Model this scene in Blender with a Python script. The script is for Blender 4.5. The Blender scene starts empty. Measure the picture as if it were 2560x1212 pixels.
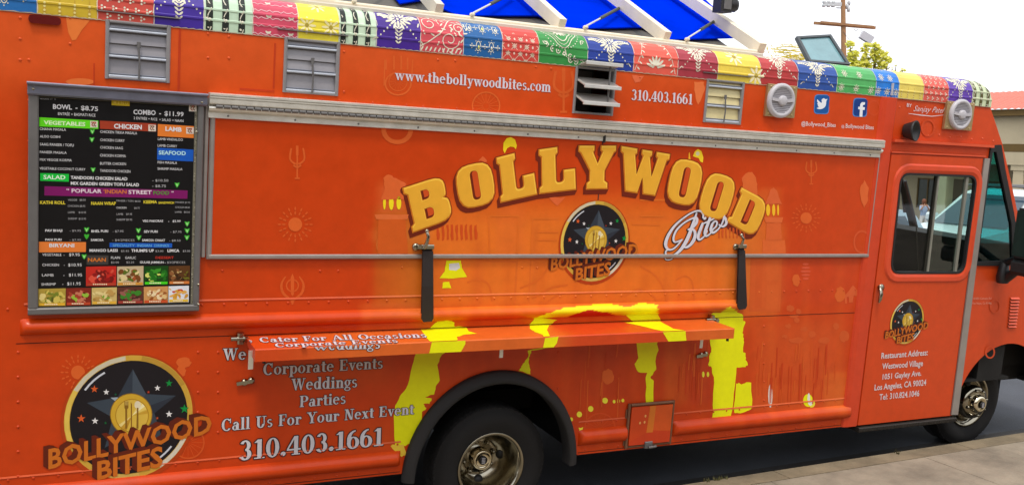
import bpy, math, random
from mathutils import Vector, Matrix
from mathutils.geometry import tessellate_polygon
random.seed(7)
sc = bpy.context.scene
col = sc.collection
R_ = math.radians

# ------------------------------------------------------------------ camera
# Truck frame: u along the near flank, v depth into the truck (0 on the flank), w height.
FPX, CX, CY, DCAM, HCAM = 2380.0, 1280.0, 606.0, 5.2, 2.653
RC = Matrix(((0.89954775, -0.43107336, 0.07063717),
             (0.00466158, -0.15222436, -0.98833497),
             (0.43679758, 0.88938378, -0.1349236)))      # truck frame -> camera (x right, y down, z forward)
LEAN, PITCH = R_(3.0), 0.020
P0 = Vector((2.57, 0.1, 0.0))                             # rear wheel contact = world origin
UPT = Vector((-PITCH, math.sin(LEAN), 1)).normalized()
XT = (Vector((1, 0, 0)) - UPT * UPT.x).normalized()
YT = UPT.cross(XT)
RW = Matrix((XT, YT, UPT))                               # truck frame -> world
def W(p): return RW @ (Vector(p) - P0)
CAMT = Vector((0, -DCAM, HCAM))
CAMW = W(CAMT)
cam_d = bpy.data.cameras.new('camera')
cam = bpy.data.objects.new('camera', cam_d)
col.objects.link(cam)
cam_d.sensor_fit = 'HORIZONTAL'; cam_d.sensor_width = 36.0
cam_d.lens = 36.0 * FPX / 2560.0
cam_d.clip_start = 0.05; cam_d.clip_end = 2000
RCW = RC @ RW.transposed()                               # world -> camera
rot = Matrix((RCW[0], -RCW[1], -RCW[2])).transposed()
cam.matrix_world = Matrix.Translation(CAMW) @ rot.to_4x4()
sc.camera = cam

# ------------------------------------------------------------------ sky and sun
SUN_EL, SUN_AZ = R_(65), R_(205)
wd = bpy.data.worlds.new('World'); sc.world = wd; wd.use_nodes = True
nt = wd.node_tree; nt.nodes.clear()
sky = nt.nodes.new('ShaderNodeTexSky'); sky.sky_type = 'NISHITA'; sky.sun_disc = False
sky.sun_elevation = SUN_EL; sky.sun_rotation = SUN_AZ; sky.air_density = 1.0; sky.dust_density = 6.0; sky.ozone_density = 1.0
mx = nt.nodes.new('ShaderNodeMixRGB'); mx.inputs[0].default_value = 0.8
mx.inputs[2].default_value = (11.0, 11.2, 11.6, 1)        # thin bright cloud cover
bg = nt.nodes.new('ShaderNodeBackground'); bg.inputs[1].default_value = 0.12
wo = nt.nodes.new('ShaderNodeOutputWorld')
nt.links.new(sky.outputs[0], mx.inputs[1]); nt.links.new(mx.outputs[0], bg.inputs[0]); nt.links.new(bg.outputs[0], wo.inputs[0])
sl = bpy.data.lights.new('sun', 'SUN'); sl.energy = 1.4; sl.angle = R_(10); sl.color = (1, 0.92, 0.80)
so = bpy.data.objects.new('sun', sl); col.objects.link(so)
sd = Vector((math.sin(SUN_AZ) * math.cos(SUN_EL), math.cos(SUN_AZ) * math.cos(SUN_EL), math.sin(SUN_EL)))
so.rotation_euler = sd.to_track_quat('Z', 'Y').to_euler(); so.location = (0, -8, 12)
sc.view_settings.view_transform = 'Standard'; sc.view_settings.look = 'None'
sc.view_settings.exposure = 0.27; sc.view_settings.gamma = 1.0

# ------------------------------------------------------------------ pixel <-> place
def at(px, py, v=0.0):
    d = RC.transposed() @ Vector(((px - CX) / FPX, (py - CY) / FPX, 1.0))
    t = (DCAM + v) / d.y
    return Vector((d.x * t, v, d.z * t + HCAM))
def pr(p):
    c = RC @ (Vector(p) - CAMT)
    return CX + FPX * c.x / c.z, CY + FPX * c.y / c.z
def at_plane(px, py, p, n):
    d = RC.transposed() @ Vector(((px - CX) / FPX, (py - CY) / FPX, 1.0))
    t = (Vector(p) - CAMT).dot(n) / d.dot(n)
    return CAMT + d * t
def ray(px, py):
    return RCW.transposed() @ Vector(((px - CX) / FPX, (py - CY) / FPX, 1.0))
def wz(px, py, z): return CAMW + ray(px, py) * z          # world point at camera depth z
def onX(px, py, x):
    d = ray(px, py); return CAMW + d * ((x - CAMW.x) / d.x)
def onY(px, py, y):
    d = ray(px, py); return CAMW + d * ((y - CAMW.y) / d.y)

# ------------------------------------------------------------------ materials
def S(r, g, b):
    f = lambda c: (c / 255 / 12.92) if c / 255 <= 0.04045 else ((c / 255 + 0.055) / 1.055) ** 2.4
    return (f(r), f(g), f(b), 1.0)
MATS = {}
def mat(name, color=None, rough=0.5, metal=0.0, coat=0.0, var=0.12, scale=6.0, bump=0.0, bscale=40.0, spec=0.5, trans=0.0):
    if name in MATS: return MATS[name]
    m = bpy.data.materials.new(name); m.use_nodes = True
    n = m.node_tree.nodes; l = m.node_tree.links
    b = n['Principled BSDF']
    b.inputs['Roughness'].default_value = rough; b.inputs['Metallic'].default_value = metal
    b.inputs['Specular IOR Level'].default_value = spec
    b.inputs['Coat Weight'].default_value = coat; b.inputs['Coat Roughness'].default_value = 0.15
    tc = n.new('ShaderNodeTexCoord')
    if color is None:
        src = n.new('ShaderNodeAttribute'); src.attribute_name = 'Col'; base = src.outputs['Color']
    else:
        src = n.new('ShaderNodeRGB'); src.outputs[0].default_value = color; base = src.outputs[0]
    nz = n.new('ShaderNodeTexNoise'); nz.inputs['Scale'].default_value = scale; nz.inputs['Detail'].default_value = 8; nz.inputs['Roughness'].default_value = 0.65
    l.new(tc.outputs['Object'], nz.inputs['Vector'])
    mr = n.new('ShaderNodeMapRange'); mr.inputs[1].default_value = 0.25; mr.inputs[2].default_value = 0.75
    mr.inputs[3].default_value = 1 - var; mr.inputs[4].default_value = 1 + var
    l.new(nz.outputs['Fac'], mr.inputs[0])
    mu = n.new('ShaderNodeVectorMath'); mu.operation = 'SCALE'
    l.new(base, mu.inputs[0]); l.new(mr.outputs[0], mu.inputs['Scale'])
    l.new(mu.outputs[0], b.inputs['Base Color'])
    mr2 = n.new('ShaderNodeMapRange'); mr2.inputs[3].default_value = max(0.02, rough - 0.08); mr2.inputs[4].default_value = min(1, rough + 0.1)
    l.new(nz.outputs['Fac'], mr2.inputs[0]); l.new(mr2.outputs[0], b.inputs['Roughness'])
    if bump > 0:
        nb = n.new('ShaderNodeTexNoise'); nb.inputs['Scale'].default_value = bscale; nb.inputs['Detail'].default_value = 6
        l.new(tc.outputs['Object'], nb.inputs['Vector'])
        bp = n.new('ShaderNodeBump'); bp.inputs['Strength'].default_value = bump; bp.inputs['Distance'].default_value = 0.01
        l.new(nb.outputs['Fac'], bp.inputs['Height']); l.new(bp.outputs[0], b.inputs['Normal'])
    if trans > 0:
        tl = n.new('ShaderNodeBsdfTranslucent'); l.new(mu.outputs[0], tl.inputs['Color'])
        ms = n.new('ShaderNodeMixShader'); ms.inputs[0].default_value = trans
        l.new(b.outputs[0], ms.inputs[1]); l.new(tl.outputs[0], ms.inputs[2]); l.new(ms.outputs[0], n['Material Output'].inputs['Surface'])
    MATS[name] = m
    return m
def glass(name, tint, gloss=0.12, solid=0.0):
    if name in MATS: return MATS[name]
    m = bpy.data.materials.new(name); m.use_nodes = True
    n = m.node_tree.nodes; l = m.node_tree.links; n.remove(n['Principled BSDF'])
    t = n.new('ShaderNodeBsdfTransparent'); t.inputs[0].default_value = tint
    g = n.new('ShaderNodeBsdfGlossy'); g.inputs['Roughness'].default_value = 0.03
    lw = n.new('ShaderNodeLayerWeight'); lw.inputs[0].default_value = 0.35
    ad = n.new('ShaderNodeMath'); ad.operation = 'MULTIPLY_ADD'; ad.inputs[1].default_value = 0.04; ad.inputs[2].default_value = gloss
    l.new(lw.outputs['Fresnel'], ad.inputs[0])
    ms = n.new('ShaderNodeMixShader'); l.new(ad.outputs[0], ms.inputs[0]); l.new(t.outputs[0], ms.inputs[1]); l.new(g.outputs[0], ms.inputs[2])
    last = ms
    if solid > 0:
        d = n.new('ShaderNodeBsdfDiffuse'); d.inputs[0].default_value = tint
        m2 = n.new('ShaderNodeMixShader'); m2.inputs[0].default_value = solid
        l.new(ms.outputs[0], m2.inputs[1]); l.new(d.outputs[0], m2.inputs[2]); last = m2
    l.new(last.outputs[0], n['Material Output'].inputs['Surface'])
    MATS[name] = m
    return m
PAINT = mat('truck_paint', None, 0.40, 0, 0.14, 0.10, 9.0, 0.05, 7, 0.25)
PRINT = mat('vinyl_print', None, 0.42, 0, 0.06, 0.06, 16, spec=0.25)
CLOTHP = mat('printed_wrap', None, 0.45, 0, 0.1, 0.16, 9, 0.08, 40)
ALU = mat('brushed_aluminium', S(224, 221, 212), 0.36, 0.55, 0, 0.14, 14, 0.04, 90)
DULL = mat('dull_aluminium', S(150, 141, 136), 0.5, 0.3, 0, 0.14, 10)
STEEL = mat('dull_steel', S(112, 110, 110), 0.5, 0.45, 0, 0.12, 10)
GALV = mat('louver_aluminium', None, 0.4, 0.2, 0, 0.1, 9)
CHROME = mat('chrome', S(158, 152, 136), 0.16, 1.0, 0, 0.15, 12)
RUBBER = mat('black_rubber', S(24, 23, 25), 0.7, 0, 0, 0.25, 14, 0.1, 60)
TYRE = mat('tyre_rubber', S(22, 21, 22), 0.82, 0, 0, 0.25, 10, 0.15, 80)
BLACK = mat('black_plastic', S(26, 25, 27), 0.5, 0, 0, 0.2, 10)
DARK = mat('dark_interior', S(18, 17, 17), 0.8, 0, 0, 0.25, 5)
WEB = mat('black_webbing', S(36, 28, 28), 0.75, 0, 0, 0.15, 40, 0.2, 200)
WHITEP = mat('white_plastic', S(186, 184, 190), 0.4, 0, 0, 0.05, 12)
CREAM = mat('cream_painted_wood', None, 0.6, 0, 0, 0.08, 8, 0.05, 40)
TARP = mat('blue_tarp', None, 0.6, 0, 0, 0.22, 2.2, 0.3, 4, spec=0.0, trans=0.25)
GLASS = glass('cab_glass', (0.72, 0.86, 0.82, 1), 0.05)
GLASSC = glass('clear_cab_glass', (0.93, 0.96, 0.96, 1), 0.0)
TEAL = glass('teal_glass', (0.10, 0.56, 0.55, 1), 0.02)

# ------------------------------------------------------------------ mesh builder
class MB:
    def __init__(s):
        s.v = []; s.f = []; s.c = []; s.m = []; s.sm = []; s.k = 0
    def add(s, vs, fs, c=(1, 1, 1, 1), m=0, sm=False, vc=None):
        o = len(s.v); s.v += [tuple(p) for p in vs]
        for f in fs:
            s.f.append([i + o for i in f]); s.m.append(m); s.sm.append(sm)
            s.c.append([vc[i] for i in f] if vc else c)
    def box(s, a, b, c=(1, 1, 1, 1), m=0):
        x0, y0, z0 = (min(a[i], b[i]) for i in range(3)); x1, y1, z1 = (max(a[i], b[i]) for i in range(3))
        s.add([(x0, y0, z0), (x1, y0, z0), (x1, y1, z0), (x0, y1, z0), (x0, y0, z1), (x1, y0, z1), (x1, y1, z1), (x0, y1, z1)],
              [(0, 3, 2, 1), (4, 5, 6, 7), (0, 1, 5, 4), (1, 2, 6, 5), (2, 3, 7, 6), (3, 0, 4, 7)], c, m)
    def bbox(s, a, b, c=(1, 1, 1, 1), m=0, r=0.006):
        # box with chamfered edges (octagonal prism along its longest axis)
        lo = [min(a[i], b[i]) for i in range(3)]; hi = [max(a[i], b[i]) for i in range(3)]
        ax = max(range(3), key=lambda i: hi[i] - lo[i]); p, q = [i for i in range(3) if i != ax]
        r = min(r, (hi[p] - lo[p]) * .3, (hi[q] - lo[q]) * .3)
        prof = [(lo[p] + r, lo[q]), (hi[p] - r, lo[q]), (hi[p], lo[q] + r), (hi[p], hi[q] - r), (hi[p] - r, hi[q]), (lo[p] + r, hi[q]), (lo[p], hi[q] - r), (lo[p], lo[q] + r)]
        vs = []
        for e in (lo[ax], hi[ax]):
            for x, y in prof:
                t = [0, 0, 0]; t[ax] = e; t[p] = x; t[q] = y; vs.append(t)
        s.add(vs, [[i, (i + 1) % 8, 8 + (i + 1) % 8, 8 + i] for i in range(8)] + [list(range(7, -1, -1)), list(range(8, 16))], c, m)
    def obox(s, p, q, wid, hei, up=(0, 0, 1), c=(1, 1, 1, 1), m=0):
        p = Vector(p); q = Vector(q); d = (q - p).normalized(); up = Vector(up)
        x = d.cross(up).normalized(); z = x.cross(d)
        vs = [e + x * (a * wid / 2) + z * (b * hei / 2) for e in (p, q) for a, b in ((-1, -1), (1, -1), (1, 1), (-1, 1))]
        s.add(vs, [(0, 1, 2, 3), (7, 6, 5, 4), (0, 4, 5, 1), (1, 5, 6, 2), (2, 6, 7, 3), (3, 7, 4, 0)], c, m)
    def tube(s, pts, r, n=10, c=(1, 1, 1, 1), m=0, cap=True):
        pts = [Vector(p) for p in pts]; rs = r if isinstance(r, (list, tuple)) else [r] * len(pts)
        vs = []; prev = None
        for i, p in enumerate(pts):
            d = (pts[min(i + 1, len(pts) - 1)] - pts[max(i - 1, 0)]).normalized()
            a = d.orthogonal().normalized() if prev is None else (prev - d * prev.dot(d)).normalized()
            prev = a; b = d.cross(a)
            vs += [p + (a * math.cos(t) + b * math.sin(t)) * rs[i] for t in (2 * math.pi * k / n for k in range(n))]
        fs = [[i * n + k, i * n + (k + 1) % n, (i + 1) * n + (k + 1) % n, (i + 1) * n + k] for i in range(len(pts) - 1) for k in range(n)]
        s.add(vs, fs, c, m, True)
        if cap: s.add(vs[:n], [list(range(n - 1, -1, -1))], c, m); s.add(vs[-n:], [list(range(n))], c, m)
    def lathe(s, o, ax, prof, n=32, c=(1, 1, 1, 1), m=0, sm=True, capend=False):
        # prof: (distance along ax, radius)
        o = Vector(o); ax = Vector(ax).normalized(); a = ax.orthogonal().normalized(); b = ax.cross(a)
        vs = [o + ax * h + (a * math.cos(t) + b * math.sin(t)) * r for h, r in prof for t in (2 * math.pi * k / n for k in range(n))]
        fs = [[i * n + k, i * n + (k + 1) % n, (i + 1) * n + (k + 1) % n, (i + 1) * n + k] for i in range(len(prof) - 1) for k in range(n)]
        s.add(vs, fs, c, m, sm)
        if capend: s.add(vs[-n:], [list(range(n))], c, m)
    def prism(s, poly, d, c=(1, 1, 1, 1), m=0, holes=()):
        # planar 3D polygon extruded by d
        d = Vector(d); loops = [[Vector(p) for p in poly]] + [[Vector(p) for p in h] for h in holes]
        flat = [p for lo in loops for p in lo]; tri = tessellate_polygon(loops); n = len(flat)
        s.add(flat, [list(t) for t in tri], c, m); s.add([p + d for p in flat], [list(t)[::-1] for t in tri], c, m)
        for lo in loops:
            k = len(lo)
            s.add(lo + [p + d for p in lo], [[i, (i + 1) % k, k + (i + 1) % k, k + i] for i in range(k)], c, m)
    def flat(s, loops, f3, c, m=0, clip=None):
        # filled 2D loops, mapped to 3D by f3(x, y, lift); clip = (a, b, c) keeps a*x+b*y+c >= 0
        s.k += 1; lift = (s.k % 40) * 2.5e-5
        loops = [[Vector((p[0], p[1], 0)) for p in lo] for lo in loops]
        fl = [p for lo in loops for p in lo]
        tris = [[fl[i] for i in t] for t in tessellate_polygon(loops)] if len(fl) > 3 else [fl]
        for t in tris:
            if clip:
                a, b, cc = clip; o = []
                for i in range(len(t)):
                    p, q = t[i], t[(i + 1) % len(t)]; dp = a * p.x + b * p.y + cc; dq = a * q.x + b * q.y + cc
                    if dp >= 0: o.append(p)
                    if dp * dq < 0: o.append(p.lerp(q, dp / (dp - dq)))
                t = o
                if len(t) < 3: continue
            s.add([f3(p.x, p.y, lift) for p in t], [list(range(len(t)))], c, m)
    def merge(s, o, m=None, keep=None):
        n = len(s.v); s.v += o.v
        for f, c, mi, q in zip(o.f, o.c, o.m, o.sm):
            if keep and not keep(o.v[f[0]]): continue
            s.f.append([i + n for i in f]); s.c.append(c); s.m.append(mi if m is None else m); s.sm.append(q)
    def build(s, name, mats, parent=None, smooth=False):
        me = bpy.data.meshes.new(name); me.from_pydata(s.v, [], s.f)
        for m in (mats if isinstance(mats, (list, tuple)) else [mats]): me.materials.append(m)
        ca = me.color_attributes.new('Col', 'FLOAT_COLOR', 'CORNER')
        data = []
        for f, c in zip(s.f, s.c):
            if isinstance(c, list):
                for x in c: data += x
            else: data += list(c) * len(f)
        ca.data.foreach_set('color', data)
        me.polygons.foreach_set('material_index', s.m); me.polygons.foreach_set('use_smooth', [bool(x) or smooth for x in s.sm])
        me.update()
        o = bpy.data.objects.new(name, me); col.objects.link(o)
        if parent: o.parent = parent
        return o
def tag(o, label=None, cat=None, group=None, kind=None):
    if label: o['label'] = label
    if cat: o['category'] = cat
    if group: o['group'] = group
    if kind: o['kind'] = kind
    return o
def empty(name, mw):
    o = bpy.data.objects.new(name, None); col.objects.link(o); o.matrix_world = mw; o.empty_display_size = 0.3
    return o
# 2D helpers
def ell(cx, cy, rx, ry, n=14, a=0.0):
    ca, sa = math.cos(a), math.sin(a)
    return [(cx + rx * math.cos(t) * ca - ry * math.sin(t) * sa, cy + rx * math.cos(t) * sa + ry * math.sin(t) * ca) for t in (2 * math.pi * k / n for k in range(n))]
def star(cx, cy, r, a=math.pi / 2, k=0.4, n=5):
    return [(cx + (r if i % 2 == 0 else r * k) * math.cos(a + i * math.pi / n), cy + (r if i % 2 == 0 else r * k) * math.sin(a + i * math.pi / n)) for i in range(2 * n)]
def ring(cx, cy, rx, ry, tx, ty, a0=0, a1=360, n=None):
    n = n or max(4, int(abs(a1 - a0) / 18)); o = []
    A = [R_(a0 + (a1 - a0) * i / n) for i in range(n + 1)]
    for i in range(n):
        o.append([(cx + rx * math.cos(A[i]), cy + ry * math.sin(A[i])), (cx + rx * math.cos(A[i + 1]), cy + ry * math.sin(A[i + 1])),
                  (cx + (rx - tx) * math.cos(A[i + 1]), cy + (ry - ty) * math.sin(A[i + 1])), (cx + (rx - tx) * math.cos(A[i]), cy + (ry - ty) * math.sin(A[i]))])
    return o
def spline(pts, k=6):
    P = [pts[0]] + list(pts) + [pts[-1]]; o = []
    for i in range(1, len(P) - 2):
        for j in range(k):
            t = j / k; a, b, c, d = P[i - 1], P[i], P[i + 1], P[i + 2]
            o.append(tuple(0.5 * (2 * b[q] + (c[q] - a[q]) * t + (2 * a[q] - 5 * b[q] + 4 * c[q] - d[q]) * t * t + (3 * b[q] - a[q] - 3 * c[q] + d[q]) * t ** 3) for q in range(2)))
    return o + [tuple(pts[-1])]
def ribbon(pts, w):
    # list of quads following a polyline; w = width or list of widths
    n = len(pts); ws = w if isinstance(w, (list, tuple)) else [w] * n; L = []; Rr = []
    for i, p in enumerate(pts):
        a = pts[max(i - 1, 0)]; b = pts[min(i + 1, n - 1)]; dx, dy = b[0] - a[0], b[1] - a[1]; l = math.hypot(dx, dy) or 1
        nx, ny = -dy / l * ws[i] / 2, dx / l * ws[i] / 2
        L.append((p[0] + nx, p[1] + ny)); Rr.append((p[0] - nx, p[1] - ny))
    return [L + Rr[::-1]] if n < 3 else [[L[i], L[i + 1], Rr[i + 1], Rr[i]] for i in range(n - 1)]
def inset(poly, d):
    n = len(poly); A = sum(poly[i][0] * poly[(i + 1) % n][1] - poly[(i + 1) % n][0] * poly[i][1] for i in range(n)); s = 1 if A > 0 else -1; o = []
    for i in range(n):
        p, q, r = poly[i - 1], poly[i], poly[(i + 1) % n]
        def nr(a, b):
            dx, dy = b[0] - a[0], b[1] - a[1]; l = math.hypot(dx, dy) or 1e-9; return (-dy / l * s, dx / l * s)
        n1, n2 = nr(p, q), nr(q, r); k = 1 + n1[0] * n2[0] + n1[1] * n2[1]; k = max(k, 0.5)
        o.append((q[0] + (n1[0] + n2[0]) / k * d, q[1] + (n1[1] + n2[1]) / k * d))
    return o
# flat print on a plane v = const of the truck
def onv(v): return lambda x, y, lift: Vector((x, v - lift, y)) - P0
def px2(pts, v): return [(q.x, q.z) for q in (at(x, y, v) for x, y in pts)]
def dec(mb, pts, v, c, clip=None): mb.flat([px2(pts, v)], onv(v), c, 0, clip)

# ------------------------------------------------------------------ lettering
_tc = {}
def sans(txt, bold=0.0):
    key = (txt, bold)
    if key in _tc: return _tc[key]
    cu = bpy.data.curves.new('t', 'FONT'); cu.body = txt; cu.size = 1.0; cu.resolution_u = 2; cu.offset = bold
    ob = bpy.data.objects.new('t', cu); col.objects.link(ob)
    dg = bpy.context.evaluated_depsgraph_get()
    me = bpy.data.meshes.new_from_object(ob.evaluated_get(dg))
    vs = [(v.co.x, v.co.y) for v in me.vertices]; fs = [list(p.vertices) for p in me.polygons]
    bpy.data.objects.remove(ob); bpy.data.curves.remove(cu); bpy.data.meshes.remove(me)
    x0 = min(v[0] for v in vs); x1 = max(v[0] for v in vs)
    _tc[key] = ([((x - x0) / (x1 - x0), y / 0.73) for x, y in vs], fs)
    return _tc[key]
def bilin(p0, p1, h0, h1, v, shear=0.0):
    # text box: baseline from pixel p0 to p1, cap heights h0, h1 (pixels)
    a = at(*p0, v); b = at(*p1, v); ta = at(p0[0], p0[1] - h0, v) - a; tb = at(p1[0], p1[1] - h1, v) - b
    ta.x *= 0.4; tb.x *= 0.4
    def f(s, t, lift=0.0):
        q = a.lerp(b, s) + ta.lerp(tb, s) * t; q.x += shear * t * ta.z
        return Vector((q.x, v - lift, q.z)) - P0
    return f
def text(mb, txt, p0, p1, h0, h1=None, c=(1, 1, 1, 1), v=-0.002, bold=0.0, shear=0.0, outline=None, ow=0.012):
    h1 = h1 or h0; f = bilin(p0, p1, h0, h1, v, shear)
    if outline:
        vs, fs = sans(txt, bold + ow); mb.add([f(x, y, -0.0007) for x, y in vs], fs, outline)
    vs, fs = sans(txt, bold); mb.add([f(x, y) for x, y in vs], fs, c)
def Rr(x0, y0, x1, y1): return [(x0, y0), (x1, y0), (x1, y1), (x0, y1)]
def G(adv, *items):
    o = []
    for it in items:
        if isinstance(it[0], tuple) and len(it) > 2: o.append(list(it))
        elif isinstance(it[0], list): o += it
        else: o.append(it)
    return adv, o
sr = lambda *a: Rr(*a)
SER = {
 'W': G(1.18, [(.05, 1), (.27, 1), (.45, 0), (.33, 0)], [(.33, 0), (.40, 0), (.62, 1), (.54, 1)], [(.48, 1), (.7, 1), (.85, 0), (.74, 0)], [(.74, 0), (.82, 0), (1.06, 1), (.98, 1)], sr(0, .93, .34, 1), sr(.9, .93, 1.14, 1), sr(.44, .93, .74, 1)),
 'e': G(.64, ring(.29, .34, .29, .35, .17, .08, 0, 318), sr(.1, .35, .56, .43)),
 'C': G(.82, ring(.4, .5, .4, .52, .2, .08, 42, 318), sr(.64, .62, .71, 1.0)),
 'a': G(.66, ring(.22, .2, .22, .22, .15, .06), sr(.33, 0, .52, .5), ring(.29, .45, .23, .24, .17, .07, 0, 165), sr(.5, 0, .62, .06)),
 't': G(.46, sr(.1, .06, .29, .9), sr(0, .61, .42, .68), sr(.18, 0, .42, .08)),
 'r': G(.56, sr(.08, 0, .27, .68), sr(0, 0, .36, .06), sr(0, .61, .2, .68), ring(.38, .46, .16, .22, .1, .1, 25, 170), ell(.45, .53, .09, .09, 8)),
 'F': G(.70, sr(.08, 0, .28, 1), sr(0, 0, .38, .07), sr(0, .93, .62, 1), sr(.2, .48, .45, .55), sr(.56, .7, .63, 1), sr(.42, .38, .48, .66)),
 'o': G(.66, ring(.3, .34, .3, .35, .18, .06)),
 'A': G(.95, [(.36, 1), (.5, 1), (.86, 0), (.62, 0)], [(.36, 1), (.44, 1), (.17, 0), (.08, 0)], sr(.18, .28, .66, .35), sr(0, 0, .26, .07), sr(.54, 0, .94, .07)),
 'l': G(.40, sr(.08, 0, .27, 1.03), sr(0, 0, .36, .06), sr(0, .97, .2, 1.03)),
 'O': G(.90, ring(.42, .5, .42, .52, .21, .07)),
 'c': G(.60, ring(.28, .34, .28, .35, .17, .07, 50, 318), ell(.46, .5, .09, .09, 8)),
 's': G(.54, ring(.24, .5, .21, .19, .13, .08, 30, 275), ring(.24, .19, .22, .20, .14, .08, -150, 92)),
 'i': G(.40, sr(.08, 0, .27, .68), sr(0, 0, .36, .06), sr(0, .61, .2, .68), ell(.17, .88, .11, .11, 10)),
 'n': G(.72, sr(.08, 0, .27, .68), sr(0, 0, .35, .06), sr(0, .61, .2, .68), sr(.42, 0, .61, .48), ring(.36, .44, .25, .25, .19, .1, 0, 150), sr(.37, 0, .68, .06)),
 'p': G(.70, sr(.08, -.3, .27, .68), sr(0, -.3, .36, -.24), sr(0, .61, .2, .68), ring(.37, .34, .28, .35, .18, .07)),
 'E': G(.76, sr(.08, 0, .28, 1), sr(0, 0, .66, .07), sr(0, .93, .62, 1), sr(.2, .48, .45, .55), sr(.57, .7, .64, 1), sr(.6, 0, .67, .32), sr(.42, .38, .48, .66)),
 'v': G(.64, [(.04, .68), (.25, .68), (.4, 0), (.28, 0)], [(.28, 0), (.36, 0), (.56, .68), (.48, .68)], sr(0, .61, .32, .68), sr(.4, .61, .62, .68)),
 'd': G(.70, ring(.27, .34, .27, .35, .18, .07), sr(.38, 0, .57, 1.03), sr(.3, .97, .5, 1.03), sr(.5, 0, .67, .06)),
 'g': G(.62, ring(.26, .42, .25, .27, .16, .06), ring(.27, -.1, .27, .17, .1, .07), sr(.42, .58, .58, .66), sr(.08, .04, .32, .13)),
 'P': G(.78, sr(.08, 0, .28, 1), sr(0, 0, .38, .07), sr(0, .93, .4, 1), ring(.4, .72, .33, .28, .21, .07, -90, 90), sr(.2, .44, .42, .51)),
 'U': G(.88, sr(.1, .3, .3, 1), sr(.62, .3, .7, 1), sr(0, .93, .42, 1), sr(.5, .93, .84, 1), ring(.4, .32, .3, .34, .2, .1, 180, 360)),
 'Y': G(.88, [(.06, 1), (.3, 1), (.52, .48), (.34, .48)], [(.66, 1), (.74, 1), (.5, .45), (.42, .45)], sr(.34, 0, .54, .5), sr(.24, 0, .64, .07), sr(0, .93, .38, 1), sr(.54, .93, .86, 1)),
 'u': G(.70, sr(.08, .18, .27, .68), sr(.4, 0, .59, .68), sr(0, .61, .2, .68), sr(.32, .61, .5, .68), ring(.32, .22, .24, .24, .19, .09, 180, 340), sr(.5, 0, .67, .06)),
 'N': G(.88, sr(.1, 0, .18, 1), sr(.62, 0, .7, 1), [(.06, 1), (.3, 1), (.7, 0), (.5, 0)], sr(0, 0, .28, .07), sr(0, .93, .26, 1), sr(.5, .93, .84, 1)),
 'x': G(.66, [(.04, .68), (.26, .68), (.56, 0), (.34, 0)], [(.44, .68), (.52, .68), (.14, 0), (.06, 0)], sr(0, .61, .28, .68), sr(.36, .61, .58, .68), sr(0, 0, .22, .06), sr(.3, 0, .62, .06)),
 'w': G(.96, [(.04, .68), (.24, .68), (.38, 0), (.28, 0)], [(.28, 0), (.35, 0), (.5, .68), (.43, .68)], [(.38, .68), (.58, .68), (.72, 0), (.62, 0)], [(.62, 0), (.69, 0), (.86, .68), (.79, .68)], sr(0, .61, .3, .68), sr(.34, .61, .62, .68), sr(.72, .61, .94, .68)),
 'h': G(.72, sr(.08, 0, .27, 1.03), sr(0, .97, .2, 1.03), sr(0, 0, .35, .06), sr(.42, 0, .61, .48), ring(.36, .44, .25, .25, .19, .1, 0, 150), sr(.37, 0, .68, .06)),
 'b': G(.70, sr(.08, 0, .27, 1.03), sr(0, .97, .2, 1.03), ring(.37, .34, .28, .35, .18, .07)),
 'y': G(.64, [(.04, .68), (.25, .68), (.4, .02), (.27, .02)], [(.56, .68), (.48, .68), (.2, -.24), (.28, -.24)], sr(0, .61, .32, .68), sr(.4, .61, .62, .68), ell(.16, -.2, .1, .08, 8)),
 'm': G(1.06, sr(.08, 0, .27, .68), sr(0, 0, .35, .06), sr(0, .61, .2, .68), sr(.42, 0, .61, .48), sr(.76, 0, .95, .48), ring(.36, .44, .25, .25, .19, .1, 0, 150), ring(.7, .44, .25, .25, .19, .1, 0, 150), sr(.37, 0, .67, .06), sr(.71, 0, 1.02, .06)),
 '.': G(.30, ell(.13, .11, .12, .12, 10)),
 '3': G(.64, ring(.28, .74, .25, .28, .17, .08, -90, 155), ring(.28, .28, .29, .3, .19, .08, -155, 90)),
 '1': G(.60, sr(.2, 0, .4, 1), sr(.06, 0, .54, .06), [(.05, .84), (.22, .84), (.22, 1)]),
 '0': G(.68, ring(.31, .5, .31, .52, .19, .07)),
 '4': G(.70, sr(.34, 0, .53, 1), sr(0, .25, .66, .33), [(.34, 1), (.43, 1), (.09, .33), (0, .33)], sr(.24, 0, .63, .06)),
 '6': G(.66, ring(.31, .32, .31, .34, .19, .07), ring(.44, .5, .44, .52, .19, .08, 92, 190)),
 ' ': (.42, []),
}
def serif(mb, txt, p0, p1, h0, h1=None, c=(1, 1, 1, 1), v=-0.002, outline=None, ow=0.06, f=None, clipfn=None, shear=0.0):
    h1 = h1 or h0
    tot = sum(SER[ch][0] for ch in txt) - 0.06; f = f or bilin(p0, p1, h0, h1, v, shear)
    asp = None
    def draw(dx, dy, cc, lift0):
        x = 0.0; k = 0
        for ch in txt:
            adv, polys = SER[ch]
            for poly in polys:
                k += 1; q = [((px + x) / tot + dx / tot, py + dy) for px, py in poly]
                if clipfn and not clipfn(q): continue
                lf = lift0 + (k % 30) * 2e-5
                mb.add([f(a, b, lf) for a, b in q], [list(range(len(q)))], cc)
            x += adv
    if outline:
        for i, (dx, dy) in enumerate(((1, 0), (-1, 0), (0, 1), (0, -1), (.7, .7), (-.7, .7), (.7, -.7), (-.7, -.7))):
            draw(dx * ow, dy * ow, outline, -0.0016 + i * 1e-4)
    draw(0, 0, c, 0.0)

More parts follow.
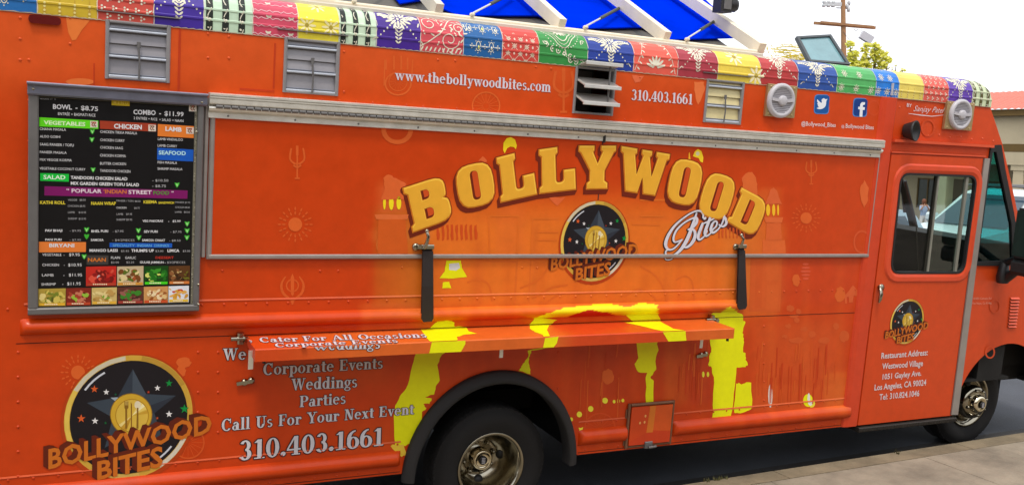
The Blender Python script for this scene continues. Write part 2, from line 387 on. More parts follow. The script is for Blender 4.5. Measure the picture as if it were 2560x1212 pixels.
# ------------------------------------------------------------------ ground
def struct(mb, name, m): return tag(mb.build(name, m), kind='structure')
KY = -0.165                                                 # kerb face, world y (truck flank is at about -0.1)
ASPH = mat('asphalt', S(62, 66, 74), 0.75, 0, 0, 0.35, 1.7, 0.4, 110)
CONC = mat('pavement_concrete', S(138, 129, 113), 0.9, 0, 0, 0.5, 1.9, 0.8, 42)
KERBM = mat('kerb_concrete', S(124, 112, 90), 0.85, 0, 0, 0.5, 2.6, 0.7, 45)
mb = MB(); prof = [(-1.2, -.06), (2.6, .14), (5.0, .16), (12, .1), (400, .1)]; xs = [-300, -40, -6, 0, 6, 14, 36, 400]
def drop(x): return -1.03 * max(0.0, min(1.0, (x - 14) / 22))
for i in range(len(prof) - 1):
    for j in range(len(xs) - 1):
        mb.add([(xs[j], prof[i][0], prof[i][1] + drop(xs[j])), (xs[j + 1], prof[i][0], prof[i][1] + drop(xs[j + 1])), (xs[j + 1], prof[i + 1][0], prof[i + 1][1] + drop(xs[j + 1])), (xs[j], prof[i + 1][0], prof[i + 1][1] + drop(xs[j]))], [(0, 1, 2, 3)])
struct(mb, 'road', ASPH)
mb = MB()                                                 # added gutter pan, coloured dark to stand in for shade under the truck
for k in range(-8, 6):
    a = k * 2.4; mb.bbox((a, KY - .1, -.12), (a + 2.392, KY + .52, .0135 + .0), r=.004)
    for i in range(4, 8): pass
GUT = mb
mb = MB()                                                 # kerb stones with joints
for k in range(-14, 7):
    a = k * 1.9 + .3; b = a + 1.894
    pr_ = [(KY, -.3), (KY - .012, .125), (KY - .035, .148), (KY - .21, .152), (KY - .21, -.3)]
    mb.add([(x, y, z) for x in (a, b) for y, z in pr_], [[i, (i + 1) % 5, 5 + (i + 1) % 5, 5 + i] for i in range(5)] + [[4, 3, 2, 1, 0], [5, 6, 7, 8, 9]])
struct(mb, 'kerb', KERBM); struct(GUT, 'gutter', mat('shade_toned_gutter', S(38, 35, 33), .7, 0, 0, .5, 1.3, .4, 60))
mb = MB()                                                 # pavement slabs, joints as real gaps
ys = [KY - .216, -1.72, -3.25, -4.8, -6.4, -8.0, -12]
for k in range(-14, 9):
    for j in range(len(ys) - 1):
        a = k * 1.52 + .5; z = .15 + .0016 * ((k * 7 + j * 3) % 3)
        mb.bbox((a, ys[j], -.1), (a + 1.517, ys[j + 1] + .003, z), r=.003)
mb.box((-22, -12, -.12), (14, KY - .214, .142))
struct(mb, 'pavement', CONC)

# ------------------------------------------------------------------ the food truck
ROOTM = Matrix.Translation((0, 0, 0)) @ RW.to_4x4()
truck = empty('food_truck', ROOTM)
tag(truck, 'orange food truck with patchwork roof band, menu board and fold down counter, at the kerb', 'food truck')
L = lambda u, v, w: Vector((u, v, w)) - P0                # truck frame -> truck local
WT, WB = 2.956, 0.448                                     # flank top and bottom
US, UD, UE = -.55, 5.64, 5.64
def lerp(a, b, t): return a + (b - a) * t
def sm(a, b, x):
    t = max(0, min(1, (x - a) / (b - a))); return t * t * (3 - 2 * t)
def mixc(a, b, t): return tuple(p + (q - p) * t for p, q in zip(a, b))
SOFT = [  # faint printed building behind the lettering: x0, y0, x1, y1, softness, colour, strength
    (1000, 500, 1890, 790, 70, (234, 124, 36), .82), (935, 520, 1062, 770, 14, (196, 108, 30), .55), (925, 575, 1075, 600, 6, (215, 120, 60), .35),
    (1810, 560, 1960, 760, 16, (226, 124, 50), .5), (1822, 480, 1905, 530, 18, (228, 120, 60), .4), (945, 455, 1010, 530, 14, (226, 110, 62), .6),
    (1900, 470, 1950, 570, 10, (226, 110, 50), .45), (1240, 420, 1310, 640, 10, (222, 104, 44), .3), (1700, 420, 1760, 640, 10, (222, 100, 50), .3),
    (1160, 700, 1400, 770, 20, (228, 120, 36), .4), (1190, 600, 1205, 760, 4, (200, 84, 30), .3), (1330, 560, 1345, 740, 4, (196, 84, 30), .28),
    (1660, 580, 1672, 760, 4, (204, 86, 30), .25), (1000, 540, 1900, 552, 5, (205, 84, 34), .2), (900, 755, 1080, 840, 10, (214, 104, 46), .5),
    (1860, 640, 1950, 790, 10, (222, 116, 46), .5), (1880, 800, 2100, 960, 30, (208, 92, 42), .45), (1660, 850, 1720, 1010, 14, (204, 100, 36), .4),
    (1450, 850, 1560, 1000, 40, (180, 58, 22), .4), (1720, 850, 1780, 1010, 8, (188, 56, 24), .5), (1080, 850, 1300, 960, 30, (196, 62, 14), .5),
    (1880, 960, 2110, 1030, 10, (214, 96, 40), .5), (700, 850, 980, 960, 40, (212, 96, 34), .35), (860, 1060, 1000, 1130, 40, (206, 84, 22), .5),
    (1930, 640, 2160, 760, 20, (206, 66, 34), .35), (2060, 930, 2120, 1020, 8, (224, 120, 44), .4)]
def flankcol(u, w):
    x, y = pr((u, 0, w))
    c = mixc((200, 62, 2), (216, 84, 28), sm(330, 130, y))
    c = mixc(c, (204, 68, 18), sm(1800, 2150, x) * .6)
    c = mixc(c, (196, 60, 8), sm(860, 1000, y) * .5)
    for x0, y0, x1, y1, s, cc, k in SOFT:
        t = sm(x0 - s, x0 + s, x) * sm(x1 + s, x1 - s, x) * sm(y0 - s, y0 + s, y) * sm(y1 + s, y1 - s, y)
        if t > 0: c = mixc(c, cc, t * k)
    # vertical streaks of the hand painted print
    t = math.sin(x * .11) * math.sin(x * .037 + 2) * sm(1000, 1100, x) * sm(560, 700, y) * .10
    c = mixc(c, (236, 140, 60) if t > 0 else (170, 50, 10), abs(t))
    return S(*c)
def rect(px0, py0, px1, py1, v=0):
    a = at(px0, py0, v); b = at(px1, py1, v); return (a.x, b.z, b.x, a.z)
VENTS = [rect(266, 47, 421, 205), rect(713, 92, 842, 238), rect(1440, 170, 1529, 288), rect(1768, 200, 1849, 310)]
VENTS = [(a, b, c, WT - .004) for a, b, c, d in VENTS]
HUBR = at(1227, 1168, .1); HUBR = (HUBR.x, HUBR.z)
ARX, ARZ = 2.525, .40                                     # centre of the rear wheel arch
def lines(a, b, step, extra):
    n = max(1, round((b - a) / step)); L_ = [a + (b - a) * i / n for i in range(n + 1)]
    for e in extra:
        if a < e < b: L_ = [x for x in L_ if abs(x - e) > step * .35 or x in (a, b)] + [e]
    return sorted(L_)
ul = lines(US, UE, .03, [q for v in VENTS for q in (v[0], v[2])]); wl = lines(WB, WT, .03, [q for v in VENTS for q in (v[1], v[3])])
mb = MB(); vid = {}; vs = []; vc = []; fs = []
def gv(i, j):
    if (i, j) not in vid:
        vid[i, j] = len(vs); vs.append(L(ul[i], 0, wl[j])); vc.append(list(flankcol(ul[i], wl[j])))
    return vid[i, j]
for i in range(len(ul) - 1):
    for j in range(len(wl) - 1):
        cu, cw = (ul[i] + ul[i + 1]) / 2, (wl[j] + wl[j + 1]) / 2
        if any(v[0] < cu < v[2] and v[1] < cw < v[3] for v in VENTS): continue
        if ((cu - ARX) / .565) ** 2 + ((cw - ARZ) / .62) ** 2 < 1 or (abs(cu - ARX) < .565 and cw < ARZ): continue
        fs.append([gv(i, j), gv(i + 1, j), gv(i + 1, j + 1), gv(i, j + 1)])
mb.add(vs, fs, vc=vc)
OR = S(200, 58, 16); ORL = S(214, 74, 32)
TW = 2.28                                                 # body width
# far flank, tail, floor, roof deck, bulkhead and rear wheel housing
mb.add([L(US, TW, .20), L(UE, TW, .20), L(UE, TW, 3.0), L(US, TW, 3.0)], [(0, 3, 2, 1)], OR)  # far flank extended down to block light under the truck
mb.add([L(US, 0, WB), L(US, TW, WB), L(US, TW, 3.0), L(US, .1, 3.14), L(US, 0, WT)], [(0, 4, 3, 2, 1)], OR)
DK = S(24, 22, 22)
mb.box(L(US, .02, WB + .02), L(1.9, TW - .02, WB + .03), DK); mb.box(L(3.15, .02, WB + .02), L(UE, TW - .02, WB + .03), DK)
mb.box(L(1.9, .9, WB + .02), L(3.15, TW - .02, WB + .03), DK)
mb.box(L(1.9, .02, 1.12), L(3.15, .92, 1.13), DK); mb.box(L(1.9, .9, WB), L(3.15, .91, 1.13), DK)
mb.box(L(1.89, .02, WB), L(1.9, .92, 1.13), DK); mb.box(L(3.15, .02, WB), L(3.16, .92, 1.13), DK)
mb.box(L(UE - .02, .02, WB), L(UE - .01, TW - .02, 3.0), DK)
for v in VENTS: mb.box(L(v[0] - .02, .3, v[1] - .05), L(v[2] + .02, .31, v[3] + .03), S(70, 66, 62))
# rivets
def rivet(u, w, v=0.0, r=.008):
    if ((u - ARX) / .63) ** 2 + ((w - ARZ) / .68) ** 2 < 1: return
    c = flankcol(u, w); n = 6
    vs = [L(u + r * math.cos(k * 2 * math.pi / n), v, w + r * math.sin(k * 2 * math.pi / n)) for k in range(n)] + [L(u + r * .6 * math.cos(k * 2 * math.pi / n), v - r * .55, w + r * .6 * math.sin(k * 2 * math.pi / n)) for k in range(n)]
    mb.add(vs, [[k, (k + 1) % n, n + (k + 1) % n, n + k] for k in range(n)] + [list(range(n, 2 * n))], c, 0, True)
RIBM = (at(60, 800, -.03).z, at(60, 842, -.03).z)         # middle rub rail
RIBL = (at(1700, 1054, -.03).z, at(1700, 1092, -.03).z)   # lower rub rail
RIBK = (at(560, 1172, -.03).z, at(560, 1214, -.03).z)
for k in range(52): rivet(-.3 + k * .115, RIBM[0] + .05)
for k in range(20): rivet(-.3 + k * .115, RIBK[0] + .04)
for k in range(22): rivet(3.2 + k * .115, RIBL[0] + .04)
for k in range(18): rivet(-.3 + k * .13, WB + .03)
for k in range(20): rivet(3.2 + k * .13, WB + .03)
for x, y0, y1, n in ((50, 45, 150, 3), (72, 150, 760, 7), (45, 880, 1190, 6), (175, 45, 110, 2), (520, 85, 145, 2), (572, 92, 146, 2), (495, 880, 1080, 5), (545, 880, 1080, 5), (860, 130, 230, 2), (1910, 815, 1000, 5), (1395, 880, 1060, 3)):
    for k in range(n):
        p = at(x, lerp(y0, y1, k / max(1, n - 1))); rivet(p.x, p.z)
for x, y in ((556, 676), (800, 677), (846, 677), (1005, 668), (1095, 150), (1138, 152), (1340, 168), (1378, 172), (1600, 194), (2000, 700), (1305, 668), (1343, 669)):
    p = at(x, y); rivet(p.x, p.z)
for k in range(40):
    p = at(lerp(555, 2190, k / 39), lerp(232, 341, k / 39)); rivet(p.x, p.z, 0, .006)
BODY = mb
PRT = [(1320, 815), (1326, 798), (1373, 782), (1410, 769), (1485, 761), (1520, 758), (1561, 766), (1578, 766), (1598, 756), (1642, 761), (1645, 781), (1655, 815), (1570, 815), (1561, 805), (1552, 799), (1541, 789), (1522, 781), (1500, 779), (1477, 773), (1433, 786), (1395, 801), (1373, 815)]
PRR = [(1373, 815), (1395, 801), (1433, 786), (1477, 773), (1500, 779), (1522, 781), (1541, 789), (1561, 805), (1570, 815)]
PR3 = [(1795, 800), (1803, 781), (1822, 766), (1842, 777), (1850, 800)]
PRL = [(1066, 820), (1085, 806), (1116, 800), (1136, 806), (1140, 820)]
def inpoly(x, y, P):
    c = False
    for i in range(len(P)):
        (x0, y0), (x1, y1) = P[i - 1], P[i]
        if (y0 > y) != (y1 > y) and x < (x1 - x0) * (y - y0) / (y1 - y0) + x0: c = not c
    return c
def railcol(u, v, w):
    x, y = pr((u, v, w))
    x += 2.5 * math.sin(y * 1.3)
    for P in (PRT, PR3, PRL):
        if inpoly(x, y, P): return S(234, 226, 16)
    if inpoly(x, y, PRR): return S(190, 40, 10)
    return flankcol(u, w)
# rub rails: half round pressed rails following the print
def rail(u0, u1, w0, w1, dep, name='rub_rail', nseg=None):
    m = MB(); n = nseg or max(2, int((u1 - u0) / .014)); K = 14; V = []; C = []
    prof = [(-dep * math.sin(math.pi * k / K) ** .7 + .001, lerp(w0, w1, k / K)) for k in range(K + 1)]
    for i in range(n + 1):
        t = i / n; u = lerp(u0, u1, t); e = min(1, min(t, 1 - t) * (u1 - u0) / .04); e = math.sqrt(max(0, 1 - (1 - e) ** 2)) if e < 1 else 1
        for v, w in prof: V.append(L(u, v * e, w)); C.append(list(railcol(u, v * e, w)))
    F = [[i * (K + 1) + k, (i + 1) * (K + 1) + k, (i + 1) * (K + 1) + k + 1, i * (K + 1) + k + 1] for i in range(n) for k in range(K)]
    m.add(V, F, vc=C, sm=True)
    return m.build(name, PAINT, truck)
UR1 = at(1848, 770).x
rail(at(50, 815).x, UR1, RIBM[1], RIBM[0], .04)
rail(US + .05, at(1000, 1150).x, RIBK[1], RIBK[0], .04)
rail(at(1445, 1100).x, at(1568, 1090).x, RIBL[1], RIBL[0], .04)
rail(at(1680, 1080).x, at(2124, 1040).x, RIBL[1], RIBL[0], .04)
# flat strips, seams, corner post
mb = MB()
sw = at(600, 837).z
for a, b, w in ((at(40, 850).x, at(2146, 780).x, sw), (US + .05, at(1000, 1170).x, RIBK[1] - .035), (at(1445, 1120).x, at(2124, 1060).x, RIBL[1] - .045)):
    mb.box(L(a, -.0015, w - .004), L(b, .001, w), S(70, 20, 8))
for a, b, w in ((at(60, 790).x, UR1, RIBM[0] + .075), (US + .1, at(1000, 1130).x, RIBK[0] + .055), (at(1445, 1070).x, at(2124, 1015).x, RIBL[0] + .055)):
    n = int((b - a) / .1)
    for k in range(n):
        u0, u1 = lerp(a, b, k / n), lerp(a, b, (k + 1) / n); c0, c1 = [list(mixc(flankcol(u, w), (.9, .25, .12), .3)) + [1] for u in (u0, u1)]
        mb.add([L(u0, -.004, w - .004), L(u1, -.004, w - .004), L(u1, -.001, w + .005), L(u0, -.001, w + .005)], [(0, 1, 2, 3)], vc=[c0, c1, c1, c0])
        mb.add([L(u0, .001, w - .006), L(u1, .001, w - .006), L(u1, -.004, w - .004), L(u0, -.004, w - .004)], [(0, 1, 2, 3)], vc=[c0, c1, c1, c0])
for x0, y0, x1, y1 in ((235, 160, 235, 230), (448, 75, 448, 235), (687, 110, 685, 222), (600, 225, 685, 228)):
    a, b = at(x0, y0), at(x1, y1); mb.box(L(min(a.x, b.x) - .002, -.002, min(a.z, b.z)), L(max(a.x, b.x) + .002, .001, max(a.z, b.z) + .003), S(190, 60, 24))
mb.build('seam_strip', PAINT, truck)
mb = MB()
u0, u1 = 5.47, 5.632
mb.add([L(u, v, w) for w in (WB, WT) for u, v in ((u0, .002), (u0 + .012, -.014), (u0 + .05, -.02), (u1 - .02, -.02), (u1, -.006), (u1, .02))],
       [[i, i + 1, 7 + i, 6 + i] for i in range(5)] + [[5, 4, 3, 2, 1, 0], [6, 7, 8, 9, 10, 11]], S(204, 66, 34), 0, False)
mb.build('corner_post', PAINT, truck)

# ---- printed artwork on the lower flank and sides (mural shapes)
YEL, YEL2 = S(232, 232, 8), S(236, 224, 60)
Z3 = lambda p: (540 + p[0] / 2.567, 740 + p[1] / 2.567)
Z4 = lambda p: (1000 + p[0] / 2.681, 760 + p[1] / 2.681)
Z5 = lambda p: (1480 + p[0] / 2.463, 720 + p[1] / 2.463)
def jag(pts, a=1.6, k=3):
    o = []; n = len(pts)
    for i in range(n):
        p, q = pts[i], pts[(i + 1) % n]
        for j in range(k):
            t = j / k; e = 0 if j == 0 else a
            o.append((p[0] + (q[0] - p[0]) * t + random.uniform(-e, e), p[1] + (q[1] - p[1]) * t + random.uniform(-e, e)))
    return o
mb = MB(); V1 = -.0008
Y1 = [(1375, 205), (1400, 178), (1440, 158), (1480, 153), (1530, 168), (1532, 195), (1605, 198), (1625, 240), (1560, 300), (1450, 375), (1420, 440), (1436, 540), (1410, 580), (1400, 630), (1342, 645), (1385, 655), (1370, 690), (1330, 690), (1350, 718), (1322, 740), (1312, 830), (1290, 880), (1262, 930), (1215, 960), (1150, 955), (1142, 800), (1150, 700), (1180, 640), (1220, 590), (1245, 510), (1268, 420), (1290, 330), (1290, 230)]
dec(mb, jag([Z3(p) for p in Y1]), V1, YEL)
dec(mb, jag([Z3(p) for p in [(1140, 950), (1205, 950), (1225, 1010), (1190, 1030), (1120, 960)]]), V1, S(232, 196, 60))
Y2L = [(905, 90), (868, 135), (870, 165), (905, 185), (960, 200), (975, 215), (960, 290), (856, 310), (860, 350), (838, 380), (822, 400), (812, 425), (792, 445), (875, 468), (868, 420), (862, 380), (872, 345), (880, 310), (1030, 290), (1060, 222), (1000, 210), (985, 170), (1010, 140), (1055, 105)]
dec(mb, jag([Z4(p) for p in Y2L]), V1, YEL)
Y2R = [(150, 120), (262, 215), (275, 345), (285, 430), (262, 465), (285, 515), (340, 520), (330, 560), (332, 700), (330, 830), (340, 880), (375, 780), (380, 570), (360, 545), (395, 500), (390, 450), (410, 380), (400, 345), (425, 210), (405, 150), (402, 105), (290, 90), (240, 112)]
dec(mb, jag([Z5(p) for p in Y2R]), V1, YEL)
Y3 = [(795, 150), (850, 128), (885, 140), (925, 160), (930, 195), (945, 210), (930, 260), (930, 300), (936, 330), (930, 390), (946, 400), (945, 440), (960, 470), (945, 485), (890, 487), (880, 600), (866, 740), (855, 800), (800, 820), (740, 800), (745, 680), (752, 580), (738, 490), (715, 470), (728, 400), (735, 370), (725, 290), (720, 180), (745, 152)]
dec(mb, jag([Z5(p) for p in Y3]), V1, YEL)
dec(mb, jag([(1376, 830), (1380, 808), (1420, 812), (1560, 808), (1590, 830), (1480, 826)]), V1, S(190, 40, 10))
dec(mb, jag([Z5(p) for p in [(887, 590), (905, 580), (920, 592), (950, 578), (980, 580), (985, 740), (930, 765), (880, 768), (870, 745)]]), V1, YEL)
for cx_, cy_, rx, ry, c in ((1098, 662, 13, 72, S(222, 214, 205)), (1330, 690, 30, 40, YEL), (1352, 708, 22, 26, YEL2), (1335, 680, 8, 36, S(230, 226, 220)), (1345, 706, 12, 16, S(235, 232, 225)),
                            (80, 690, 18, 17, YEL2), (136, 697, 9, 11, YEL2), (162, 693, 11, 13, YEL2), (190, 690, 9, 11, YEL2), (685, 530, 8, 18, YEL2), (714, 530, 8, 16, YEL2)):
    dec(mb, [Z5(p) for p in ell(cx_, cy_, rx, ry, 14)], V1, c)
for cx_, cy_, r in ((1278, 700, 18), (1202, 737, 18), (1148, 770, 12), (1375, 645, 18)): dec(mb, [Z4(p) for p in ell(cx_, cy_, r, r * 1.1, 12)], V1, YEL2)
dec(mb, [Z4(p) for p in [(1196, 825), (1212, 828), (1228, 822), (1222, 845), (1208, 856)]], V1, YEL2)
Z1 = lambda p: (960 + p[0] / 2.885, 300 + p[1] / 2.885)
dec(mb, jag([Z1(p) for p in [(450, 1012), (555, 1012), (560, 1060), (598, 1130), (500, 1142), (400, 1140), (438, 1090)]], .8), V1, YEL)
dec(mb, [Z1(p) for p in [(470, 1035), (540, 1030), (548, 1065), (520, 1085), (470, 1080)]], V1, S(214, 214, 216))
dec(mb, jag([Z1(p) for p in [(425, 1170), (470, 1165), (485, 1212), (420, 1212)]], .8), V1, YEL)
# faint emblems: suns, wheels, trident, crossed swords
FA = lambda k=0.0: S(215 + 7 * k, 90 + 14 * k, 34 + 8 * k)
def sun(mb, cx, cy, r, v=V1, k=0.0, sq=1.0):
    dec(mb, ell(cx, cy, r * .38 * sq, r * .38, 18), v, FA(k + .6))
    for i in range(16):
        a = i * 2 * math.pi / 16; ca, sa = math.cos(a), math.sin(a)
        for q in (.62, .86):
            dec(mb, ell(cx + ca * r * q * sq, cy + sa * r * q, r * .11, r * .05, 6, a), v, FA(k))
def wheel(mb, cx, cy, r, v=V1, k=0.0, sq=1.0):
    for q in ring(cx, cy, r * sq, r, r * .1, r * .1): dec(mb, q, v, FA(k))
    for i in range(16):
        a = i * math.pi / 8; ca, sa = math.cos(a), math.sin(a)
        dec(mb, ribbon([(cx + ca * r * .2 * sq, cy + sa * r * .2), (cx + ca * r * .9 * sq, cy + sa * r * .9)], r * .035)[0], v, FA(k))
def trident(mb, cx, cy, h, v=V1):
    s = h / 100
    for pts, w in (([(0, 50), (0, -42)], 5), ([(0, -50), (0, -20)], 8), ([(-18, -42), (-22, -10), (-10, 4), (0, 6)], 6), ([(18, -42), (22, -10), (10, 4), (0, 6)], 6), ([(-8, 50), (8, 50)], 5), ([(-12, 10), (0, 16), (12, 10)], 6)):
        for q in ribbon([(cx + x * s, cy + y * s) for x, y in (spline(pts, 4) if len(pts) > 2 else pts)], w * s): dec(mb, q, v, FA(.2))
def khanda(mb, cx, cy, h, v=V1):
    s = h / 100
    dec(mb, [(cx + x * s, cy + y * s) for x, y in [(0, -50), (6, -36), (5, 18), (0, 26), (-5, 18), (-6, -36)]], v, FA(.3))
    for q in ring(cx, cy - 10 * s, 22 * s, 22 * s, 5 * s, 5 * s): dec(mb, q, v, FA(.1))
    for sx in (-1, 1):
        for q in ribbon([(cx + sx * x * s, cy + y * s) for x, y in spline([(22, -40), (36, -16), (32, 12), (14, 30), (-6, 44)], 4)], [4 * s + 5 * s * math.sin(math.pi * i / 16) for i in range(17)]): dec(mb, q, v, FA(.2))
    dec(mb, ell(cx, cy + 48 * s, 4 * s, 5 * s, 8), v, FA(.2))
sun(mb, 195, 930, 46); wheel(mb, 470, 1105, 42, k=-.4); wheel(mb, 1215, 265, 36, k=.4)
khanda(mb, 731, 721, 76)
for q in ring(995, 210, 34, 30, 4, 4): dec(mb, q, V1, FA(.5))
wheel(mb, 995, 205, 24, k=.3)
for x, y0 in ((965, 150), (985, 140), (1003, 140), (1019, 145)): dec(mb, ribbon([(x, y0), (x, 175)], 4)[0], V1, FA(.4))
dec(mb, ribbon([(962, 150), (960, 215)], 3)[0], V1, FA(.4)); dec(mb, ribbon([(1032, 150), (1028, 215)], 3)[0], V1, FA(.4))
trident(mb, 1409, 225, 110)
def tone(d): return S(224 + 8 * d, 112 + 12 * d, 36 + 6 * d)
ARTF = [([(1195, 650), (1290, 652), (1289, 656), (1195, 654)], -.7), ([(1290, 652), (1295, 652), (1289, 760), (1284, 760)], -.5), ([(1325, 650), (1329, 650), (1324, 756), (1320, 756)], -.5)]
for pts in ([(1230, 752), (1222, 712), (1196, 698), (1168, 706)], [(1300, 720), (1345, 700), (1368, 672)], [(1330, 745), (1380, 718), (1420, 712)], [(1360, 760), (1400, 735), (1440, 728)], [(1600, 665), (1640, 690), (1662, 728), (1668, 756)], [(1560, 740), (1600, 722), (1634, 740), (1644, 760)], [(1690, 700), (1712, 690), (1730, 705), (1736, 756)]):
    for q in ribbon(spline(pts, 5), 4.5): ARTF.append((q, -.7))
for pts, d in ARTF: dec(mb, pts, V1, tone(d))
for x0, y0, x1, y1, d in ((1876, 646, 1954, 778, 1.0), (1890, 652, 1908, 770, .4), (1918, 652, 1948, 700, 1.7), (1918, 712, 1948, 772, 1.6)): dec(mb, jag([(x0, y0), (x1, y0), (x1 - 4, y1), (x0 - 4, y1)], 1.2), V1, S(208 + 4 * d, 84 + 6 * d, 30 + 4 * d))
rs = random.Random(11)
for k in range(70):                                       # brushed vertical streaks of the print
    x = rs.choice([rs.uniform(1690, 1770), rs.uniform(1880, 1990), rs.uniform(1450, 1560), rs.uniform(1990, 2110)]); y0 = rs.uniform(850, 960); y1 = y0 + rs.uniform(30, 110); w = rs.uniform(1.5, 5)
    if y1 > 1035 - (x - 1700) * .08: y1 = 1030 - (x - 1700) * .08
    dec(mb, [(x, y0), (x + w, y0 - 3), (x + w - 4, y1), (x - 3, y1 + 3)], V1, rs.choice([S(206, 80, 26), S(192, 60, 16), S(196, 62, 18), S(210, 88, 30)]))
for cx_, cy_, w, h in ((1970, 815, 16, 12), (1992, 800, 14, 14), (2010, 822, 18, 12), (2030, 835, 20, 16), (1962, 840, 16, 10), (2060, 850, 30, 16), (2110, 840, 26, 30), (1990, 850, 40, 14), (2090, 815, 16, 18), (1975, 770, 22, 18), (1996, 778, 16, 14), (1985, 790, 24, 10)): dec(mb, jag(ell(cx_, cy_, w / 2, h / 2, 8), 2, 2), V1, S(206, 86, 36))
dec(mb, [(2112, 758), (2112, 738), (2122, 726), (2132, 712), (2142, 724), (2152, 734), (2152, 752), (2144, 752), (2142, 740), (2134, 738), (2132, 755), (2122, 756), (2122, 742), (2117, 742), (2117, 758)], V1, S(214, 92, 46))
dec(mb, jag([(945, 448), (960, 440)] + [(975, 436), (985, 450)], 1), V1, S(214, 92, 46))
dec(mb, [(165, 45), (225, 52), (205, 75), (190, 100), (180, 102), (170, 80)], V1, S(228, 120, 52))
dec(mb, ell(200, 205, 36, 9, 14), V1, S(226, 112, 50))
dec(mb, jag([(1735, 205), (1760, 205), (1762, 225), (1750, 255), (1745, 262), (1738, 235)], 2), V1, S(230, 116, 60))
dec(mb, jag([(1580, 188), (1610, 190), (1600, 205), (1588, 208)], 2), V1, S(228, 108, 66))
wheel(mb, 1500, 1070, 40, k=-1.2)
for x, y, w, h in ((460, 905, 40, 26), (455, 925, 22, 34), (1520, 940, 30, 40), (1990, 700, 20, 30), (2100, 735, 26, 40), (200, 805, 8, 26), (500, 800, 40, 22)): dec(mb, jag(ell(x, y, w / 2, h / 2, 8), 3, 2), V1, S(216, 96, 38))
for i in range(5): dec(mb, ell(2014, 660 + i * 9, 14 - abs(2 - i) * 3, 3, 8), V1, S(220, 88, 56))
BODY.merge(mb, 1); body = BODY.build('body', [PAINT, PRINT], truck)

# ---- serving hatch: two doors under an aluminium rail
HV = -.012                                                # front face of the hatch doors
hx0 = at(533, 300, HV).x; hxm = at(1495, 500, HV).x; hx1 = at(2187, 480, HV).x
hz0 = at(1200, 640, HV).z; hz1 = at(1200, 330, HV).z
def flatgrid(m, u0, u1, w0, w1, v, st=.035):
    nu, nw = max(1, int((u1 - u0) / st)), max(1, int((w1 - w0) / st)); V = []; C = []
    for j in range(nw + 1):
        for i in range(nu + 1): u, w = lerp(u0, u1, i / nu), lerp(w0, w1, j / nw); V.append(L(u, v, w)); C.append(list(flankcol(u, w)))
    m.add(V, [[j * (nu + 1) + i, j * (nu + 1) + i + 1, (j + 1) * (nu + 1) + i + 1, (j + 1) * (nu + 1) + i] for j in range(nw) for i in range(nu)], vc=C)
HM = []; HF = []
for a, b in ((hx0, hxm - .003), (hxm + .003, hx1)):
    m = MB(); flatgrid(m, a, b, hz0, hz1, HV)
    for q in ((a, a + .001), (b - .001, b)): m.box(L(q[0], HV + .0005, hz0), L(q[1], .001, hz1), S(150, 44, 14))
    m.box(L(a, HV + .0005, hz0), L(b, .001, hz0 + .001), OR)
    HM.append(m); m = MB()
    m.bbox(L(a - .004, HV - .012, hz0 - .014), L(b + (.0 if b < hx1 else .006), .0, hz0 + .012))
    if a == hx0: m.bbox(L(a - .016, HV - .008, hz0 - .012), L(a + .010, .0, hz1 + .02)); m.bbox(L(a - .045, -.02, at(1200, 640).z - .0), L(a - .022, 0, hz1 + .09))
    else: m.bbox(L(b - .008, HV - .008, hz0 + .012), L(b + .008, .0, hz1))
    HF.append(m)
m = MB()
m.box(L(hxm - .0035, HV - .001, hz0 + .012), L(hxm + .0035, HV + .004, hz1), S(60, 30, 20))
m.bbox(L(hxm - .008, HV - .022, hz1 - .02), L(hxm + .01, HV, hz1 + .06), S(90, 85, 80)); m.build('hatch_seam', BLACK, truck)
# rail profile (v, w above hz1)
rw = [at(1240, y, -.05).z for y in (282, 301, 303, 316, 322, 335)]
m = MB(); ra, rb = at(524, 240, -.05).x, at(2212, 350, -.05).x
top, bot = at(1240, 282, -.03).z, hz1 - .012
H = top - bot
prof = [(0, 0), (-.022, 0), (-.026, .02), (-.024, .24), (-.032, .25), (-.032, .28), (-.045, .31), (-.05, .40), (-.047, .46), (-.032, .50), (-.03, .53), (-.055, .56), (-.058, .60), (-.058, .76), (-.05, .775), (-.05, .79), (-.058, .80), (-.058, .86), (-.05, .87), (-.05, .88), (-.058, .89), (-.058, .96), (-.045, 1.0), (0, 1.0)]
m.add([L(u, v, bot + w * H) for u in (ra, rb) for v, w in prof], [[i, i + 1, len(prof) + i + 1, len(prof) + i] for i in range(len(prof) - 1)] + [list(range(len(prof))), list(range(2 * len(prof) - 1, len(prof) - 1, -1))])
RM = m; m = MB()
for k in range(120):                                      # piano hinge knuckles
    u = lerp(ra + .05, rb - .05, k / 119); m.tube([L(u - .017, -.05, bot + .47 * H), L(u + .017, -.05, bot + .47 * H)], .011, 6)
RM.merge(m, 1); m = MB()
for k in range(14):
    u = lerp(ra + .1, rb - .1, k / 13); m.lathe(L(u, -.024, bot + .12 * H), (0, -1, 0), [(0, .006), (.004, .005), (.005, .0001)], 8)
RM.merge(m, 1); RM.build('hatch_rail', [ALU, STEEL], truck)

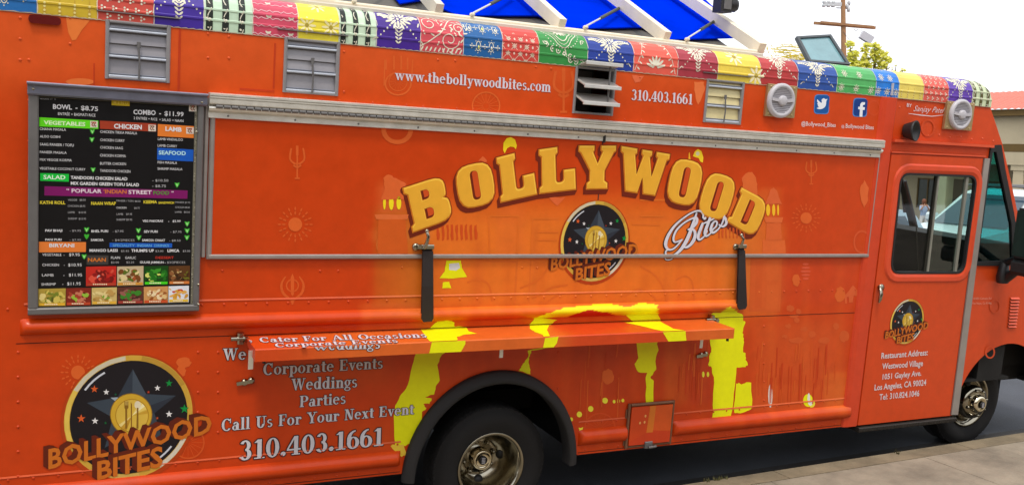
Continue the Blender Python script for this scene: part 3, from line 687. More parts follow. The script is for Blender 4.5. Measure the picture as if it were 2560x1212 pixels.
# ---- artwork on the hatch doors
mb = MB(); V2 = HV - .0012
trident(mb, 743, 405, 82, V2); sun(mb, 738, 561, 46, V2); sun(mb, 2015, 545, 38, V2, -.2)
for q in ring(993, 325, 40, 36, 12, 11, -10, 190): dec(mb, [(x, y) for x, y in q], V2, FA(.5))
for x, w, h in ((961, 7, 34), (978, 12, 36), (997, 12, 34), (1920, 10, 30), (1934, 8, 30), (1945, 5, 28)): dec(mb, ell(x, 507 if x < 1500 else 525, w / 2, h / 2, 12), V2, S(244, 222, 30) if x < 1500 else S(248, 190, 40))
Z2 = lambda p: (1400 + p[0] / 2.885, 300 + p[1] / 2.885)
dec(mb, [Z1(p) for p in [(858, 215), (862, 165), (885, 132), (915, 124), (945, 142), (958, 185), (950, 212), (938, 196), (910, 192), (888, 205), (870, 242)]], V2, S(246, 214, 28))
dec(mb, [Z1(p) for p in [(888, 160), (910, 148), (935, 158), (940, 178), (915, 176), (890, 172)]], V2, S(190, 196, 212))
dec(mb, [Z2(p) for p in [(958, 262), (972, 228), (995, 210), (1020, 225), (1034, 270), (1030, 308), (1012, 300), (1000, 275), (975, 268)]], V2, S(250, 214, 40))
dec(mb, [Z2(p) for p in ell(993, 243, 14, 16, 10)], V2, S(226, 214, 170))
dec(mb, [Z2(p) for p in [(928, 240), (936, 232), (942, 290), (926, 288)]], V2, S(250, 180, 40))
for pts in ([(1310, 420), (1340, 385), (1390, 380), (1415, 420), (1420, 480), (1315, 480)], [(1510, 520), (1535, 490), (1570, 520), (1585, 600), (1500, 600)], [(10, 470), (40, 395), (90, 420), (160, 460), (150, 540), (10, 545)], [(680, 300), (712, 262), (745, 300)], [(1190, 560), (1310, 555), (1250, 620)]):
    dec(mb, jag([(Z2 if pts[0][0] in (1310, 1510) else Z1)(p) for p in pts], 2.5), V2, S(224, 102, 50))
for pts in ([(1222, 540), (1297, 540)], [(1297, 540), (1293, 634)], [(1330, 546), (1398, 546)], [(1332, 546), (1329, 634)], [(1222, 540), (1224, 634)], [(1345, 580), (1396, 580)], [(1345, 600), (1392, 600)], [(1600, 500), (1690, 500)], [(1600, 540), (1660, 540)], [(1580, 560), (1650, 562)]):
    for q in ribbon(pts, 4.5): dec(mb, q, V2, S(222, 108, 32))
for q in ring(977, 612, 37, 36, 3, 3, -40, 220): dec(mb, q, V2, S(206, 104, 40))
dec(mb, jag([(936, 536), (1022, 536), (1018, 548), (940, 548)], 1), V2, S(220, 108, 52)); dec(mb, jag([(946, 549), (1014, 549), (1020, 634), (944, 634)], 1.5), V2, S(208, 90, 26)); dec(mb, jag([(952, 500), (962, 470), (958, 445), (972, 436), (984, 448), (1002, 452), (1000, 475), (1010, 500)], 2.5), V2, S(220, 100, 44))
dec(mb, jag([(1856, 500), (1858, 450), (1868, 432), (1880, 430), (1890, 445), (1894, 500)], 1.5), V2, S(222, 104, 46))
dec(mb, jag([(1912, 510), (1922, 488), (1926, 474), (1934, 468), (1942, 476), (1946, 490), (1955, 510)], 1), V2, S(218, 98, 50)); dec(mb, jag([(1910, 543), (1958, 543), (1955, 556), (1914, 556)], .8), V2, S(222, 104, 50)); dec(mb, jag([(1916, 557), (1952, 557), (1954, 600), (1914, 600)], .8), V2, S(218, 98, 44)); dec(mb, jag([(1906, 600), (1962, 600), (1964, 634), (1906, 634)], 1), V2, S(222, 102, 44))
trident(mb, 2028, 430, 60, V2); dec(mb, jag([(2150, 470), (2160, 450), (2172, 470), (2170, 500), (2160, 520), (2152, 500)], 2), V2, S(220, 100, 46))
for q in ring(2155, 605, 22, 30, 4, 5): dec(mb, q, V2, S(212, 84, 42))
for k in range(9): dec(mb, jag([Z1(p) for p in [(380 + k * 34, 760), (396 + k * 34, 752), (400 + k * 34, 860), (384 + k * 34, 868)]], 2), V2, S(206, 76, 22))
for k in range(8): dec(mb, jag([Z2(p) for p in [(1140 + k * 26, 780), (1152 + k * 26, 776), (1152 + k * 26, 850), (1142 + k * 26, 850)]], 1.5), V2, S(206, 84, 30))
HK = hxm - P0.x
for k in (0, 1):
    HM[k].merge(mb, 1, (lambda p: p[0] < HK) if k == 0 else (lambda p: p[0] >= HK))
    HF[k].build('hatch_frame', DULL, HM[k].build('serving_hatch', [PAINT, PRINT], truck))

# ---- big arched lettering on the hatch
def rnd(pts, r, k=4):
    # round the marked corners of a polygon: pts are (x, y) or (x, y, 1) for a rounded corner
    o = []; n = len(pts)
    for i, p in enumerate(pts):
        if len(p) < 3: o.append(p); continue
        a, b = pts[i - 1], pts[(i + 1) % n]; rr = r * p[2]
        la = math.hypot(a[0] - p[0], a[1] - p[1]); lb = math.hypot(b[0] - p[0], b[1] - p[1]); ta = min(.49, rr / la); tb = min(.49, rr / lb)
        A = (p[0] + (a[0] - p[0]) * ta, p[1] + (a[1] - p[1]) * ta); B = (p[0] + (b[0] - p[0]) * tb, p[1] + (b[1] - p[1]) * tb)
        for j in range(k + 1):
            t = j / k; o.append(tuple((1 - t) ** 2 * A[q] + 2 * t * (1 - t) * p[q] + t * t * B[q] for q in range(2)))
    return o
BL = {
 'B': ([(0, 1), (1, 1, 1.2), (1, .56, .7), (.93, .52), (1.04, .47, .7), (1.04, 0, 1.2), (0, 0), (0, .14), (.08, .19), (.08, .81), (0, .86)], [[(.42, .8), (.58, .8, .3), (.58, .62, .3), (.42, .62)], [(.42, .4), (.6, .4, .3), (.6, .2, .3), (.42, .2)]]),
 'O': ([(0, 1, 1.3), (1, 1, 1.3), (1, 0, 1.3), (0, 0, 1.3)], [[(.41, .82, .3), (.59, .82, .3), (.59, .18, .3), (.41, .18, .3)]]),
 'L': ([(0, 1), (.54, 1), (.54, .86), (.48, .81), (.48, .22, .2), (.66, .22, .3), (.66, .48), (1, .48), (1, 0), (0, 0), (0, .14), (.07, .19), (.07, .81), (0, .86)], []),
 'Y': ([(0, 1), (.44, 1), (.44, .88), (.41, .84), (.52, .6), (.62, .84), (.58, .88), (.58, 1), (1, 1), (1, .86), (.94, .82), (.72, .42), (.72, .2), (.8, .15), (.8, 0), (.24, 0), (.24, .15), (.31, .2), (.31, .42), (.06, .82), (0, .86)], []),
 'W': ([(0, 1), (.345, 1), (.345, .88), (.31, .84), (.36, .42), (.45, .84), (.42, .88), (.42, 1), (.645, 1), (.645, .88), (.61, .84), (.68, .42), (.745, .84), (.71, .88), (.71, 1), (1, 1), (1, .86), (.95, .82), (.82, 0), (.53, 0), (.49, .36), (.42, 0), (.13, 0), (.05, .82), (0, .86)], []),
 'D': ([(0, 1), (1, 1, 1.3), (1, 0, 1.3), (0, 0), (0, .14), (.08, .19), (.08, .81), (0, .86)], [[(.42, .8), (.6, .8, .35), (.6, .2, .35), (.42, .2)]])}
QUADS = [('B', (1005, 470), (1107, 437), (1130, 548), (1031, 583)), ('O', (1133, 420), (1227, 399), (1243, 506), (1150, 528)), ('L', (1239, 394), (1328, 371), (1344, 487), (1250.5, 508)),
         ('L', (1345.5, 373.5), (1436, 360.7), (1441, 475), (1347, 486)), ('Y', (1445.8, 363.4), (1541.4, 363.4), (1538.6, 473), (1441, 475)), ('W', (1551.8, 364), (1676.6, 385), (1658, 494), (1547, 477)),
         ('O', (1683.9, 391.5), (1764, 408.5), (1740, 520.5), (1660, 503.5)), ('O', (1770.9, 425), (1847, 448.4), (1813.9, 557.5), (1737.6, 534.3)), ('D', (1853, 467), (1924, 504.5), (1887, 598), (1815, 554))]
mb = MB()
BV = HV - .0022
def place(poly, q, dx=0, dy=0):
    tl, tr, br, bl = q; o = []
    for x, y in poly:
        o.append((tl[0] * (1 - x) * y + tr[0] * x * y + br[0] * x * (1 - y) + bl[0] * (1 - x) * (1 - y) + dx,
                  tl[1] * (1 - x) * y + tr[1] * x * y + br[1] * x * (1 - y) + bl[1] * (1 - x) * (1 - y) + dy))
    return o
def decl(loops, v, c): mb.flat([px2(lo, v) for lo in loops], onv(v), c)
MAR, BEV, LIT, AMB = S(112, 34, 14), S(208, 116, 28), S(250, 200, 72), S(232, 170, 50)
for n_, *q in QUADS:
    mb = MB()
    out, holes = BL[n_]; out = place(rnd(out, .3), q); holes = [place(rnd(h, .3), q) for h in holes]
    for k in range(7): decl([[(x - k * .9, y + k * 1.7) for x, y in inset(out, -1.6)]], BV + .0006 - k * 1e-5, MAR)
    for k in range(4):
        if holes: pass
    decl([inset(out, 0)] + [inset(h, -.8) for h in holes], BV - .0012, BEV)
    for h in holes:                                       # hole shows its dark side wall
        decl([h], BV - .0013, MAR); decl([[(x + 2.5, y - 3.0) for x, y in inset(h, 1.6)]], BV - .0024, S(204, 78, 26))
    up = [(x + .6, y - 1.2) for x, y in inset(out, 2.6)]; hs = [inset(h, -2.2) for h in holes]
    decl([up] + [[(x, y) for x, y in h] for h in hs], BV - .0022, LIT)
    decl([[(x + .2, y + 1.2) for x, y in inset(out, 4.4)]] + [inset(h, -3.6) for h in holes], BV - .0032, AMB)
    mb.build('letter', PRINT, truck)
# script lettering
mb = MB()
SCR = [([(985, 672), (962, 740), (930, 830), (895, 900), (855, 950), (810, 978), (770, 975), (762, 950), (775, 935)], [8, 16, 22, 22, 16, 10, 9, 8, 8]),
       ([(1032, 706), (1030, 672), (1004, 655), (960, 664), (900, 700), (830, 760), (782, 830), (762, 890), (772, 925), (800, 935), (838, 912), (880, 862)], [8, 10, 9, 8, 9, 13, 18, 20, 14, 9, 8, 7]),
       ([(880, 862), (830, 880), (818, 850), (840, 795), (890, 745), (948, 712), (985, 706), (984, 740), (955, 775), (925, 790)], [6, 9, 11, 11, 9, 9, 12, 16, 14, 8]),
       ([(925, 790), (962, 790), (975, 822), (962, 870), (930, 908), (900, 918), (885, 902)], [8, 12, 18, 20, 15, 9, 8]),
       ([(1028, 748), (1008, 800), (996, 845), (1008, 862), (1040, 838), (1062, 800)], [14, 18, 17, 12, 7, 6]), ([(1042, 712), (1048, 706)], [14, 14]),
       ([(1092, 678), (1070, 740), (1046, 805), (1052, 836), (1080, 822), (1104, 790)], [13, 17, 18, 12, 7, 6]), ([(1036, 745), (1072, 730), (1108, 712)], [7, 9, 7]),
       ([(1098, 790), (1124, 768), (1132, 738), (1116, 730), (1096, 756), (1088, 795), (1104, 812), (1138, 790), (1160, 760)], [6, 8, 10, 9, 14, 17, 13, 8, 6]),
       ([(1156, 770), (1178, 720), (1186, 650), (1180, 632), (1170, 655), (1180, 690), (1198, 722), (1196, 752), (1172, 768), (1148, 756)], [6, 9, 10, 9, 10, 14, 16, 14, 10, 8])]
for wadd, c, dv, dx in ((13, S(40, 26, 30), 0, -1.5), (3.5, S(214, 212, 224), -.001, 0)):
    for pts, ws in SCR:
        sp = spline(pts, 5) if len(pts) > 2 else pts; n = len(sp); W_ = []
        for i in range(n):
            t = i / (n - 1) * (len(ws) - 1); k = min(int(t), len(ws) - 2); W_.append(lerp(ws[k], ws[k + 1], t - k) + wadd)
        for q in ribbon(sp, W_): dec(mb, [(lambda z: (z[0] + dx, z[1] + (1 if dx else 0)))(Z2(p)) for p in q], BV + dv, c)
        for e in (0, -1): dec(mb, [(lambda z: (z[0] + dx, z[1] + (1 if dx else 0)))(Z2(p)) for p in ell(sp[e][0], sp[e][1], W_[e] / 2, W_[e] / 2, 8)], BV + dv, c)
tl_ = spline([(755, 978), (760, 1002), (782, 1008), (806, 1000), (818, 985)], 4)
for q in ribbon(tl_, 17): dec(mb, [Z2(p) for p in q], -.0022, S(40, 26, 30))
for q in ribbon(tl_, 9): dec(mb, [Z2(p) for p in q], -.0032, S(214, 212, 224))
mb.build('script_lettering', PRINT, truck)

# ---- round logos
def logo(cx, cy, rx, ry, v, clips=None, hq=True):
    mbs = MB()
    c0 = at(325, 1043); ru = (at(486, 1040).x - at(165, 1040).x) / 2; rw_ = (at(325, 890).z - at(325, 1198).z) / 2
    def run(v, clip):
        o = at(cx, cy, v); su = (at(cx + rx, cy, v).x - at(cx - rx, cy, v).x) / 2; sw_ = (at(cx, cy - ry, v).z - at(cx, cy + ry, v).z) / 2
        def m1(p): q = at(p[0], p[1]); return (o.x + (q.x - c0.x) / ru * su, o.z + (q.z - c0.z) / rw_ * sw_)
        def m2(x, y): return (o.x + x * su, o.z + y * sw_)
        lay = [0]
        def put(loops, c, px=True):
            lay[0] += 1; d = lay[0] * 4.0e-5
            mbs.k = 0; mbs.flat([[m1(p) if px else m2(*p) for p in lo] for lo in loops], lambda x, y, lf: Vector((x, v - d, y)) - P0, c, 0, clip)
        put([ell(.0, -.03, 1.05, 1.05, 40)], S(178, 62, 14), False)
        put([ell(0, 0, 1, 1, 48)], S(206, 164, 62), False)
        for a0, a1, c in ((95, 150, S(206, 196, 170)), (150, 200, S(222, 190, 84)), (-60, -25, S(214, 206, 188)), (30, 80, S(186, 144, 54)), (235, 280, S(206, 176, 90))):
            for q in ring(0, 0, .995, .995, .07, .07, a0, a1): put([q], c, False)
        put([ell(0, 0, .915, .915, 48)], S(26, 22, 28), False)
        for q in ring(0, 0, .86, .86, .03, .03, 118, 145): put([q], S(200, 204, 214), False)
        for q in ring(0, 0, .86, .86, .03, .03, -58, -38): put([q], S(200, 204, 214), False)
        put([[(332, 922), (365, 984), (440, 988), (386, 1032), (410, 1110), (330, 1080), (262, 1118), (282, 1043), (217, 1006), (294, 992)]], S(56, 66, 78))
        put([[(332, 922), (365, 984), (330, 1030)]], S(66, 76, 88)); put([[(294, 992), (332, 922), (330, 1030)]], S(48, 56, 68)); put([[(276, 993), (294, 992), (330, 1030)]], S(150, 164, 176))
        put([[(440, 988), (386, 1032), (330, 1030)]], S(44, 50, 62))
        put([ell(328, 1035, 53, 53, 32)], S(150, 110, 24)); put([ell(328, 1035, 51, 51, 32)], S(206, 164, 48)); put([ell(330, 1038, 42, 42, 28)], S(170, 126, 30))
        put([ell(330, 1038, 40, 40, 28)], S(214, 178, 70))
        for a0, c in ((-60, S(232, 208, 120)), (-48, S(240, 228, 176)), (-36, S(228, 200, 104)), (110, S(186, 138, 40)), (122, S(196, 150, 50)), (134, S(226, 206, 130)), (-20, S(200, 156, 52))): put([[(330, 1038)] + [(330 + 39.5 * math.cos(R_(a0 + q * 6)), 1038 + 39.5 * math.sin(R_(a0 + q * 6))) for q in range(3)]], c)
        for pts in ([(311, 1002), (321, 1002), (321, 1018), (318, 1022), (318, 1070), (313, 1070), (313, 1022), (311, 1018)], [(327, 1004), (330, 1010), (330, 1070), (327, 1070)]): put([pts], S(136, 98, 30))
        put([ell(344, 1011, 8, 10, 12)], S(224, 212, 180)); put([[(342, 1018), (346, 1018), (346, 1070), (341, 1070)]], S(136, 98, 30))
        for k in (313, 316, 319): put([[(k, 1001), (k + 1, 1001), (k + 1, 1012), (k, 1012)]], S(230, 200, 110))
        for x, y, r, c in ((236, 971.5, 10, S(214, 92, 40)), (265.6, 979, 8, S(226, 224, 226)), (422.6, 957, 9.5, S(10, 140, 62)), (393.5, 969, 8, S(226, 224, 226)), (461, 1021, 12, S(10, 140, 62)), (422.6, 1034, 9, S(226, 224, 226)),
                           (203, 1045, 11, S(214, 92, 40)), (237.6, 1051, 9, S(226, 224, 226)), (371, 979, 4, S(190, 60, 30)), (289, 985, 4, S(20, 90, 60)), (393, 1044, 4, S(190, 80, 40)), (264, 1056, 4, S(10, 100, 50))):
            put([star(x, y, r, -math.pi / 2)], c)
        # block lettering with a drawn side wall
        for txt, p0, p1, h0, h1 in (('BOLLYWOOD', (121, 1170), (529, 1079), 50, 47), ('BITES', (243, 1197), (407, 1163), 46, 52)):
            vs, fs = sans(txt, .028)
            def mp(x, y, dx=0, dy=0):
                return m1((p0[0] + (p1[0] - p0[0]) * x + dx, p0[1] + (p1[1] - p0[1]) * x + dy - (h0 + (h1 - h0) * x) * y))
            L_ = [(-k * 1.6, -k * .9, S(98, 32, 14)) for k in range(8, 0, -1)] + [(0, 0, S(200, 108, 30))]
            for dx, dy, c in L_:
                lay[0] += 1; d = lay[0] * 4.0e-5
                for f in fs:
                    mbs.k = 0; mbs.flat([[mp(*vs[i], dx, dy) for i in f]], lambda x, y, lf: Vector((x, v - d, y)) - P0, c, 0, clip)
    if clips:
        for v_, cl in clips: run(v_, cl)
    else: run(v, None)
    return mbs.build('logo', PRINT, truck)
logo(325, 1043, 160.5, 154, -.0020)
logo(1487.5, 603.5, 84.5, 100.5, 0, [(BV, (0, 1, -hz0 - .012)), (-.0020, (0, -1, hz0 - .014))])

# ---- lettering on the flank
WHT, OUTL = S(206, 204, 212), S(64, 32, 28)
TV = -.0035
def ser(txt, p0, p1, h, h1=None, **k):
    mb = MB(); serif(mb, txt, p0, p1, h, h1, c=WHT, v=TV, outline=k.pop('outline', OUTL), ow=k.pop('ow', .055), **k); mb.build('lettering', PRINT, truck)
ser('We', (557, 900), (615, 898), 29)
ser('Corporate Events', (658, 937), (957, 920), 29, 27)
ser('Weddings', (728, 975), (893, 967), 29)
ser('Parties', (749, 1017), (864, 1008), 28)
ser('Call Us For Your Next Event', (554, 1077), (1034, 1034), 30, 25)
ser('310.403.1661', (597, 1150), (958, 1112), 48, 44)
ser('C', (634, 898), (664, 897), 24)
mb = MB()
serif(mb, 'www.thebollywoodbites.com', (987, 200), (1376, 231), 25, 27, c=S(216, 210, 220), v=-.0025, outline=S(190, 80, 60), ow=.03); mb.build('lettering', PRINT, truck); mb = MB()
serif(mb, '310.403.1661', (1578, 250), (1731, 262), 26, 26, c=S(216, 206, 214), v=-.0025, outline=S(190, 80, 60), ow=.03)
mb.build('lettering', PRINT, truck)
# social media badges and handles
mb = MB(); BLU, BLU2, WH = S(18, 84, 158), S(16, 58, 132), S(232, 236, 244)
def badge(x0, y0, x1, y1, c):
    for r, cc, dv in ((0, S(70, 130, 196), 0), (2.2, c, -.0004)):
        dec(mb, rnd([(x0 + r, y0 + r, 1), (x1 + r, y0 + 1 + r, 1), (x1 - r - 1, y1 - r, 1), (x0 - 3 + r, y1 - 1 - r, 1)], 9), -.0015 + dv, cc)
badge(2037, 236, 2073, 286, BLU)
B3 = lambda p: (1860 + p[0] / 3, p[1] / 3)
dec(mb, [B3(p) for p in spline([(550, 745), (568, 765), (584, 772), (582, 750), (598, 738), (612, 746), (626, 744), (618, 758), (612, 795), (590, 816), (562, 820), (545, 812), (562, 806), (552, 795), (558, 792), (548, 780), (555, 776), (548, 760), (550, 745)], 3)[:-1]], -.0026, WH)
mb.build('social_badge', PRINT, truck); mb = MB(); badge(2134, 245, 2168, 293, BLU2)
dec(mb, [B3(p) for p in [(866, 876), (888, 878), (890, 826), (904, 826), (907, 806), (891, 804), (892, 790), (906, 786), (908, 768), (884, 768), (872, 782), (870, 802), (858, 801), (856, 820), (869, 822)]], -.0026, WH)
mb.build('social_badge', PRINT, truck); mb = MB()
C_ = S(226, 206, 206)
text(mb, '@Bollywood_Bites', (2003, 314), (2089, 318), 11, 11, C_, -.002, .01); mb.build('lettering', PRINT, truck); mb = MB(); text(mb, '@', (2103, 319), (2111, 320), 7, 7, C_, -.002); mb.build('lettering', PRINT, truck); mb = MB(); text(mb, 'Bollywood Bites', (2114, 320), (2184, 324), 11, 11, C_, -.002, .01)
mb.build('lettering', PRINT, truck)

# ---- menu board
MV = -.05
mu0, mu1 = at(70, 500, MV).x, at(505, 500, MV).x; mz1, mz0 = at(290, 226, MV).z, at(290, 783, MV).z
m = MB(); fw = .045; GREY = 1
m.bbox(L(mu0, MV, mz0), L(mu1, 0, mz0 + .035)); m.bbox(L(mu0, MV + .001, mz0 + .036), L(mu0 + .045, 0, mz1 - .052)); m.bbox(L(mu1 - .03, MV + .001, mz0 + .036), L(mu1, 0, mz1 - .052))
m.box(L(mu0 + .02, -.016, mz0 + .02), L(mu1 - .02, -.001, mz1 - .02))
MENB = m
m = MB(); m.bbox(L(mu0 - .004, MV - .012, mz1 - .05), L(mu1 + .012, 0, mz1 + .012), r=.008); m.bbox(L(mu0 - .006, MV - .03, mz1 + .0), L(mu1 + .014, MV - .012, mz1 + .014))
MENH = m; MHM = mat('blued_aluminium', S(128, 130, 148), .4, .6, 0, .12, 12)
MEN = m; m = MB()
for x, y in ((83, 222), (505, 256), (497, 712), (497, 762), (492, 330)):
    p = at(x, y, MV - .012); m.lathe(L(p.x, MV - (.011 if y < 300 else -.001), p.z), (0, -1, 0), [(0, .007), (.004, .006), (.005, .0001)], 10)
MENB.merge(m, 1); menu = MENB.build('menu_board', [STEEL, CHROME], truck); MENH.build('menu_header', MHM, menu)
mb = MB(); SV = -.03
Q = lambda pts: dec(mb, pts, SV, S(150, 146, 132))
dec(mb, [(86, 238), (500, 262), (492, 772), (78, 780)], SV + .0015, S(30, 30, 30))
mb.k = 0
bord = [(90, 241), (494, 266), (482, 767), (84, 775)]
dec(mb, bord, SV, S(128, 124, 108))
for k in range(70):                                       # speckled border
    for a, b in ((0, 3), (1, 2)):
        t = random.random(); p = [lerp(bord[a][q], bord[b][q], t) for q in (0, 1)]; p[0] += (3 if a == 0 else -3) + random.uniform(-2, 2); dec(mb, ell(p[0], p[1], 1.2, 1.5, 5), SV - .0002, random.choice([S(190, 186, 168), S(70, 68, 60), S(90, 88, 76)]))
    t = random.random(); dec(mb, ell(lerp(86, 480, t), lerp(771, 763, t) + random.uniform(-2, 2), 1.4, 1.2, 5), SV - .0002, random.choice([S(190, 186, 168), S(70, 68, 60)]))
INK = S(14, 13, 16)
dec(mb, [(97, 243), (487, 267), (476, 759), (95, 767)], SV - .0016, INK)
T2 = lambda x, y: (60 + x / 4.04, 200 + y / 4.04)
T3 = lambda x, y: (60 + x / 3.909, 490 + y / 3.909)
PV = SV - .003
def bar(T, pts, c): dec(mb, [T(*p) for p in pts], PV + .0008, c)
bar(T2, [(885, 192), (1068, 204), (1066, 266), (884, 256)], S(196, 166, 30)); bar(T2, [(155, 378), (752, 412), (750, 496), (153, 470)], S(96, 214, 26)); bar(T2, [(766, 412), (1336, 442), (1334, 524), (768, 494)], S(160, 58, 34))
bar(T2, [(1352, 446), (1716, 468), (1714, 588), (1350, 568)], S(226, 124, 46)); bar(T2, [(1346, 686), (1712, 704), (1708, 824), (1344, 806)], S(20, 88, 190)); bar(T2, [(164, 940), (454, 950), (452, 1028), (164, 1018)], S(16, 190, 60))
bar(T2, [(206, 1072), (1652, 1116), (1650, 1200), (206, 1166)], S(122, 16, 96))
bar(T3, [(145, 446), (606, 450), (604, 546), (145, 550)], S(226, 124, 52)); bar(T3, [(836, 456), (1448, 462), (1446, 504), (836, 500)], S(20, 88, 190)); bar(T3, [(612, 578), (826, 580), (824, 668), (612, 670)], S(64, 60, 58))
IV, GR, YE, ORG = S(222, 222, 226), S(170, 170, 174), S(224, 206, 60), S(214, 120, 50)
def mt(T, txt, x0, y0, x1, y1, h, c=IV, b=.0):
    k = 4.04 if T is T2 else 3.909
    text(mb, txt, T(x0, y0), T(x1, y1), h / k, h / k, c, PV - .0006, b)
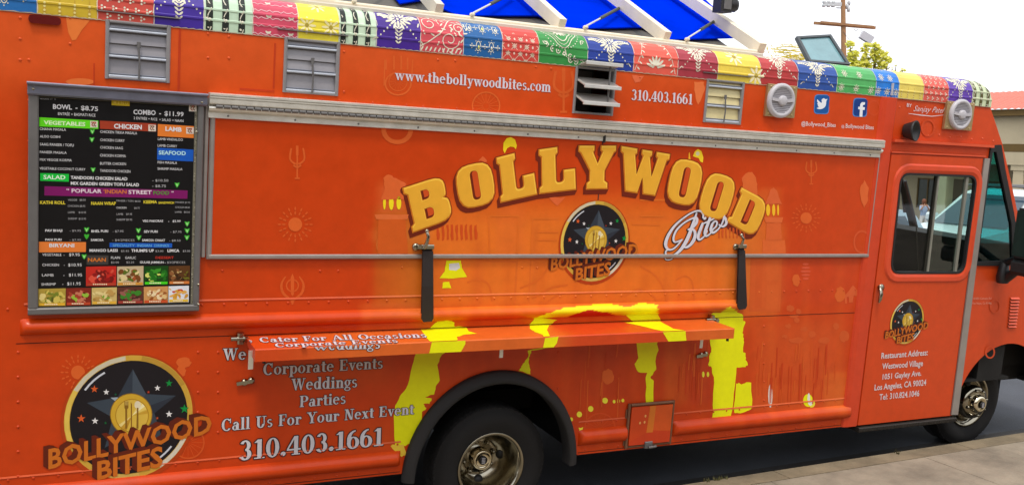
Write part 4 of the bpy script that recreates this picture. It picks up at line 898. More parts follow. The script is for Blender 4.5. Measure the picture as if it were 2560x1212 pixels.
for a in ((T2, 'BOWL  -', 292, 292, 540, 302, 48, IV, .03), (T2, '$8.75', 575, 304, 748, 316, 46, IV, .02), (T2, 'ENTRÉE + BASMATI RICE', 344, 356, 722, 372, 30), (T2, 'COMBO  -', 1104, 346, 1384, 358, 48, IV, .03), (T2, '$11.99', 1418, 360, 1612, 370, 46, IV, .02),
          (T2, '2 ENTRÉE + RICE  + SALAD + NAAN', 1108, 398, 1610, 428, 28), (T2, 'VEGETABLES', 198, 448, 620, 468, 40, S(214, 244, 190), .035), (T2, 'CHICKEN', 908, 488, 1190, 500, 46, IV, .035), (T2, 'LAMB', 1428, 514, 1592, 524, 44, IV, .035),
          (T2, 'SEAFOOD', 1360, 752, 1634, 760, 40, S(180, 226, 236), .03), (T2, 'SALAD', 196, 1000, 418, 1004, 42, S(220, 244, 220), .02), (T2, 'M E N U', 905, 240, 1046, 250, 28, S(232, 206, 90), .01), (T2, 'VEGAN =>  V', 158, 198, 322, 204, 16, GR),
          (T2, 'CHANA MASALA', 158, 506, 424, 516, 26), (T2, 'ALOO GOBHI', 160, 582, 366, 588, 26), (T2, 'SAAG PANEER / TOFU', 160, 662, 502, 674, 28), (T2, 'PANEER MASALA', 160, 740, 430, 748, 26), (T2, 'MIX VEGGIE KORMA', 160, 816, 482, 824, 26), (T2, 'VEGETABLE COCONUT CURRY', 158, 904, 620, 916, 26),
          (T2, 'CHICKEN TIKKA MASALA', 770, 536, 1142, 552, 28), (T2, 'CHICKEN CURRY', 770, 618, 1016, 628, 28), (T2, 'CHICKEN SAAG', 770, 694, 998, 702, 28), (T2, 'CHICKEN KORMA', 768, 774, 1028, 782, 28), (T2, 'BUTTER CHICKEN', 768, 856, 1030, 862, 28), (T2, 'TANDOORI CHICKEN', 768, 928, 1074, 938, 28),
          (T2, 'LAMB VINDALOO', 1352, 608, 1604, 618, 26), (T2, 'LAMB CURRY', 1350, 674, 1546, 682, 26), (T2, 'FISH MASALA', 1350, 844, 1546, 850, 26), (T2, 'SHRIMP MASALA', 1348, 908, 1600, 914, 26),
          (T2, 'TANDOORI CHICKEN SALAD', 472, 1000, 1044, 1014, 32, IV, .03), (T2, 'MIX GARDEN GREEN TOFU SALAD', 472, 1058, 1162, 1074, 32, IV, .03), (T2, '- $10.50', 1296, 1026, 1458, 1028, 26, GR, .01), (T2, '- $8.75', 1294, 1082, 1434, 1084, 26, GR, .01),
          (T2, '“ POPULAR', 428, 1136, 784, 1142, 40, S(232, 214, 226), .02), (T2, '‘INDIAN', 802, 1144, 1036, 1148, 40, S(214, 120, 50), .02), (T2, 'STREET', 1054, 1150, 1290, 1154, 40, S(232, 214, 226), .02), (T2, 'FOOD', 1306, 1156, 1466, 1158, 36, S(84, 150, 50), .02), (T2, '“', 1488, 1158, 1510, 1159, 38, S(232, 214, 226), .02),
          (T3, 'KATHI ROLL', 156, 78, 404, 80, 32, YE, .025), (T3, 'NAAN WRAP', 656, 86, 898, 88, 32, YE, .025), (T3, 'KEEMA', 1168, 72, 1300, 72, 30, YE, .025), (T3, 'SANDWICH', 1314, 76, 1466, 76, 22, YE, .025),
          (T3, 'VEGGIE   $8.50', 430, 48, 602, 48, 20, GR), (T3, 'CHICKEN $8.95', 428, 106, 598, 108, 20, GR), (T3, 'LAMB     $10.95', 430, 168, 606, 170, 20, GR), (T3, 'SHRIMP  $10.95', 430, 230, 606, 232, 20, GR),
          (T3, 'PANEER / TOFU $8.50', 904, 54, 1138, 60, 18, GR), (T3, 'CHICKEN', 904, 124, 1000, 124, 20, IV), (T3, '$8.75', 1076, 126, 1130, 126, 18, GR), (T3, 'LAMB    $9.95', 904, 186, 1056, 186, 20, GR), (T3, 'SHRIMP $9.95', 904, 240, 1056, 240, 20, GR),
          (T3, 'PANEER $7.95', 1480, 68, 1624, 72, 16, GR), (T3, 'CHICKEN $8.50', 1478, 118, 1620, 120, 18, GR), (T3, 'LAMB   $8.50', 1476, 164, 1620, 166, 18, GR), (T3, 'VEG PAKORAS', 1158, 254, 1360, 254, 22, IV, .02), (T3, '-   $5.99', 1410, 256, 1530, 256, 22, IV, .01),
          (T3, 'PAV BHAJI', 208, 348, 374, 348, 24, IV, .02), (T3, '- $9.95', 446, 348, 556, 348, 20, GR), (T3, 'BHEL PURI', 658, 354, 822, 354, 24, IV, .02), (T3, '- $7.95', 866, 354, 972, 354, 22, GR), (T3, 'SEV PURI', 1172, 358, 1306, 358, 24, IV, .02), (T3, '- $7.95', 1430, 360, 1540, 360, 22, GR),
          (T3, 'PANI PURI', 208, 436, 366, 436, 22, IV, .02), (T3, '- $7.95', 446, 438, 556, 438, 20, GR), (T3, 'SAMOSA', 652, 440, 778, 440, 24, IV, .02), (T3, '- $4/2PIECES', 864, 440, 1080, 442, 22, GR), (T3, 'SAMOSA CHAAT', 1154, 442, 1378, 444, 24, IV, .02), (T3, '- $8.50', 1420, 444, 1530, 444, 20, GR),
          (T3, 'BIRYANI', 246, 498, 492, 500, 36, IV, .03), (T3, 'SPECIALITY  INDIAN  DRINKS', 868, 494, 1416, 496, 26, S(110, 180, 226), .01), (T3, 'MANGO LASSI', 640, 544, 914, 544, 28, IV, .03), (T3, '$5.95', 948, 546, 1026, 546, 20, GR), (T3, 'THUMPS UP', 1048, 546, 1270, 546, 28, IV, .03), (T3, '$3.00', 1284, 546, 1362, 546, 20, GR), (T3, 'LIMCA', 1402, 546, 1518, 546, 28, IV, .03), (T3, '$3.00', 1552, 546, 1624, 546, 20, GR),
          (T3, 'VEGETABLE  -', 180, 584, 396, 586, 26), (T3, '$9.95', 440, 586, 546, 586, 30), (T3, 'CHICKEN    -', 178, 684, 398, 684, 26), (T3, '$10.95', 432, 686, 564, 686, 30), (T3, 'LAMB       -', 176, 784, 396, 784, 26), (T3, '$11.95', 438, 784, 568, 784, 30), (T3, 'SHRIMP     -', 170, 874, 384, 870, 26), (T3, '$11.95', 422, 870, 554, 868, 30),
          (T3, 'NAAN', 624, 640, 800, 640, 38, S(214, 120, 40), .02), (T3, 'PLAIN', 850, 614, 938, 614, 26), (T3, 'GARLIC', 988, 614, 1094, 614, 26), (T3, '$2.00', 850, 656, 928, 656, 20, GR), (T3, '$2.25', 1000, 656, 1076, 656, 20, GR), (T3, 'DEESERT', 1286, 612, 1464, 612, 24, S(190, 50, 36), .02), (T3, 'GULAB JAMMUN -', 1132, 656, 1384, 658, 22, IV, .02), (T3, '$3/2PIECES', 1398, 658, 1576, 658, 22, GR)):
    mt(*a)
for T, x, y in ((T2, 690, 525), (T2, 686, 606), (T2, 698, 910), (T2, 1546, 1062), (T3, 1594, 274), (T3, 1594, 342), (T3, 1592, 408), (T3, 612, 332), (T3, 612, 398), (T3, 1118, 340), (T3, 1122, 410), (T3, 588, 594)):
    dec(mb, [T(x + a * 26, y + b * 26) for a, b in [(-1, -.9), (-.5, -1), (0, -.7), (.5, -1), (1, -.9), (.6, .2), (0, 1), (-.6, .2)]], PV, S(60, 180, 50))
    dec(mb, [T(x + a * 26, y + b * 26) for a, b in [(-.5, -.6), (-.2, -.6), (0, .1), (.2, -.6), (.5, -.6), (.1, .5), (-.1, .5)]], PV - .0008, S(170, 236, 150))
for x, y in ((706, 448), (1294, 486), (1676, 512), (1704, 286)):
    dec(mb, [T2(x + a, y + b) for a, b in [(-38, -34), (38, -30), (38, 34), (-38, 32)]], PV, S(220, 208, 196))
    for dx in (-14, 8): 
        for q in ribbon([T2(x + dx + a, y + b) for a, b in spline([(-14, -20), (12, -18), (-6, 4), (14, 22)], 3)], 2.2): dec(mb, q, PV - .0008, random.choice([S(190, 70, 50), S(110, 90, 60)]))
# food pictures
TILES = [((606, 690), (902, 880), (196, 40, 30), [(150, 20, 18), (220, 80, 60), (120, 20, 16), (214, 190, 190)], (180, 60, 40)), ((910, 688), (1168, 876), (196, 176, 140), [(120, 70, 30), (90, 110, 30), (226, 206, 150), (170, 80, 40)], (214, 150, 60)),
         ((1174, 686), (1410, 868), (20, 70, 16), [(30, 110, 24), (16, 50, 12), (210, 220, 110), (60, 150, 40)], (70, 214, 30)), ((1414, 684), (1622, 864), (92, 56, 24), [(140, 90, 50), (60, 36, 16), (200, 170, 110), (110, 110, 30)], (214, 124, 60)),
         ((140, 906), (408, 1076), (176, 150, 60), [(210, 190, 90), (120, 130, 40), (226, 206, 130), (90, 90, 30)], (226, 176, 50)), ((412, 900), (656, 1070), (130, 40, 26), [(170, 60, 44), (90, 20, 16), (150, 190, 60), (200, 120, 90)], (190, 70, 40)),
         ((662, 896), (908, 1060), (206, 180, 110), [(226, 206, 140), (170, 130, 60), (120, 160, 50), (190, 150, 80)], (226, 176, 60)), ((914, 890), (1166, 1054), (96, 50, 40), [(130, 70, 60), (70, 36, 30), (60, 130, 40), (150, 90, 80)], (160, 60, 50)),
         ((1170, 886), (1408, 1048), (206, 150, 90), [(150, 80, 30), (236, 214, 170), (190, 110, 60), (226, 190, 130)], (206, 80, 40)), ((1412, 880), (1612, 1040), (222, 226, 236), [(226, 186, 60), (206, 150, 50), (226, 170, 80), (200, 70, 50)], (226, 186, 60))]
for (x0, y0), (x1, y1), base, cs, strip in TILES:
    bar(T3, [(x0, y0), (x1, y0 - 6), (x1 - 2, y1 - 4), (x0, y1)], S(*base))
    for k in range(26):
        rx = random.uniform(.05, .16) * (x1 - x0); ry = rx * random.uniform(.4, .8); x = random.uniform(x0 + rx, x1 - rx); y = random.uniform(y0 + ry + (y1 - y0) * .12, y1 - ry - 24)
        dec(mb, [T3(*p) for p in jag(ell(x, y, rx, ry, 7, random.uniform(-1, 1)), 3, 2)], PV - k * 2e-5, S(*random.choice(cs)))
    bar2 = [(x0 + 8, y1 - 30), (x1 - 8, y1 - 34), (x1 - 8, y1 - 8), (x0 + 8, y1 - 5)]
    dec(mb, [T3(*p) for p in bar2], PV - .0016, S(*strip))
    for k in range(7): dec(mb, [T3(lerp(x0, x1, .25 + k * .07) + a, y1 - 19 + b) for a, b in [(-6, -6), (6, -6), (6, 6), (-6, 6)]], PV - .0026, S(240, 226, 190))
mb.build('menu_sheet', PRINT, menu)

# ---- louvred vent windows
def vent(v, cg, opened=False):
    a, b, c, d = v; m = MB(); fr = S(140, 138, 140); f = .014
    d2 = d + .012
    m.bbox(L(a - .004, -.012, b - .006), L(a + f, .06, d2), fr); m.bbox(L(c - f, -.012, b - .006), L(c + .006, .06, d2), fr)
    m.bbox(L(a + f, -.010, b - .006), L(c - f, .06, b + .008), fr); m.bbox(L(a + f, -.010, d2 - f), L(c - f, .06, d2), fr)
    fo = m.build('louver_window', GALV, truck)
    m = MB(); h = (d - b) / 4
    if not opened:
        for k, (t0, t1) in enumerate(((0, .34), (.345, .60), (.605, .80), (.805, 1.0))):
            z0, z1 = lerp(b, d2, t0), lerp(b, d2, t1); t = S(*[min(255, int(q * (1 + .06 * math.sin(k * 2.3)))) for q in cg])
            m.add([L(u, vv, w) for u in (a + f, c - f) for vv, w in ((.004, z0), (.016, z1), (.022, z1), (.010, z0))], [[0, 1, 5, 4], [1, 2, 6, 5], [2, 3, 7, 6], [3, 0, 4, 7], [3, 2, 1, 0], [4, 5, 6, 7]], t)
            if k != 2:
                m.bbox(L(a + f, -.008, z0 + .004), L(c - f, .006, z0 + .015), S(196, 204, 218), r=.004); m.bbox(L(a + f, -.004, z0 + .017), L(c - f, .008, z0 + .024), S(120, 124, 136), r=.003)
    else:
        for k in range(3):
            z0 = b + .075 + k * .10; ti = (.012, .010, -.03)[k]
            m.add([L(u, vv, w) for u in (a + .012, c - .01) for vv, w in ((-.10, z0 - ti), (.05, z0 + ti + .03), (.05, z0 + ti + .036), (-.10, z0 - ti + .006))], [[0, 1, 5, 4], [1, 2, 6, 5], [2, 3, 7, 6], [3, 0, 4, 7], [3, 2, 1, 0], [4, 5, 6, 7]], S(186, 182, 176))
            m.bbox(L(a + .012, -.106, z0 - ti - .012), L(c - .01, -.099, z0 - ti + .010), S(206, 206, 204), r=.003)
    m.build('louver_slat', GALV, fo)
    m = MB(); x = lerp(a, c, .52)
    if opened:
        m.tube([L(lerp(a, c, .72), -.07, b + .06), L(lerp(a, c, .72), -.07, b + .30)], .006, 8); m.build('crank_rod', STEEL, fo); m = MB(); m.tube([L(lerp(a, c, .25), .2, b + .17), L(lerp(a, c, .25), .281, b + .17)], .03, 12)
        m.box(L(a, .28, b - .02), L(c, .285, d), S(70, 62, 52))
    else:
        m.tube([L(x, -.016, b + .004), L(x + .002, -.018, b + h * 1.2), L(x - .006, -.014, b + h * 2.6)], .005, 6); m.bbox(L(x - .012, -.018, b + h * 2.3), L(x + .006, -.004, b + h * 2.75))
    m.build('vent_duct' if opened else 'crank_rod', STEEL, fo)
    m = MB(); m.bbox(L(a - .045, -.018, d + .047), L(c + .045, .005, d + .052), flankcol(a, d)); m.build('rain_visor', STEEL, fo)
for v, cg, op in zip(VENTS, ((142, 140, 146), (150, 148, 154), (150, 150, 150), (214, 200, 150)), (0, 0, 1, 0)): vent(v, cg, op)  # last vent tinted yellow in place of a reflection

# ---- painted patchwork band along the roof cove
PROF = [(0, 0), (-.002, .004), (-.002, .050), (-.006, .054), (-.006, .062), (-.003, .066), (.000, .104), (-.003, .108), (-.002, .116), (.004, .121), (.02, .152), (.045, .178), (.085, .196), (.14, .206)]
ARC = [0]
for a, b in zip(PROF, PROF[1:]): ARC.append(ARC[-1] + math.hypot(b[0] - a[0], b[1] - a[1]))
LP = ARC[-1]
def cvp(t):
    t = max(0, min(LP - 1e-6, t)); i = max(k for k in range(len(ARC) - 1) if ARC[k] <= t); s = (t - ARC[i]) / (ARC[i + 1] - ARC[i])
    a, b = PROF[i], PROF[i + 1]; d = (b[0] - a[0], b[1] - a[1]); l = math.hypot(*d)
    return a[0] + d[0] * s, a[1] + d[1] * s, -d[1] / l, d[0] / l
def edgey(x):
    P_ = [(-60, 23), (0, 27), (240, 44), (508, 72), (850, 114), (1240, 151), (1580, 183), (1860, 213), (2180, 238), (2480, 262)]
    for a, b in zip(P_, P_[1:]):
        if x <= b[0]: return lerp(a[1], b[1], (x - a[0]) / (b[0] - a[0]))
    return 262
ux = lambda x: at(x, edgey(x)).x
UF = 6.655                                                # front end of the band
def frontdv(u, t):                                        # the band wraps round at the front corner
    return max(0.0, (u - (UF - .20)) / .20) ** 2 * .10
class Cove:
    def __init__(s, mb, u0): s.mb = mb; s.u0 = u0; s.k = 0
    def f(s, x, t, lift):
        v, w, nv, nw = cvp(t); u = s.u0 + x; cut = max(0.0, t / LP - .1)
        u2 = u if u < UF - .25 else min(u, UF - .24 * cut ** 1.6)
        return L(u2, v - .003 + nv * (lift + .0012) , WT + w + nw * (lift + .0012))
    def p(s, pts, c): s.mb.flat([pts], s.f, c)
    def r(s, pts, w, c):
        for q in ribbon(pts, w): s.p(q, c)
IVO = S(222, 218, 198)
def m_dots(c, W, H, col_=IVO, s=.052):
    j = 0; y = s * .5
    while y < H:
        x = s * (.5 if j % 2 else 1.0)
        while x < W - .01:
            for a in range(3): c.p(ell(x + .009 * math.cos(a * 2.1), y + .009 * math.sin(a * 2.1), .0055, .0055, 6), col_)
            x += s
        y += s * .8; j += 1
    c.r([(0, y * .33), (W, y * .33)], .003, S(170, 50, 44))
def m_paisley(c, W, H, col_=IVO, n=3):
    for j, y in enumerate((H * .22, H * .62, H * .95)):
        for i in range(n + 1):
            x = W * (i + (.5 if j % 2 else .15)) / n
            if .02 < x < W - .02:
                for q in ring(x, y, .017, .032, .005, .005, n=10): c.p(q, col_)
                c.p(ell(x + .002, y - .006, .006, .014, 8), S(214, 216, 120) if i % 2 else col_)
                for k in range(8): a = k * math.pi / 4; c.p(ell(x + .023 * math.cos(a), y + .04 * math.sin(a), .003, .004, 5), col_)
            x2 = x + W / n * .5
            if .01 < x2 < W - .01:
                for dx, dy in ((0, 0), (.01, 0), (-.01, 0), (0, .012), (0, -.012)): c.p(ell(x2 + dx, y + dy, .004, .005, 5), col_)
def m_zig(c, W, H, col_=S(226, 214, 140)):
    n = 4
    for i in range(n):
        x = W * i / n; w = W / n
        c.r([(x, .0), (x + w / 2, H * .62), (x + w, .0)], .007, col_); c.r([(x, H * .3), (x + w / 2, H * .95), (x + w, H * .3)], .005, col_)
        c.p([(x + w * .4, H * .05), (x + w * .5, H * .32), (x + w * .6, H * .05)], S(190, 150, 60))
        for k in range(4): c.p(ell(x + w * .5, H * (.02 + .06 * k), .006, .006, 6), col_)
def m_bloom(c, W, H, col_=IVO, cy=.55, big=True):
    # chandelier-like flower spray
    x0 = W / 2; y0 = H * cy
    for i in range(16):
        a = i * math.pi / 8; l = .056 if i % 2 else .040
        c.p(ell(x0 + l * math.cos(a), y0 + l * .9 * math.sin(a), .025, .0075, 8, a), col_)
    c.p(ell(x0, y0, .009, .009, 8), col_)
    for s in (-1, 1):
        for k in range(6):
            t = k / 5; x = x0 + s * (.07 + t * (W * .42 - .07)); y = y0 + H * (.06 + .03 * math.sin(t * 3))
            c.p(ell(x, y + .016 * (1 - t * .6), .021 * (1 - .5 * t), .0056, 7, s * (.5 + .3 * t)), col_); c.p(ell(x, y - .014 * (1 - t * .6), .019 * (1 - .5 * t), .0052, 7, -s * .5), col_)
        for k in range(5): c.p(ell(x0 + s * (.05 + k * .018), y0 - .05 - k * .02, .006 - k * .0006, .006, 6), col_)
        c.p(ell(x0 + s * .14, max(.016, y0 - .135), .020, .004, 6, -s * .8), col_)
    for k in range(5): 
        y = y0 - .055 - k * .022; l = .02 - k * .002
        for s in (-1, 1): c.p(ell(x0 + s * l * .7, y, l, .0055, 7, s * .8), col_)
    for k in range(6): a = math.pi * (.15 + k * .14); c.p(ell(x0 + .075 * math.cos(a), y0 + .07 * math.sin(a), .016, .006, 7, a), col_)
def m_stripes(c, W, H, n=3, bl=S(38, 44, 40), lt=S(188, 214, 186)):
    for i in range(n):
        x = W * (i + .12 + (.0 if i else .02)) / n * (1.0) ; w = W / n * .42
        pts = [(x + w / 2, H * k / 12) for k in range(13)]; c.r(pts, w, bl); c.r([(p[0] - w * .55, p[1]) for p in pts], .003, lt); c.r([(p[0] + w * .55, p[1]) for p in pts], .003, lt)
        vine = [(x + w / 2 + w * .26 * math.sin(k * .62), H * k / 30) for k in range(31)]; c.r(vine, .0045, IVO)
        for k in range(7): c.p(ell(x + w / 2 - w * .16 * math.sin(k * 2.6 + 1.2), H * (k + .5) / 7, w * .16, .007, 7, .6), IVO)
def m_wave(c, W, H):
    for j in range(7):
        y = H * (j + .3) / 7; c.r([(W * i / 16, y + .006 * math.sin(i * 2.4)) for i in range(17)], .004, S(232, 190, 196))
        for i in range(2): 
            x = W * ((i + (.25 if j % 2 else .7)) / 2)
            if x < W - .03 and j % 2 == 0: 
                for a in range(3): c.p(ell(x + .008 * (a - 1), y + .01, .010, .005, 6, (a - 1) * .9), IVO)
def m_flowers(c, W, H, spots, r=.03, col_=IVO):
    for fx, fy in spots:
        for i in range(8): a = i * math.pi / 4; c.p(ell(W * fx + r * .62 * math.cos(a), H * fy + r * .62 * math.sin(a), r * .42, r * .14, 7, a), col_)
        c.p(ell(W * fx, H * fy, r * .22, r * .22, 8), S(170, 150, 60))
def m_scroll(c, W, H, col_=IVO):
    stem = spline([(0, H * .1), (W * .25, H * .25), (W * .5, H * .45), (W * .75, H * .8), (W, H * .95)], 8); c.r(stem, .006, col_)
    for cx_, cy_, r, s in ((W * .22, H * .6, .06, 1), (W * .68, H * .28, .06, -1), (W * .9, H * .55, .04, 1), (W * .5, H * .9, .05, -1)):
        c.r([(cx_ + r * (1 - k / 26) * math.cos(s * k * .42), cy_ + r * (1 - k / 26) * math.sin(s * k * .42)) for k in range(22)], .0055, col_)
        for k in range(9): a = k * .7; c.p(ell(cx_ + r * 1.25 * math.cos(a), cy_ + r * 1.25 * math.sin(a), .016, .005, 6, a + .9), col_)
    for i in range(10): c.p(ell(W * (i + .5) / 10, H * .07, .016, .005, 6, 1.1), col_)
def m_lattice(c, W, H):
    n = 3; s = W / n
    for k in range(-3, n + 4):
        c.r([(max(0, min(W, k * s + q * s)), q * s * 1.1 if 0 <= k * s + q * s <= W else (W - k * s if k * s + q * s > W else -k * s) * 1.1) for q in (0, .5, 1, 1.5, 2)], .0045, S(226, 190, 170))
        c.r([(max(0, min(W, k * s - q * s)), q * s * 1.1 if 0 <= k * s - q * s <= W else (k * s if k * s - q * s < 0 else k * s - W) * 1.1) for q in (0, .5, 1, 1.5, 2)], .0045, S(226, 190, 170))
    for j in range(4):
        for i in range(n + 1):
            x = s * (i + (.5 if j % 2 else 0)); y = s * 1.1 * j * .5
            if .008 < x < W - .008: m_flowers(c, 1, 1, [(x, y)], .016)
            x2 = s * (i + (0 if j % 2 else .5))
            if .01 < x2 < W - .01: c.p(ell(x2, y, .006, .009, 8), S(232, 206, 190))
def m_green(c, W, H):
    x0 = W / 2
    for k, (rr, w) in enumerate(((.105, .005), (.088, .003), (.07, .006))):
        c.r([(x0 + rr * math.cos(a) * (1 + .12 * math.cos(4 * a)), H * .86 + rr * 1.25 * math.sin(a) * (1 + .12 * math.cos(4 * a))) for a in (math.pi + math.pi * q / 24 for q in range(25))], w, IVO)
    for i in range(7): a = math.pi + math.pi * (i + .5) / 7; c.p(ell(x0 + .035 * math.cos(a), H * .88 + .04 * math.sin(a), .026, .007, 8, a), IVO)
    for i in range(16):
        x, y = W * ((i * .377) % 1), H * (.06 + .5 * ((i * .61) % 1))
        if abs(x - x0) < .085 and y > H * .35: continue
        if .02 < x < W - .02: c.r([(x + .014 * math.cos(q * .7 + i), y + .018 * math.sin(q * .7 + i)) for q in range(6)], .006, IVO); c.p(ell(x, y, .005, .006, 6), IVO)
    for i in range(20): a = math.pi + math.pi * i / 19; c.p(ell(x0 + .125 * math.cos(a), H * .86 + .15 * math.sin(a), .004, .005, 5), IVO)
def m_arch(c, W, H):
    x0 = W / 2
    for i in range(7): a = math.pi * (.12 + .127 * i); c.p(ell(x0 + .045 * math.cos(a), H * .12 + .055 * math.sin(a), .034, .009, 8, a), IVO)
    for s in (-1, 1):
        c.r([(x0 + s * (W * .46 - .10 * t), H * (.05 + .9 * t) ) for t in (k / 10 for k in range(11))], .004, IVO)
        for k in range(6): c.p(ell(x0 + s * (W * .38 - .012 * k), H * (.1 + .13 * k), .014, .005, 6, s * .7), IVO)
        for i in range(8): c.p(ell(x0 + s * (.05 + .014 * (i % 4)), H * (.72 + .1 * (i // 4)), .006, .008, 6), IVO)
def m_sprig(c, W, H, n=9):
    for i in range(n):
        x, y = W * (.12 + .76 * ((i % 3) / 2)), H * (.14 + .36 * (i // 3)) ; x += (.03 if (i // 3) % 2 else 0)
        if x < W - .02: 
            for q in ring(x, y, .02, .021, .006, .006, n=8): c.p(q, IVO)
            c.p(ell(x, y, .009, .009, 7), IVO)
            for k in range(8): a = k * math.pi / 4; c.p(ell(x + .026 * math.cos(a), y + .028 * math.sin(a), .004, .004, 5), IVO)
PATCH = [(-70, 92, (18, 104, 176), lambda c, W, H: m_paisley(c, W, H)), (92, 242, (202, 172, 36), m_zig), (242, 383, (204, 74, 60), m_dots), (383, 508, (58, 28, 150), lambda c, W, H: m_bloom(c, W, H, cy=.66)),
         (508, 630, (190, 216, 190), m_stripes), (630, 742, (206, 68, 96), m_wave), (742, 845, (238, 220, 56), lambda c, W, H: m_flowers(c, W, H, [(.22, .28), (.8, .28), (.5, .72)], .05, S(236, 226, 170))), (845, 938, (196, 220, 192), m_stripes),
         (938, 1048, (60, 18, 138), lambda c, W, H: m_bloom(c, W, H, cy=.62)), (1048, 1155, (206, 72, 82), m_scroll), (1155, 1252, (10, 92, 158), m_paisley), (1252, 1343, (206, 64, 54), m_lattice), (1343, 1465, (42, 138, 60), m_green),
         (1465, 1580, (16, 52, 146), lambda c, W, H: m_bloom(c, W, H, cy=.6)), (1580, 1690, (224, 88, 70), m_arch), (1690, 1790, (164, 44, 60), lambda c, W, H: m_bloom(c, W, H, cy=.66)), (1790, 1896, (236, 208, 72), lambda c, W, H: m_flowers(c, W, H, [(.42, .62), (.9, .2)], .07, S(240, 230, 190))),
         (1896, 1990, (178, 48, 48), lambda c, W, H: m_bloom(c, W, H, cy=.7)), (1990, 2088, (28, 74, 156), lambda c, W, H: m_bloom(c, W, H, cy=.6)), (2088, 2185, (74, 170, 90), m_sprig), (2185, 2243, (4, 116, 210), lambda c, W, H: m_sprig(c, W, H, 9)),
         (2243, 2305, (226, 204, 92), m_zig), (2305, 2367, (216, 84, 70), m_dots), (2367, 2427, (92, 52, 168), lambda c, W, H: m_bloom(c, W, H, cy=.6)), (2427, 2478, (204, 216, 178), lambda c, W, H: m_stripes(c, W, H, 3, S(88, 84, 44)))]
mb = MB()
base = MB()
for xa, xb, cc, fn in PATCH:
    u0, u1 = ux(xa), ux(xb)
    if xa < 0: u0 = US
    if xb >= 2478: u1 = UF
    c = Cove(mb, u0); n = max(3, int((u1 - u0) / .03)); nt_ = len(ARC); Wd = u1 - u0
    V = []
    for i in range(n + 1):
        for t in ARC:
            q = c.f(Wd * i / n, t, -.0012); V.append(q)
    base.add(V, [[i * nt_ + k, (i + 1) * nt_ + k, (i + 1) * nt_ + k + 1, i * nt_ + k + 1] for i in range(n) for k in range(nt_ - 1)], S(*cc), 0, False)
    fn(c, Wd, LP)
    c.r([(.002 + .002 * math.sin(k * 1.3), LP * k / 14) for k in range(15)], .004, S(214, 206, 190))
    c.r([(Wd * k / 20, .003 + .002 * math.sin(k * 2.1)) for k in range(21)], .004, S(216, 196, 170))
base.merge(mb, 1); base.build('roof_band', [CLOTHP, PRINT], truck)
m = MB()                                                  # roof sheet behind the band, and front cap
ZT = WT + PROF[-1][1]
m.add([L(US, .13, ZT - .002), L(6.4, .13, ZT - .002), L(6.4, TW - .1, ZT + .04), L(US, TW - .1, ZT + .04)], [(0, 1, 2, 3)], S(190, 186, 176))
m.add([L(US, TW - .1, ZT + .04), L(6.4, TW - .1, ZT + .04), L(6.5, TW, WT), L(US, TW, WT)], [(0, 1, 2, 3)], S(190, 120, 60))
fc = [L(UF - .24 * (max(0, t / LP - .1)) ** 1.6, cvp(t)[0], WT + cvp(t)[1]) for t in ARC]
fb = [Vector((p.x, TW - .1 - .0, p.z)) for p in fc]
m.add(fc + fb, [[k, k + 1, len(fc) + k + 1, len(fc) + k] for k in range(len(fc) - 1)], S(210, 200, 170))
m.build('roof_sheet', PAINT, truck)

# ---- raised roof lid with blue tarp
CR = S(206, 200, 186); CR2 = S(230, 218, 194)
A = R_(24); CD = Vector((0, math.cos(A), math.sin(A))); CN = Vector((0, -math.sin(A), math.cos(A)))
E0 = at(1400, 74, .15); CP = Vector((E0.x, E0.y, E0.z))
m = MB(); c0 = at(560, -20, .13).x; c1 = at(1893, 128, .13).x; zc = at(1200, 43, .13).z
m.bbox(L(c0, .125, ZT - .03), L(c1, .20, zc), CR2, r=.01); m.bbox(L(c0, .10, ZT - .03), L(c1 + .03, .124, lerp(ZT, zc, .40)), CR, r=.006)
coam = m.build('roof_coaming', CREAM, truck)
m = MB(); b0 = at_plane(1000, -60, CP + CN * .09, CN); ends = ((1097, 42), (1400, 74), (1661, 104), (1895, 130))
xl = at(560, -20, .2).x
def cpl(u, s, h): return Vector((u, CP.y, CP.z)) + CD * s + CN * h
m.add([cpl(u, s, h) - P0 for u in (xl, at(1888, 124, .15).x) for s, h in ((.10, -.10), (1.9, -.10), (1.9, -.08), (.10, -.08))], [[0, 1, 5, 4], [1, 2, 6, 5], [2, 3, 7, 6], [3, 0, 4, 7], [3, 2, 1, 0], [4, 5, 6, 7]], S(86, 82, 74))
lid = m.build('roof_lid', CREAM, truck)
for i, (x, y) in enumerate(((820, 4),) + ends):
    m = MB(); e = at_plane(x, y, CP, CN); hw = .024 if i < 4 else .03
    m.obox(cpl(e.x, -.01, .03) - P0, cpl(e.x, 1.85, .03) - P0, hw * 2, .08, CN, CR2 if i > 1 else CR)
    m.build('lid_beam', CREAM, lid)
for pts in ([(985, -8), (1000, 9), (1085, -4), (1030, -70), (940, -60)], [(1090, -70), (1108, 22), (1144, 38), (1345, 39), (1400, 60), (1400, -60), (1270, -80)], [(1380, -70), (1400, 50), (1403, 72), (1607, 68), (1660, 90), (1650, -60), (1500, -80)], [(1640, -60), (1660, 84), (1667, 99), (1847, 94), (1880, 110), (1852, 80), (1720, -70)]):
    m = MB(); P3 = [at_plane(x, y, CP - CN * .055, CN) - P0 + (CD * .85 if y < -40 else CD * 0) for x, y in pts]; m.prism(P3, CN * -.008, S(0, 48, 224)); m.build('tarp_panel', TARP, lid)
